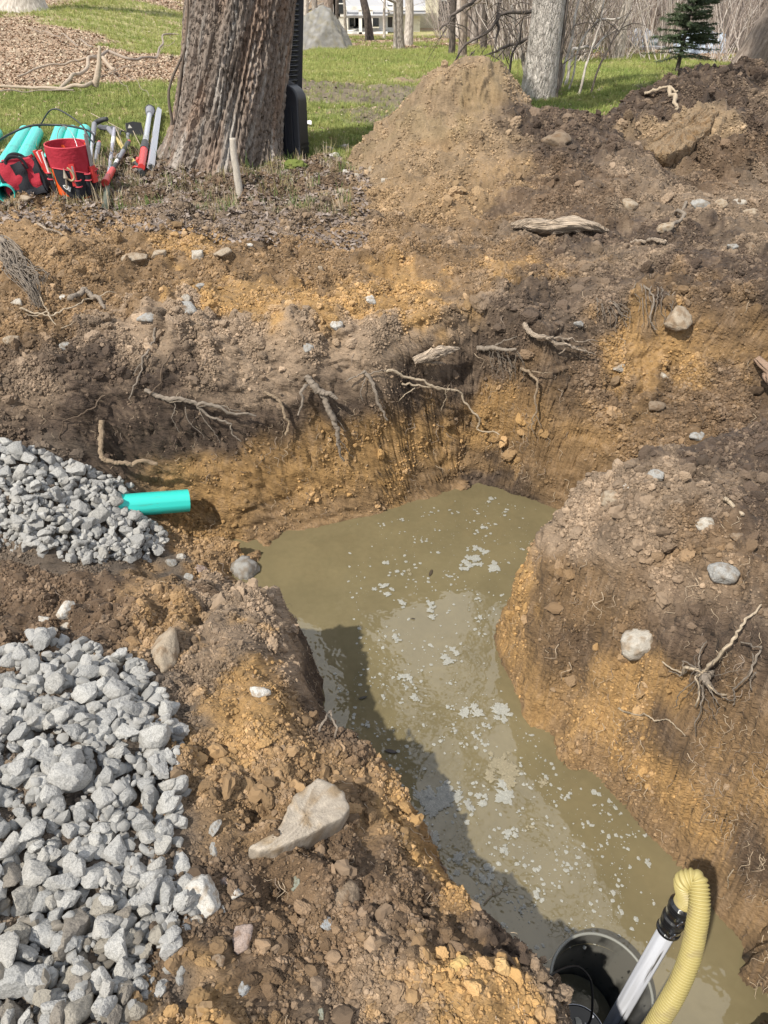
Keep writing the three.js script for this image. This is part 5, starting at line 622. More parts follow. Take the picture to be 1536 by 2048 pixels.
{
  const p = spot(142, 402), g = thing('tool_bucket', 'orange bucket wrapped in a red and black tool organizer', 'bucket', V(p.x, p.y - .01, p.z - .13)), rad = y => .132 + .022 * y / .37; g.rotation.set(.03, .1, -.03); g.scale.setScalar(.86);
  mesh('bucket_shell', toCreasedNormals(new THREE.LatheGeometry([[.001, 0], [.128, 0], [.132, .004], [.1535, .37], [.150, .37], [.128, .01], [.001, .01]].map(([x, y]) => new THREE.Vector2(x, y)), 56), .5), orangeM, g);
  const fold = (a, y) => .004 * Math.sin(a * 5 + y * 9) + .006 * nz2(Math.sin(a) * 2 + y * 7, Math.cos(a) * 2);
  const lowOut = a => .19 + .05 * Math.cos(a * 1 + .5);
  mesh('red_cuff', wrap((a, y) => rad(y) + .007 + fold(a, y) * .7, -Math.PI, Math.PI, 96, lowOut, .385, 12), redM, g).material.side = THREE.DoubleSide;
  mesh('red_lining', wrap((a, y) => rad(y) - .009 + fold(a, y), -Math.PI, Math.PI, 96, .1, .386, 12), redM, g);
  mesh('hem', new THREE.TorusGeometry(.1545, .005, 8, 72).rotateX(Math.PI / 2).translate(0, .386, 0), trimM, g);
  // black skirt, cut in a curve that leaves the orange wall bare at the left front
  const sk = a => { const t = clamp((a + .75) / .75); return lerp(.2, .035, Math.pow(t, .45)); };
  mesh('black_skirt', wrap((a, y) => rad(y) + .012 + fold(a, y) * .4, -.72, 2.7, 72, a => Math.min(sk(a), lowOut(a) - .01), a => lowOut(a) + .005, 10), blackCloth, g).material.side = THREE.DoubleSide;
  mesh('skirt_trim', tube(Array.from({ length: 26 }, (_, i) => { const a = lerp(-.72, 2.7, i / 25), y = lowOut(a) + .006, r = rad(y) + .013; return V(Math.sin(a) * r, y, Math.cos(a) * r); }), [.0045, .0045], { seg: 2, sides: 6 }), trimM, g);
  for (const [a, w, y1, y0] of [[-1.15, .34, .2, .03], [.42, .34, .165, .03], [.95, .3, .2, .05], [1.38, .28, .205, .06], [1.8, .28, .2, .05]]) { const pk = mesh('pocket', wrap((q, y, s, t) => rad(y) + .013 + .03 * Math.sin(s * Math.PI) ** .6 * (.55 + .45 * t), a - w / 2, a + w / 2, 14, y0, y1, 8), blackCloth, g); pk.material.side = THREE.DoubleSide; for (const yy of [y1, y1 - .045]) mesh('binding', tube(Array.from({ length: 9 }, (_, i) => { const s = i / 8, q = a + (s - .5) * w, r = rad(yy) + .0145 + .03 * Math.sin(s * Math.PI) ** .6; return V(Math.sin(q) * r, yy, Math.cos(q) * r); }), [.005, .005], { seg: 2, sides: 6 }), trimM, pk); }
  // pale running-animal emblem on the skirt
  { const s = new THREE.Shape(); s.moveTo(-.028, .018); s.lineTo(-.012, .019); s.lineTo(.0, .004); s.lineTo(-.002, .025); s.lineTo(.012, .01); s.lineTo(.03, .0); s.lineTo(.016, -.03); s.lineTo(.004, -.024); s.lineTo(.008, -.008); s.lineTo(-.004, -.018); s.lineTo(-.02, -.004); s.lineTo(-.028, .006); const h = new THREE.Path(); h.moveTo(-.022, .012); h.lineTo(-.012, .011); h.lineTo(.0, -.008); h.lineTo(-.004, -.01); h.lineTo(-.016, .0); s.holes.push(h); const m = mesh('emblem', new THREE.ExtrudeGeometry(s, { depth: .002, bevelEnabled: false }), std([.62, .62, .6], .7), g); m.position.set(Math.sin(-.12) * .158, .115, Math.cos(-.12) * .158); m.rotation.set(-.05, -.12, .05); }
  // wire handle hanging at the front left
  const hp = []; for (let i = 0; i <= 16; i++) { const t = i / 16 * Math.PI; hp.push(V(-.155 * Math.cos(t) * Math.cos(2.3), .33 + .16 * Math.sin(t), .155 * Math.cos(t) * Math.sin(2.3) - .07 * Math.sin(t))); } mesh('wire_handle', tube(hp, [.0022, .0022], { seg: 2, sides: 6 }), steel, g);
}
// tools standing in the bucket's pockets
{
  const b = scene.getObjectByName('tool_bucket').position, at = (a, y, r) => V(b.x + Math.sin(a) * r * .86, b.y + y * .86, b.z + Math.cos(a) * r * .86);
  const k = thing('utility_knife', 'red boxy tool standing in the bucket\'s front pocket', 'tool'); mesh('handle', new THREE.BoxGeometry(.034, .13, .024).translate(0, .065, 0), redPlastic, k); mesh('blade_slot', box(.01, .1, .002, .004, .07, .0125), steel, k); k.position.copy(at(.4, .12, .162)); k.rotation.set(-.05, .4, .02);
  const pl = thing('pliers', 'steel pliers hooked over the bucket\'s front pocket', 'pliers'); mesh('jaw', [new THREE.ConeGeometry(.016, .06, 10).translate(-.022, .05, 0), rod(V(-.03, -.04, 0), V(-.02, .03, 0), .006)], std([.36, .31, .24], .5, { metalness: .6 }), pl); mesh('grip', tube([V(.0, .08, 0), V(.022, .055, 0), V(.03, .02, 0), V(.012, .0, 0), V(-.02, .02, 0)], [.006, .007, .006], { seg: 4, sides: 8 }), std([.4, .3, .17], .55), pl); pl.position.copy(at(.22, .16, .175)); pl.rotation.y = .25;
  for (const [a, h, label] of [[1.32, .2, 'slim steel screwdriver in the bucket\'s side pocket, left of three'], [1.42, .22, 'slim steel screwdriver in the bucket\'s side pocket, middle of three'], [1.52, .19, 'slim steel screwdriver in the bucket\'s side pocket, right of three']]) { const s = thing('screwdriver', label, 'screwdriver'); mesh('shaft', rod(V(0, .09, 0), V(.005, .09 + h, 0), .005), steel, s); mesh('handle', rod(V(0, 0, 0), V(0, .1, 0), .014), redPlastic, s); s.position.copy(at(a, .12, .175)); }
  for (const [a, lean, label] of [[-1.25, -.14, 'red handled tool leaning from the bucket\'s left pocket'], [-1.05, -.04, 'red marker tube standing in the bucket\'s left pocket']]) { const s = thing('hand_tool', label, 'tool'); mesh('handle', [rod(V(0, .03, 0), V(0, .17, 0), .012, .014)], redPlastic, s); mesh('shaft', rod(V(.014, .0, .01), V(.016, .16, .01), .007), std([.7, .68, .66], .5), s); s.position.copy(at(a, .16, .172)); s.rotation.set(.05, 0, -lean * 2); }
}
// red and black tool bag slumped against the bucket
{
  const p = spot(58, 392), g = thing('tool_bag', 'small red and black tool bag slumped beside the bucket', 'bag', V(p.x - .03, p.y - .01, p.z - .1)); g.rotation.set(0, .25, .16);
  const body = (w, h, d, sd, cut = 0) => { const q = new THREE.BoxGeometry(w, h, d, 14, 12, 10), P = q.attributes.position; for (let i = 0; i < P.count; i++) { let x = P.getX(i), y = P.getY(i), z = P.getZ(i), t = y / h + .5; const sh1 = lerp(1, .5, t * t); x *= lerp(1, .8, t); z *= sh1; const m = .014; x += m * nz3(x * 9 + sd, y * 9, z * 9); y += m * .8 * nz3(x * 9, y * 9 + sd, z * 9); z += m * nz3(x * 9, y * 9, z * 9 + sd); P.setXYZ(i, x, y + h / 2, z); } q.computeVertexNormals(); return q; };
  mesh('base', body(.25, .085, .185, 2), blackCloth, g); mesh('body', body(.235, .2, .165, 5).translate(0, .02, 0), redM, g); mesh('front_panel', body(.085, .185, .02, 7).translate(.005, .02, .072), blackCloth, g); mesh('side_panel', body(.05, .2, .15, 9).translate(-.105, .015, 0), blackCloth, g); mesh('side_panel', body(.05, .19, .15, 11).translate(.105, .015, 0), blackCloth, g);
  for (const z of [-.03, .05]) mesh('handle', tube([V(-.06, .17, z), V(-.05, .23, z), V(.0, .245, z + .01), V(.05, .22, z + .02), V(.06, .16, z + .015)], [.011, .011], { seg: 4, sides: 8, flat: .5 }), blackCloth, g);
  mesh('zip', tube([V(-.09, .215, 0), V(0, .222, .0), V(.09, .212, 0)], [.006, .006], { seg: 4, sides: 6 }), blackCloth, g);
}
// ---------------------------------------------------------------- long tools lying in the grass by the tree
{
  const on = (u, v, o) => { const p = spot(u, v); p.y += o; return p; };
  const line = (name, label, cat, a, b, parts_) => { const A = on(...a), B = on(...b), d = B.clone().sub(A), L = d.length(), g = thing(name, label, cat, A); upTo(g, d); for (const [n, t0, t1, r0, r1, mat, sides] of parts_) { const q = mesh(n, rod(V(0, t0 * L, 0), V(0, t1 * L, 0), r0, r1, sides ?? 14), mat, g); if (sides === 4) { q.geometry = toCreasedNormals(q.geometry, .3); } } return [g, L, d.normalize()]; };
  const alu = new THREE.MeshStandardMaterial({ color: lin(.55, .56, .6), metalness: .55, roughness: .38 }), grey = std([.2, .2, .22], .55), dark = std([.035, .037, .036], .6), lilac = std([.33, .32, .38], .5), olive = std([.10, .115, .085], .7), yellow = std([.52, .40, .14], .6), whiteP = std([.7, .7, .68], .6);
  line('digging_bar', 'thin lilac-grey bar with a dark blade end standing nearest the dirt', 'bar', [211, 418, .01], [232, 272, .06], [['blade', 0, .2, .022, .018, olive], ['shaft', .2, .74, .014, .016, lilac], ['label_band', .74, .84, .0165, .0165, whiteP], ['top_sleeve', .84, 1, .017, .015, lilac]]);
  { const [g, L] = line('bolt_cutter', 'dark long-handled cutter with a red grip on the grass', 'cutter', [213, 380, .045], [261, 296, .05], [['red_grip', 0, .28, .026, .021, redPlastic], ['handle', .28, .52, .016, .016, dark], ['hinge_arm', .52, .72, .013, .02, grey], ['upper_grip', .72, .95, .02, .02, dark], ['tip', .95, 1, .016, .014, redPlastic]]); mesh('label', rod(V(0, .4 * L, .006), V(0, .47 * L, .006), .0145, .0145), whiteP, g); mesh('lever', tube([V(0, .7 * L, 0), V(-.02, .62 * L, .01), V(-.02, .54 * L, .01)], [.006, .006], { seg: 3, sides: 6 }), grey, g); }
  { const [g, L] = line('shovel', 'yellow-handled shovel lying across the grass', 'shovel', [286, 355, .03], [214, 262, .05], [['end_grip', 0, .16, .022, .022, dark], ['handle', .16, .72, .019, .017, yellow], ['socket', .72, .9, .02, .024, grey]]); const s = new THREE.Shape(); s.moveTo(-.085, 0); s.quadraticCurveTo(-.11, .12, -.07, .2); for (let i = 0; i < 6; i++) s.lineTo(-.07 + i * .028 + .012, i % 2 ? .2 : .24); s.quadraticCurveTo(.11, .12, .085, 0); const b = mesh('blade', new THREE.ExtrudeGeometry(s, { depth: .006, bevelEnabled: true, bevelSize: .002, bevelThickness: .002, bevelSegments: 1 }), std([.05, .05, .055], .5), g); b.position.set(0, .88 * L, -.01); b.rotation.y = .6; }
  { const [g, L] = line('pole_saw', 'silver telescopic pole with a red handle and round grey head', 'pole', [285, 346, .04], [303, 236, .07], [['red_handle', 0, .24, .026, .03, redPlastic], ['collar', .24, .36, .034, .03, dark], ['tube', .36, .9, .024, .022, alu], ['head', .9, 1.0, .034, .045, grey]]); mesh('cap_ring', new THREE.TorusGeometry(.045, .007, 8, 24).rotateX(Math.PI / 2).translate(0, L, 0), dark, g); mesh('trigger', box(.02, .09, .03, -.032, .08 * L + .03, .01), redPlastic, g); mesh('cord_hook', tube([V(-.01, .02, 0), V(-.05, .03, .01), V(-.07, .07, 0), V(-.05, .11, 0)], [.006, .006], { seg: 3, sides: 6 }), redPlastic, g); }
  { const [g, L] = line('level_bar', 'square aluminium bar lying beside the tree trunk', 'bar', [303, 342, .03], [321, 230, .07], [['bar', 0, .93, .031, .031, alu, 4], ['end_cap', .93, 1, .026, .008, olive, 4]]); mesh('open_end', box(.03, .004, .03, 0, -.001, 0), dark, g); }
  { const [g, L] = line('grip_pole', 'grey bent-handled tool behind the bucket', 'tool', [183, 330, .04], [193, 268, .08], [['shaft', 0, .7, .013, .015, alu], ['sleeve', .7, 1, .02, .022, grey]]); mesh('bent_head', tube([V(0, L, 0), V(.02, L + .05, .0), V(.08, L + .06, .0), V(.12, L + .03, 0)], [.02, .022, .018], { seg: 4, sides: 10 }), dark, g); }
  line('lopper_handle', 'short dark handle with a red tip behind the bucket', 'tool', [192, 328, .02], [202, 300, .06], [['grip', 0, .9, .016, .019, grey], ['tip', .9, 1, .019, .013, redPlastic]]);
  { // spade head lying upright
    const A = on(272, 276, .0), g = thing('spade_head', 'black square spade blade lying by the silver pole', 'spade', A); g.rotation.set(-.5, .35, .15); g.scale.setScalar(.6); const s = new THREE.Shape(); s.moveTo(-.12, 0); s.lineTo(.12, 0); s.lineTo(.11, .2); s.lineTo(.0, .22); s.lineTo(-.11, .2); mesh('blade', new THREE.ExtrudeGeometry(s, { depth: .012, bevelEnabled: true, bevelSize: .004, bevelThickness: .004, bevelSegments: 2 }), std([.012, .012, .012], .5), g); mesh('badge', new THREE.CircleGeometry(.036, 3).rotateZ(-.5).translate(-.06, .15, .018), std([.4, .38, .34], .6), g); mesh('socket', tube([V(-.1, .05, .02), V(-.12, -.01, .06), V(-.11, -.06, .12)], [.03, .024, .02], { seg: 4, sides: 12 }), grey, g); mesh('socket_mouth', new THREE.TorusGeometry(.04, .012, 8, 20, 3.6).translate(-.17, .06, .02), dark, g);
  }
  // dry straw
  for (const [a, b, label] of [[[187, 250, .1], [252, 282, .08], 'dry reed leaning over the shovel blade'], [[234, 272, .08], [250, 303, .02], 'thin straw beside the lilac bar'], [[270, 282, .08], [286, 306, .02], 'thin straw beside the spade blade']]) tag(mesh('straw_stalk', tube([on(...a), on(...b)], [.004, .003], { seg: 2, sides: 5, curve: false }), rootPale), label, 'straw');
}
// ---------------------------------------------------------------- white stake in front of the tree
{ const a = spot(478, 382), b = V(0, 0, 0).copy(atZ(465, 276, a.z - .02)); a.y -= .05; tag(mesh('stake', tube(bend([a, a.clone().lerp(b, .5), b], .05, 3), [.026, .024, .021], { seg: 6, sides: 14, lump: .06, seed: 4 }), wood([.58, .53, .46])), 'pale barked stake standing in front of the big tree', 'stake'); }
// ---------------------------------------------------------------- trees
const barkTex = (a, b, sd) => noiseTex(512, (u, v) => { const t = clamp(.5 + .9 * tile(u, v * .3, 16, 4, sd) + .3 * tile(u, v, 50, 2, sd + 1)); return [lerp(a[0], b[0], t), lerp(a[1], b[1], t), lerp(a[2], b[2], t)]; }, true), barkBump = noiseTex(512, (u, v) => .5 + .75 * tile(u, v * .22, 18, 4, 131)); barkBump.repeat.set(2.2, 2.2);
// the big furrowed tree
{
  const B = spot(455, 332), g = thing('big_tree', 'massive leaning tree trunk with deeply furrowed bark', 'tree', V(-1.29, 1.02, B.z - .36)); const rows = [], NA = 300;
  for (let y = -.15; y < 1.7; y += .009) rows.push(y); for (let y = 1.75; y < 11; y *= 1.06) rows.push(y);
  const pos = [], col = [], idx = [], uv = [];
  rows.forEach((y, j) => { const cx = (.265 * y * (1 - y * .03)), cz = -.03 * y, R0 = (y < 1.2 ? .368 + .13 * Math.exp(-Math.max(0, y) * 4.2) : .368 - (y - 1.2) * .022), fl = Math.exp(-Math.max(0, y) * 5);
    for (let i = 0; i <= NA; i++) { const a = (i % NA) / NA * Math.PI * 2, tw = a - .28 * y, c = Math.cos(tw), s = Math.sin(tw);
      let r = R0 * (1 + .07 * fl * Math.sin(a * 4 + 1.3) + .11 * fl * Math.sin(a * 7 + .4) + .05 * nz3(c * 1.3, s * 1.3, y * .7));
      const w = .2 * nz3(c * 3, s * 3, y * 1.3), n1 = Math.abs(nz3(c * 9 + w, s * 9 - w, y * .6 + w)), n2 = Math.abs(nz3(c * 22 + w * 2, s * 22, y * 1.5 + 9)), n3 = nz3(c * 40, s * 40, y * 3.5);
      r += .036 * (smooth(0, .34, n1) - .6) + .02 * (smooth(0, .3, n2) - .5) + .006 * n3;
      pos.push(cx + Math.sin(a) * r, y, cz + Math.cos(a) * r); uv.push(a * .38, y);
      const li = smooth(.12, .5, fbm3(c * 3 + 4, s * 3, y * 1.2, 3) + .22 * nz3(c * 26, s * 26, y * 3)), m = .85 + .5 * fbm3(c * 12, s * 12, y * 1.1, 3), wrm = smooth(-.2, .4, nz3(c * 2, s * 2, y * 1.1 + 30)); col.push(lerp(lerp(.215, .26, wrm) * m, .44, li * .5), lerp(lerp(.172, .187, wrm) * m, .42, li * .5), lerp(.14 * m, .385, li * .5)); } });
  for (let j = 0; j < rows.length - 1; j++) for (let i = 0; i < NA; i++) { const a = j * (NA + 1) + i, b = a + NA + 1; idx.push(a, a + 1, b, b, a + 1, b + 1); }
  const ge = new THREE.BufferGeometry(); ge.setAttribute('position', new THREE.Float32BufferAttribute(pos, 3)); ge.setAttribute('color', new THREE.Float32BufferAttribute(col, 3)); ge.setAttribute('uv', new THREE.Float32BufferAttribute(uv, 2)); ge.setIndex(idx); ge.computeVertexNormals();
  mesh('trunk', ge, new THREE.MeshStandardMaterial({ vertexColors: true, roughness: .95, bumpMap: barkBump, bumpScale: .02 }), g);
  const R = mulberry(5), lm = std([.17, .14, .12], .95);
  for (let k = 0; k < 11; k++) { const y = 3.2 + k * .68, a = k * 2.4 + 1, o = V(.265 * y * (1 - y * .03), y, -.03 * y), L = 2.6 + R() * 1.8, d = V(Math.sin(a), .35 + R() * .3, Math.cos(a)), P = [o, o.clone().addScaledVector(d, L * .4), o.clone().addScaledVector(d, L * .75).add(V(R() - .5, .1, R() - .5).multiplyScalar(.6)), o.clone().addScaledVector(d, L).add(V(0, .3, 0))]; const lb = mesh('limb', tube(P, [.09, .06, .03, .012], { seg: 3, sides: 7 }), lm, g); for (let q = 0; q < 6; q++) { const s = P[1].clone().lerp(P[3], R()), e = s.clone().add(V(R() - .5, R() - .2, R() - .5).multiplyScalar(1.5)); mesh('twig', tube([s, s.clone().lerp(e, .5).add(V(0, .1, 0)), e], [.02, .012, .004], { seg: 2, sides: 5 }), lm, lb); } }
  // vines and roots gripping the foot
  for (const L of [[[345, 250], [338, 180], [372, 90], [380, 20], [384, -30]], [[352, 240], [362, 150], [374, 60], [376, -30]]]) mesh('vine', tube(L.map(([u, v]) => atZ(u, v, B.z - .2)).map(p => p.sub(g.position)), [.012, .009, .006], { seg: 5, sides: 6, lump: .2 }), std([.12, .095, .075], .95), g);
}
const greyBark = new THREE.MeshStandardMaterial({ map: barkTex([.44, .40, .37], [.76, .73, .69], 141), bumpMap: barkBump, bumpScale: .02, roughness: .95 }), brownBark = new THREE.MeshStandardMaterial({ map: barkTex([.4, .35, .31], [.68, .62, .57], 151), bumpMap: barkBump, bumpScale: .015, roughness: .95 }), paleBark = new THREE.MeshStandardMaterial({ map: barkTex([.58, .54, .5], [.85, .82, .78], 161), bumpMap: barkBump, bumpScale: .008, roughness: .95 }), darkBark = new THREE.MeshStandardMaterial({ map: barkTex([.2, .18, .165], [.45, .41, .38], 171), bumpMap: barkBump, bumpScale: .01, roughness: .95 });
const groundY = (x, z) => surf(x, z);
// a bare tree: trunk tapering to the sky, a few limbs with twigs. lean in metres per metre
const barkLumps = (r, h, lx, lz, sd, sides = 18, amp = .08, wob = 1) => { const n = 26, pos = [], uv = [], idx = []; for (let j = 0; j <= n; j++) { const t = j / n, y = (t < .5 ? t * .5 : .25 + (t - .5) * 1.5) * h - .1, R = r * (1 - .75 * y / h) * (1 + (wob ? .3 : .12) * Math.exp(-Math.max(0, y) * 4)); for (let s = 0; s <= sides; s++) { const a = (s % sides) / sides * 6.2832, q = R * (1 + amp * nz3(Math.cos(a) * 1.8 + sd, Math.sin(a) * 1.8, y * .8)); pos.push(lx * y + .36 * wob * r * nz2(y * .6, sd) + Math.sin(a) * q, y, lz * y + Math.cos(a) * q); uv.push(s / sides * 6.28 * r, y); } } for (let j = 0; j < n; j++) for (let s = 0; s < sides; s++) { const a = j * (sides + 1) + s, b = a + sides + 1; idx.push(a, a + 1, b, b, a + 1, b + 1); } const g = new THREE.BufferGeometry(); g.setAttribute('position', new THREE.Float32BufferAttribute(pos, 3)); g.setAttribute('uv', new THREE.Float32BufferAttribute(uv, 2)); g.setIndex(idx); g.computeVertexNormals(); return g; };
function bareTree(name, label, cat, x, z, r, h, o = {}) {
  const g = thing(name, label, cat, V(x, groundY(x, z), z), o.group), R = mulberry(Math.floor(x * 977 + z * 131) + 5), m = o.mat ?? greyBark, lx = o.lx ?? (R() - .5) * .08;
  mesh('trunk', barkLumps(r, h, lx, o.lz ?? 0, R() * 90, o.sides ?? 12, o.amp ?? .07, o.wob ?? 1), m, g);
  const n = o.limbs ?? 4, gs = [];
  for (let k = 0; k < n; k++) { const y = (o.low ?? 1.4) + (h * .8 - 1.4) * (k + R() * .6) / n, a = R() * 6.283, L = (o.reach ?? 1.4) * (.6 + R()), s = V(lx * y, y, 0), d = V(Math.sin(a), .1 + R() * .6, Math.cos(a)), e = s.clone().addScaledVector(d, L); gs.push(tube([s, s.clone().lerp(e, .5).add(V(0, (R() - .5) * .3, 0)), e], [r * .22 + .008, r * .13 + .006, .005], { seg: 2, sides: 5 })); for (let q = 0; q < 3; q++) { const b = s.clone().lerp(e, .4 + .6 * R()), f = b.clone().add(V(R() - .5, R() - .35, R() - .5).multiplyScalar(L * .9)); gs.push(tube([b, b.clone().lerp(f, .5).add(V(0, .06, 0)), f], [.01, .007, .003], { seg: 1, sides: 4 })); } }
  if (gs.length) mesh('crown', gs, m, g);
  return g;
}
// the grey tree behind the sand cone
{
  const p = V(atZ(1076, 190, -9.6).x, 0, -9.6), g = bareTree('grey_tree', 'straight grey barked tree behind the sand cone', 'tree', p.x, p.z, .185, 12, { mat: new THREE.MeshStandardMaterial({ map: barkTex([.56, .53, .5], [.86, .83, .79], 143), bumpMap: barkBump, bumpScale: .045, roughness: .95 }), sides: 40, amp: .05, lx: .012, wob: 0, limbs: 7, low: 2.8, reach: 2 });
  mesh('vine', tube([V(.20, -.05, .06), V(.195, .3, .05), V(.19, .7, .06), V(.2, 1.2, .04), V(.19, 2, .03)], [.02, .018, .014], { seg: 5, sides: 7, lump: .3 }), darkBark, g);
  mesh('low_branch', tube([V(-.12, 1.42, 0), V(-.4, 1.36, .1), V(-.7, 1.18, .2), V(-1.0, 1.2, .2)], [.03, .024, .012], { seg: 4, sides: 6 }), darkBark, g);
}
// saplings and brush at its side
{
  const stems = [[[1106, 198], [1112, 160], [1118, 110], [1126, 60], [1136, -10], 9, 'slim pale sapling close to the grey tree'], [[1113, 190], [1126, 150], [1138, 100], [1148, 50], [1160, -10], 9, 'slim pale sapling, second from the grey tree'], [[1126, 190], [1138, 140], [1146, 98], [1175, 94], [1190, 97], [1216, 68], 9, 'bent pale sapling with a crooked horizontal elbow'], [[1160, 170], [1172, 130], [1182, 100], [1200, 50], [1210, -10], 7, 'thin leaning sapling right of the bent one'], [[1120, 192], [1122, 130], [1100, 60], [1096, -10], 12, 'brown crooked sapling behind the grey tree'], [[1096, 160], [1098, 90], [1106, 40], [1102, -10], 8, 'dark upright sapling touching the grey tree'], [[1180, 180], [1200, 130], [1226, 80], [1262, 20], 6, 'thin sapling leaning right over the grass'], [[1142, 120], [1170, 70], [1196, 40], [1240, 36], 6, 'pale arching sapling above the crooked elbow'], [[1060, 190], [1046, 120], [1036, 70], [1022, 10], 12, 'crooked grey sapling between the sand cone and the grey tree'], [[1010, 150], [1024, 110], [1040, 80], [1046, 30], 7, 'thin dark sapling behind the crest of the sand cone']];
  stems.forEach((s, i) => { const label = s[s.length - 1], w = s[s.length - 2], L = s.slice(0, -2), z = -9.8 - (i % 3) * .35, P = L.map(([u, v], k) => atZ(u, v, z - .03 * k)); P[0].y = Math.min(P[0].y, surf(P[0].x, P[0].z)) - .05; const g = thing('sapling', label, 'sapling'), r = pxToM(P[0], w) * .36; mesh('stem', tube(bend(P, .06, i * 3), [r, r * .85, r * .6], { seg: 4, sides: 8, lump: .12, seed: i }), [paleBark, paleBark, paleBark, paleBark, brownBark, darkBark, brownBark, paleBark, greyBark, darkBark][i], g);
    const R = mulberry(i + 300); for (let k = 0; k < 5; k++) { const a = P[1].clone().lerp(P[P.length - 1], R()), e = a.clone().add(V((R() - .5) * .8, R() * .5, (R() - .5) * .5)); mesh('twig', tube([a, a.clone().lerp(e, .5).add(V(0, .04, 0)), e], [.007, .005, .002], { seg: 2, sides: 4 }), brownBark, g); } });
}
// two stout trunks at the right edge
bareTree('stout_tree', 'thick tan trunk leaning right at the right edge behind the heap', 'tree', 5.35, -10.6, .36, 12, { mat: new THREE.MeshStandardMaterial({ map: barkTex([.44, .38, .33], [.70, .64, .57], 147), bumpMap: barkBump, bumpScale: .03, roughness: .95 }), lx: .26, sides: 36, amp: .05 });
bareTree('stout_tree', 'brown leaning trunk left of the thick tan trunk at right', 'tree', 5.3, -12.4, .25, 12, { mat: brownBark, lx: .3, sides: 24 });
bareTree('dark_tree', 'dark slanting trunk in front of the house porch', 'tree', atZ(740, 45, -36).x, -36, .16, 11, { mat: darkBark, lx: -.16, lz: 0 });
bareTree('old_trunk', 'broad tree foot at the upper left corner of the lawn', 'tree', atZ(40, 4, -24).x, -24, .55, 12, { mat: paleBark, sides: 20 });
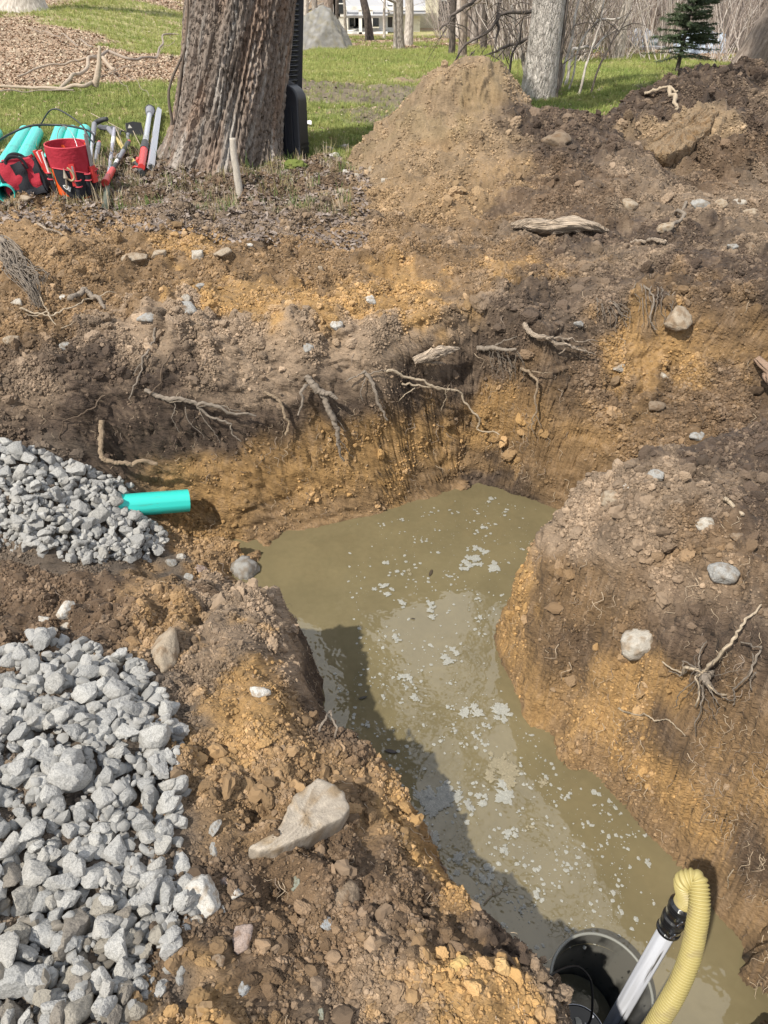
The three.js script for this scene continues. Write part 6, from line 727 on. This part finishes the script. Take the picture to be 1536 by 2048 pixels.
// the wood: every trunk one can tell apart, near ones first
{
  const R = mulberry(2025), used = [];
  const W = [[796, 80, 24, .28, 'g'], [815, 82, 26, .26, 'p'], [905, 80, 20, .14, 'd'], [928, 90, 18, .16, 'b'], [950, 60, 30, .24, 'g'], [972, 70, 24, .16, 'd'], [990, 64, 28, .2, 'b'], [1008, 66, 30, .16, 'g'], [1030, 60, 26, .14, 'd'], [1118, 60, 30, .2, 'g'], [1140, 62, 26, .14, 'b'], [1160, 58, 28, .18, 'g'], [1184, 80, 22, .12, 'p'], [1205, 60, 30, .2, 'b'], [1226, 74, 24, .14, 'g'], [1246, 112, 17, .2, 'p'], [1262, 70, 26, .16, 'b'], [1284, 60, 30, .2, 'g'], [1304, 70, 26, .16, 'b'], [1330, 70, 24, .18, 'g'], [1350, 60, 30, .2, 'b'], [1396, 70, 26, .18, 'g'], [1412, 60, 30, .16, 'b'], [1452, 70, 24, .16, 'g'], [655, 62, 34, .4, 'b'], [630, 60, 36, .26, 'g'], [612, 58, 34, .2, 'p'], [605, 50, 40, .3, 'g'], [672, 50, 44, .2, 'd'], [690, 50, 46, .16, 'g'], [768, 60, 38, .12, 'p'], [918, 50, 40, .3, 'p'], [942, 50, 44, .2, 'b'], [962, 50, 40, .26, 'g'], [1000, 50, 46, .22, 'd'], [1020, 50, 40, .28, 'g'], [1128, 50, 42, .26, 'b'], [1150, 50, 44, .3, 'g'], [1174, 50, 40, .22, 'd'], [1194, 50, 46, .24, 'g'], [1216, 50, 42, .26, 'b'], [1236, 50, 44, .2, 'g'], [1256, 50, 40, .28, 'b'], [1274, 50, 46, .2, 'g'], [1296, 50, 42, .24, 'd'], [1316, 50, 44, .22, 'g'], [1342, 50, 40, .26, 'b'], [1374, 50, 44, .24, 'g'], [1402, 50, 46, .22, 'b'], [1428, 50, 42, .26, 'g'], [1460, 50, 44, .3, 'b'], [1480, 50, 40, .22, 'g'], [1530, 50, 36, .3, 'g']];
  const M = { g: greyBark, p: paleBark, d: darkBark, b: brownBark }, N = { g: 'grey', p: 'pale', d: 'dark', b: 'brown' };
  const ORD = ['first', 'second', 'third', 'fourth', 'fifth', 'sixth', 'seventh', 'eighth', 'ninth', 'tenth', 'eleventh', 'twelfth', 'thirteenth', 'fourteenth', 'fifteenth', 'sixteenth', 'seventeenth', 'eighteenth', 'nineteenth', 'twentieth'], row = d => d < 25 ? 'front row' : d < 35 ? 'middle row' : 'back row', seen = {};
  for (const [u, v, d, r, k] of W.sort((a, b) => a[0] - b[0])) { const x = atZ(u, 40, -d).x, key = `${N[k]} ${row(d)}`, n = seen[key] = (seen[key] ?? -1) + 1; bareTree('woodland_tree', `${N[k]} bare trunk in the ${row(d)} of the wood, ${ORD[n]} ${N[k]} one from the left`, 'tree', x, -d, r * .5, 9 + R() * 4, { mat: M[k], limbs: d < 32 ? 6 : 4, low: .7, reach: 1.8, group: 'bare trunks of the wood' }); }
  // the mass of stems farther in, and the leafless brush between: nobody could count them
  const stem = barkLumps(.12, 10, 0, 0, 3, 6), L = [[], []]; for (let i = 0; i < 420; i++) { const d = 46 + R() * 60, x = (R() * 1.5 - .62) * d * .62; if (x < -14 || (x / d > -.14 && x / d < .1 && d < 78)) continue; const s = .5 + R() * 1.3; L[i % 2].push({ p: V(x, farH(x, -d), -d), q: new THREE.Quaternion().setFromEuler(new THREE.Euler((R() - .5) * .1, R() * 6, (R() - .5) * .12)), s: V(s, 1 + R() * .4, s), c: R() < .4 ? [.56, .53, .50] : R() < .6 ? [.36, .32, .29] : [.48, .44, .41] }); }
  instanced('far_wood', stem, new THREE.MeshStandardMaterial({ roughness: 1 }), L[0].concat(L[1]), 'far-off mass of bare grey stems in the wood');
  const brush = []; const BR = mulberry(99); for (let k = 0; k < 16; k++) { const a = BR() * 6.283, s = V((BR() - .5) * .5, 0, (BR() - .5) * .5), e = s.clone().add(V(Math.sin(a) * (.3 + BR()) * .8, .7 + BR() * 1.3, Math.cos(a) * .7)); const mid = s.clone().lerp(e, .5).add(V((BR() - .5) * .3, .15, (BR() - .5) * .3)); brush.push(tube([s, mid, e], [.007, .005, .002], { seg: 2, sides: 4, caps: false })); for (let q = 0; q < 4; q++) { const b = mid.clone().lerp(e, BR()), f = b.clone().add(V((BR() - .5) * .8, BR() * .5 - .05, (BR() - .5) * .7)); brush.push(tube([b, b.clone().lerp(f, .5).add(V(0, .05, 0)), f], [.0035, .003, .0015], { seg: 1, sides: 3, caps: false })); } }
  const bg = mergeGeometries(brush), BL = []; for (let i = 0; i < 420; i++) { const d = 16 + R() * 34, u = 880 + R() * 680, x = atZ(u, 40, -d).x; if (u < 960 && d < 38) continue; if ((d < 24 && u < 1010) || (d < 22 && u > 1368 && u < 1448) || (d < 25 && u > 1272 && u < 1322)) continue; const s = .7 + R() * .9; BL.push({ p: V(x, surf(x, -d), -d), q: new THREE.Quaternion().setFromEuler(new THREE.Euler((R() - .5) * .3, R() * 6, (R() - .5) * .3)), s: V(s, s * (.7 + R() * .8), s), c: R() < .3 ? [.52, .46, .41] : R() < .6 ? [.22, .18, .155] : [.36, .30, .26] }); }
  instanced('leafless_brush', bg, new THREE.MeshStandardMaterial({ roughness: 1 }), BL, 'tangle of leafless brush along the edge of the wood');
}
// drooping dark branches above the sand cone
{ const R = mulberry(71); const z = -10.5; [['dark drooping branch above the crest of the sand cone', [[1070, 22], [1000, 30], [980, 60], [930, 90], [905, 130]]], ['dark hanging branch left of the grey tree', [[1000, -20], [996, 30], [994, 70], [990, 96]]], ['arching dark branch over the lawn', [[960, -10], [930, 12], [900, 34], [880, 60]]], ['low dark branch reaching right behind the cone crest', [[1062, 78], [1030, 88], [1000, 98], [978, 108]]]].forEach(([label, L], i) => { const g = thing('drooping_branch', label, 'branch'), P = L.map(([u, v], k) => atZ(u, v, z + .1 * k)); mesh('stem', tube(bend(P, .1, i), [.022, .018, .009], { seg: 3, sides: 6 }), darkBark, g); for (let k = 0; k < 12; k++) { const a = P[0].clone().lerp(P[P.length - 1], R()), e = a.clone().add(V((R() - .5) * .7, -R() * .5, (R() - .5) * .4)); mesh('twig', tube([a, a.clone().lerp(e, .5).add(V(.03, .03, 0)), e], [.006, .004, .002], { seg: 2, sides: 4 }), darkBark, g); } }); }
// small spruce
{
  const x = atZ(1358, 120, -13).x, z = -13, g = thing('spruce_tree', 'small dark green spruce behind the topsoil heap', 'tree', V(x, groundY(x, z), z)), R = mulberry(8), need = [], br = [];
  const top = 1.42; mesh('trunk', tube([V(0, -.1, 0), V(.02, .7, 0), V(.06, top, 0)], [.035, .022, .006], { seg: 3, sides: 7 }), darkBark, g);
  for (let y = .22; y < top - .03; y += .05) { const t = (y - .2) / (top - .2), len = .52 * Math.pow(1 - t, .75) + .04, n = 7; for (let k = 0; k < n; k++) { const a = R() * 6.283, L = len * (.65 + .5 * R()), s = V(.04 * y, y, 0), e = s.clone().add(V(Math.sin(a) * L, .05 + .1 * R() - .12 * (1 - t), Math.cos(a) * L)); br.push(tube([s, e], [.006, .002], { seg: 1, sides: 4, curve: false, caps: false })); const m = Math.round(L / .011), sp = y < .34 ? .25 : 1; for (let q = 0; q < m * 5; q++) { if (R() > sp) continue; const f = .12 + .88 * R(), b = s.clone().lerp(e, f), side = R() * 6.283, l = .045 + .025 * R(), d = e.clone().sub(s).normalize().multiplyScalar(.5).add(V(Math.sin(side), Math.cos(side) * .6 - .1, Math.cos(side * 1.7)).multiplyScalar(.85)).normalize().multiplyScalar(l), w = d.clone().cross(V(R() - .5, R() - .5, R() - .5)).normalize().multiplyScalar(.0065); const c = b.clone().add(d); need.push(b.x - w.x, b.y - w.y, b.z - w.z, b.x + w.x, b.y + w.y, b.z + w.z, c.x, c.y, c.z); } } }
  mesh('branches', br, darkBark, g); const ng = new THREE.BufferGeometry(); ng.setAttribute('position', new THREE.Float32BufferAttribute(need, 3)); ng.computeVertexNormals(); mesh('crown', ng, new THREE.MeshStandardMaterial({ color: lin(.065, .09, .042), roughness: .8, side: THREE.DoubleSide }), g).userData.kind = 'stuff';
}
// fallen limb on the leaves at left
{
  const g = thing('fallen_limb', 'fallen forked limb lying on the leafy lawn at left', 'branch'), on = (u, v, o) => { const p = spot(u, v); p.y += o; return p; }, lim = wood([.50, .41, .32]), lim2 = wood([.36, .30, .25]);
  const add = (n, L, r0, r1, m) => mesh(n, tube(bend(L.map(q => on(...q)), .06, r0 * 999), [r0 * .62, (r0 + r1) * .31, r1 * .62], { seg: 4, sides: 9, lump: .12, seed: r0 * 777 }), m, g);
  const b = on(192, 182, .05), t = atZ(200, 92, b.z - .1); mesh('main_stem', tube(bend([b, atZ(193, 160, b.z), atZ(198, 130, b.z - .05), t], .05, 4), [.042, .036, .03, .014], { seg: 5, sides: 10, lump: .1, seed: 3 }), lim, g);
  add('side_stem', [[120, 187, .04], [150, 172, .12], [185, 152, .22], [212, 148, .2], [232, 156, .1]], .035, .04, lim); add('side_stem', [[0, 184, .06], [50, 186, .06], [110, 188, .06], [170, 188, .08], [192, 180, .08]], .02, .04, lim); add('side_stem', [[40, 172, .1], [90, 158, .14], [150, 153, .18], [190, 150, .2]], .018, .026, lim); add('side_stem', [[192, 144, .2], [222, 132, .2], [262, 140, .15], [300, 136, .15], [330, 112, .2], [350, 100, .28]], .04, .025, lim2); add('side_stem', [[345, 100, .28], [352, 101, .3], [362, 102, .3]], .02, .012, lim2); add('twig', [[60, 60, .05], [110, 80, .08], [160, 110, .14], [192, 128, .24]], .012, .02, lim2); add('twig', [[220, 165, .1], [280, 145, .1], [340, 110, .15], [358, 80, .2]], .01, .006, lim); add('twig', [[0, 192, .05], [80, 190, .05], [150, 192, .06]], .01, .012, lim2); add('twig', [[230, 165, .1], [250, 180, .05], [262, 196, .02]], .006, .004, lim2); add('twig', [[255, 168, .1], [285, 190, .06], [310, 205, .03]], .006, .004, lim2);
}
// ---------------------------------------------------------------- black plastic chambers behind the big tree
{
  const blk = new THREE.MeshStandardMaterial({ color: lin(.012, .014, .02), roughness: .42 });
  // arched, ribbed chamber standing on its end: arch across x, length upwards
  const chamber = (w, d, L, rib, pitch) => { const pos = [], idx = [], n = Math.round(L / pitch) * 6, S = 26; for (let j = 0; j <= n; j++) { const f = (j % 6) / 6, k = f < .5 ? 0 : -rib; for (let i = 0; i <= S; i++) { const a = i / S * Math.PI, r = 1 + k / w * 2 * (j === 0 || j === n ? 0 : 1); pos.push(-Math.cos(a) * w / 2 * r, j / n * L, Math.sin(a) * d * r); } } for (let j = 0; j < n; j++) for (let i = 0; i < S; i++) { const a = j * (S + 1) + i; idx.push(a, a + 1, a + S + 1, a + 1, a + S + 2, a + S + 1); } const g = new THREE.BufferGeometry(); g.setAttribute('position', new THREE.Float32BufferAttribute(pos, 3)); g.setIndex(idx); g.computeVertexNormals(); return g; };
  const b = spot(574, 300), z = b.z - .25, X = u => atZ(u, 290, z).x;
  const g = thing('leach_chamber', 'tall ribbed black plastic chamber standing behind the big tree', 'chamber', V(X(552), surf(X(552), z) - .02, z)); g.rotation.set(-.03, .15, -.085);
  { const p = mesh('shell', chamber(.36, .2, 1.12, .018, .034), blk, g); p.material.side = THREE.DoubleSide; for (const s of [-1, 1]) mesh('flange', box(.075, 1.12, .012, s * .175, .56, 0), blk, g); }
  const cap = (name, label, x, zz, w, h, d, ry, rx) => { const q = thing(name, label, 'end cap', V(x, surf(x, zz) - .02, zz)); q.rotation.set(rx, ry, 0); const s = new THREE.Shape(); s.moveTo(-w / 2, 0); s.lineTo(w / 2, 0); s.lineTo(w / 2, h - w / 2); s.absarc(0, h - w / 2, w / 2, 0, Math.PI, false); s.lineTo(-w / 2, 0); mesh('face', new THREE.ExtrudeGeometry(s, { depth: d, bevelEnabled: true, bevelSize: .012, bevelThickness: .012, bevelSegments: 2, curveSegments: 18 }), blk, q); for (const t of [-.28, 0, .28]) mesh('rib', box(.012, h * .6, .02, t * w, h * .42, d + .016), blk, q); for (let k = 0; k < 3; k++) mesh('latch', box(w * 1.12, .018, d * 1.2, 0, .03 + k * .035, d / 2), blk, q); return q; };
  cap('end_cap', 'rounded black end cap leaning in front of the tall chamber', X(602), z + .42, .2, .5, .14, -.35, -.12);
  cap('end_cap', 'second black end cap tucked between tree and front cap', X(578), z + .3, .22, .52, .08, .55, -.1);
}
// ---------------------------------------------------------------- boulder on the lawn
{
  const p = spot(650, 98), k = depthOf(p) / FOC, pts = []; const g0 = new THREE.IcosahedronGeometry(1, 14), g1 = new THREE.BufferGeometry(); g1.setAttribute('position', g0.attributes.position); const g = mergeVertices(g1, 1e-4), q = g.attributes.position;
  const PL = [[-.62, .62, .48, .52], [.74, .6, .3, .5], [.1, .35, .93, .6], [-.9, .2, .2, .8], [.95, .1, .2, .86], [0, .5, -.86, .55], [.3, .9, .3, .66]];
  for (let i = 0; i < q.count; i++) { const x = q.getX(i), y = q.getY(i), z = q.getZ(i); let t = 1; for (const [a, b, c, d] of PL) { const l = Math.hypot(a, b, c), e = (x * a + y * b + z * c) / l; if (e * t > d) t = d / e; } t *= 1 + .05 * fbm3(x * 2.4, y * 2.4, z * 2.4, 4) + .02 * nz3(x * 9 + y * 5, y * 14, z * 9); q.setXYZ(i, x * t, y * t, z * t); } g.computeVertexNormals();
  const uv = new Float32Array(q.count * 2); for (let i = 0; i < q.count; i++) { uv[i * 2] = q.getX(i) + q.getZ(i) * .5; uv[i * 2 + 1] = q.getY(i) + q.getZ(i) * .4; } g.setAttribute('uv', new THREE.BufferAttribute(uv, 2));
  const col = new Float32Array(q.count * 3); for (let i = 0; i < q.count; i++) { const x = q.getX(i), y = q.getY(i), z = q.getZ(i), m = smooth(-.1, .35, fbm3(x * 3, y * 6, z * 3, 3)), ly = smooth(.05, .4, fbm3(x * 4 + 9, y * 4, z * 4, 3) + .12); col.set([lerp(lerp(.30, .40, m), .33, ly * .5), lerp(lerp(.29, .385, m), .29, ly * .5), lerp(lerp(.27, .36, m), .19, ly * .5)], i * 3); } g.setAttribute('color', new THREE.BufferAttribute(col, 3));
  const m = mesh('boulder', g, new THREE.MeshStandardMaterial({ vertexColors: true, roughness: .95, bumpMap: speckBump, bumpScale: .05 })); const W = 100 * k, H = 82 * k; m.scale.set(W * .68, H * .82, W * .58); m.position.set(p.x, p.y + H * .2, p.z - W * .2); m.rotation.set(0, .25, -.1); tag(m, 'large pale boulder on the lawn right of the big tree', 'boulder');
}
// ---------------------------------------------------------------- house beyond the lawn
{
  const z = -58, s = -z / 40, X = u => atZ(u, 40, z).x, Y = v => atZ(700, v, z).y, base = surf(X(720), z) - .2, g = thing('house', 'white clapboard house with a porch beyond the lawn', 'house', V(0, 0, 0));
  const white = std([.72, .70, .62], .8), cream = std([.66, .62, .46], .85), roofM = new THREE.MeshStandardMaterial({ color: lin(.36, .36, .37), roughness: .9 }), glass = new THREE.MeshStandardMaterial({ color: lin(.03, .035, .04), roughness: .12 }), trim = std([.80, .79, .75], .7), dk = std([.10, .09, .08], .8);
  const wallBox = (n, u0, u1, vt, z0, dep, m) => { const x0 = X(u0), x1 = X(u1), y = Y(vt); return mesh(n, box(x1 - x0, y - base, dep, (x0 + x1) / 2, (y + base) / 2, z0 - dep / 2), m, g); };
  wallBox('wall', 655, 882, -40, z - 3, 6, cream); wallBox('wall', 655, 696, -40, z, 4, white); wallBox('wall', 763, 840, 16, z + .2, 4, white);
  // clapboards on the visible walls
  for (let y = base + .25, k = 0; y < Y(-30); y += .24, k++) { const x0 = X(655), x1 = X(696); mesh('clapboard', box(x1 - x0, .22, .03, (x0 + x1) / 2, y, z + .012 + (k % 2) * .004), white, g); if (y < Y(22)) { const a = X(763), b = X(840); mesh('clapboard', box(b - a, .22, .03, (a + b) / 2, y, z + .212 + (k % 2) * .004), white, g); } }
  // porch roof, posts and floor
  const pr = mesh('porch_roof', (() => { const q = new THREE.BoxGeometry(X(775) - X(690), .14, 3.4); q.rotateX(.42); q.translate((X(690) + X(775)) / 2, Y(4), z + .2); return q; })(), roofM, g); mesh('fascia', box(X(776) - X(690), .2, .1, (X(690) + X(776)) / 2, Y(13), z + 1.7), trim, pr);
  for (const u of [722, 743, 693]) mesh('porch_post', box(.2, Y(14) - base, .2, X(u), (Y(14) + base) / 2, z + 1.6), trim, g);
  mesh('porch_floor', box(X(775) - X(690), .3, 3.2, (X(690) + X(775)) / 2, base + .15, z + .1), trim, g);
  const win = (u, v, w, h, zz) => { const f = mesh('window', box(w + .3, h + .3, .08, X(u), Y(v), zz + .06), trim, g); mesh('pane', box(w, h, .05, X(u), Y(v), zz + .1), glass, f); mesh('glazing_bar', box(.06, h, .04, X(u), Y(v), zz + .13), trim, f); mesh('glazing_bar', box(w, .06, .045, X(u), Y(v), zz + .13), trim, f); };
  win(676, 7, .8, 1.1, z); win(667, 7, .6, 1.1, z); win(786, 32, .7, 1.2, z + .2); win(733, 30, 1.6, 1.6, z - 2.96); win(706, 30, .9, 1.6, z - 2.96);
  const door = mesh('door', box(1.0, 2.3, .1, X(773), base + 1.35, z + .27), std([.78, .79, .8], .6), g); mesh('handle', box(.1, .1, .1, X(773) + .38, base + 1.3, z + .36), dk, door);
  const rw = mesh('roof', (() => { const q = new THREE.BoxGeometry(X(850) - X(756), .14, 3.2); q.rotateX(.5); q.translate((X(756) + X(850)) / 2, Y(14) + .4, z - .6); return q; })(), roofM, g); mesh('fascia', box(X(850) - X(756), .2, .1, (X(756) + X(850)) / 2, Y(20) + .12, z + .75), trim, rw);
}
{ // second pale house half hidden in the wood
  const z = -66, X = u => atZ(u, 40, z).x, Y = v => atZ(860, v, z).y, base = surf(X(870), z) - .2, g = thing('house', 'pale outbuilding half hidden by trunks right of the white house', 'house', V(0, 0, 0)), w = std([.7, .69, .66], .8); mesh('wall', box(X(925) - X(845), Y(-30) - base, 5, (X(845) + X(925)) / 2, (Y(-30) + base) / 2, z - 2.5), w, g); for (const u of [862, 888, 910]) { const f = mesh('window', box(1.3, 1.5, .1, X(u), Y(22), z + .05), std([.78, .78, .76], .7), g); mesh('pane', box(1.0, 1.2, .06, X(u), Y(22), z + .1), std([.04, .045, .05], .15), f); }
}
// grey shed and the blue-white tarp
{
  const z = -24, X = u => atZ(u, 100, z).x, Y = v => atZ(1300, v, z).y, y0 = Y(128) - .4, g = thing('shed', 'small grey green shed between trunks left of the spruce', 'shed', V(0, 0, 0)); const w = X(1316) - X(1281), m = std([.20, .235, .225], .8); mesh('wall', box(w, Y(86) - y0, 1.6, (X(1281) + X(1316)) / 2, (Y(86) + y0) / 2, z - .8), m, g); for (let k = 0; k < 6; k++) mesh('board', box(w / 6 - .02, Y(87) - y0, .02, X(1281) + (k + .5) * w / 6, (Y(87) + y0) / 2, z + .008), m, g); mesh('roof', (() => { const q = new THREE.BoxGeometry(w + .3, .07, 2.0); q.rotateX(.15); q.translate((X(1281) + X(1316)) / 2, Y(83), z - .8); return q; })(), std([.32, .32, .33], .7), g);
}
{
  const z = -20, P = [[1382, 112], [1388, 96], [1404, 92], [1420, 84], [1436, 80], [1436, 120], [1420, 128], [1400, 130], [1384, 132]].map(([u, v]) => atZ(u, v, z)), s = new THREE.Shape(P.map(p => new THREE.Vector2(p.x, p.y))), ge = new THREE.ExtrudeGeometry(s, { depth: 1.2, bevelEnabled: true, bevelSize: .12, bevelThickness: .2, bevelSegments: 4, steps: 6 }), q = ge.attributes.position; for (let i = 0; i < q.count; i++) q.setXYZ(i, q.getX(i) + .05 * nz3(q.getX(i) * 3, q.getY(i) * 3, q.getZ(i) * 3), q.getY(i) + .06 * nz3(q.getX(i) * 4, q.getZ(i) * 3, 5), q.getZ(i) + .08 * nz3(q.getX(i) * 5, q.getY(i) * 5, 9)); const f = mergeVertices(ge.deleteAttribute('normal').deleteAttribute('uv')); f.computeVertexNormals();
  const m = mesh('tarp_cover', f, std([.50, .58, .68], .5)); m.position.z = z - 1.2; tag(m, 'pale blue tarp covered load behind the dark heap', 'tarp');
}
tag(mesh('paper_scrap', (() => { const p = spot(616, 252), q = new THREE.PlaneGeometry(.07, .05, 4, 4), a = q.attributes.position; for (let i = 0; i < a.count; i++) a.setZ(i, .012 * nz2(a.getX(i) * 40, a.getY(i) * 40)); q.computeVertexNormals(); q.rotateX(-.9); q.translate(p.x, p.y + .03, p.z); return q; })(), std([.7, .68, .72], .8, { side: THREE.DoubleSide })), 'small white scrap on the grass beside the black end cap', 'scrap');
// ---------------------------------------------------------------- grass and leaves
{
  const R = mulberry(606), blade = (n, sp, sd) => { const B = mulberry(sd), pos = []; for (let k = 0; k < n; k++) { const a = B() * 6.283, x = (B() - .5) * sp, z = (B() - .5) * sp, h = .6 + .6 * B(), l = .25 + .5 * B(), w = .035, dx = Math.sin(a), dz = Math.cos(a), px = Math.cos(a) * w, pz = -Math.sin(a) * w, mx = x + dx * l * .35, mz = z + dz * l * .35, tx = x + dx * l, tz = z + dz * l; pos.push(x - px, 0, z - pz, x + px, 0, z + pz, mx + px * .8, h * .62, mz + pz * .8, x - px, 0, z - pz, mx + px * .8, h * .62, mz + pz * .8, mx - px * .8, h * .62, mz - pz * .8, mx - px * .8, h * .62, mz - pz * .8, mx + px * .8, h * .62, mz + pz * .8, tx, h, tz); } const g = new THREE.BufferGeometry(); g.setAttribute('position', new THREE.Float32BufferAttribute(pos, 3)); g.computeVertexNormals(); return g; };
  const tufts = [blade(9, .9, 1), blade(9, .9, 2), blade(8, 1.1, 3)], L = [[], [], []];
  const want = k => { const x = GP[k * 3], y = GP[k * 3 + 1], z = GP[k * 3 + 2]; if (z > -4.5 || z < -45 || GREEN[k] < .08 || !inView(x, y, z)) return 0; const d2 = x * x + z * z; return Math.pow(GREEN[k], 1.3) / (8 + d2 * .5); };
  for (const s of scatter(95000, want, 41)) { const d = Math.hypot(s.x, s.z), sc = (.02 + .0019 * d) * (.6 + .7 * R()), dry = fbm2(s.x * .8 + 4, s.z * .8, 3) * .5 + .5, q = clamp(dry * .8 + (R() - .5) * .5); const c = [lerp(.15, .40, q), lerp(.215, .37, q), lerp(.04, .14, q)], m = .8 + .4 * R(); L[Math.floor(R() * 3)].push({ p: V(s.x, s.y - .004, s.z), q: new THREE.Quaternion().setFromEuler(new THREE.Euler(0, R() * 6.283, 0)), s: V(sc, sc * (.7 + .8 * R()), sc), c: c.map(v => v * m) }); }
  tufts.forEach((g, k) => instanced('grass', g, new THREE.MeshStandardMaterial({ roughness: .9, side: THREE.DoubleSide }), L[k], 'short spring grass of the lawn'));
  // weeds at the foot of the tree and along the lawn's edge
  const W = []; const wk = k => { const x = GP[k * 3], y = GP[k * 3 + 1], z = GP[k * 3 + 2]; if (z > -4.9 || z < -7.2 || x < -3.6 || x > -.2 || inPoly(coneP, x, z)) return 0; return fbm2(x * 2.2, z * 2.2, 2) > -.05 ? 1 : .15; };
  for (const s of scatter(1700, wk, 43)) { const sc = .035 + .075 * R() * R(), q = R(); W.push({ p: V(s.x, s.y - .005, s.z), q: new THREE.Quaternion().setFromEuler(new THREE.Euler((R() - .5) * .5, R() * 6.283, (R() - .5) * .5)), s: V(sc * .7, sc * (.8 + R()), sc * .7), c: q < .3 ? [.1, .15, .035] : q < .6 ? [.24, .2, .09] : [.38, .31, .21] }); }
  instanced('weeds', tufts[2], new THREE.MeshStandardMaterial({ roughness: .9, side: THREE.DoubleSide }), W, 'weeds and dry stalks around the foot of the big tree');
  // dead leaves
  const lg = (() => { const g = new THREE.PlaneGeometry(1, .55, 4, 2), p = g.attributes.position; for (let i = 0; i < p.count; i++) { const x = p.getX(i), y = p.getY(i); p.setXYZ(i, x, y * (1 - Math.pow(Math.abs(x) * 2, 2) * .75), .32 * x * x + .35 * y * y + .08 * Math.sin(x * 7)); } g.rotateX(-Math.PI / 2); g.computeVertexNormals(); return g; })(), LL = [];
  const wl = k => { const x = GP[k * 3], y = GP[k * 3 + 1], z = GP[k * 3 + 2]; if (z > -4.4 || z < -48 || !inView(x, y, z) || inPoly(coneP, x, z)) return 0; const treeFoot = z > -6.6 && x < -.1 && x > -3.6 && y > .85 ? .8 * clamp(1 - GREEN[k]) : 0; return (LEAF[k] + .12 * GREEN[k] + treeFoot) / (10 + (x * x + z * z) * .45); };
  for (const s of scatter(85000, wl, 47)) { const d = Math.hypot(s.x, s.z), sc = (.024 + .0016 * d) * (.6 + .8 * R()), q = R(), old = LEAF[s.k] < .2 && GREEN[s.k] < .3, c = old ? (q < .4 ? [.19, .15, .125] : q < .75 ? [.135, .105, .085] : [.27, .22, .185]) : q < .35 ? [.33, .225, .15] : q < .6 ? [.25, .165, .11] : q < .85 ? [.40, .30, .21] : [.48, .4, .29]; LL.push({ p: V(s.x, s.y + sc * .12, s.z), q: new THREE.Quaternion().setFromEuler(new THREE.Euler((R() - .5) * 1.1, R() * 6.283, (R() - .5) * 1.1)), s: V(sc, sc, sc), c }); }
  instanced('leaf_litter', lg, new THREE.MeshStandardMaterial({ roughness: .9, side: THREE.DoubleSide }), LL, 'fallen brown leaves scattered over lawn and wood floor');
  // moss cushion by the end caps
  const p = spot(588, 330), mg = clodGeo(21, 5, .25); const m = mesh('moss_clump', mg, std([.12, .145, .03], 1)); m.position.set(p.x, p.y, p.z); m.scale.set(.09, .05, .07); tag(m, 'bright green moss cushion at the right foot of the big tree', 'moss');
}
renderer.render(scene, camera);
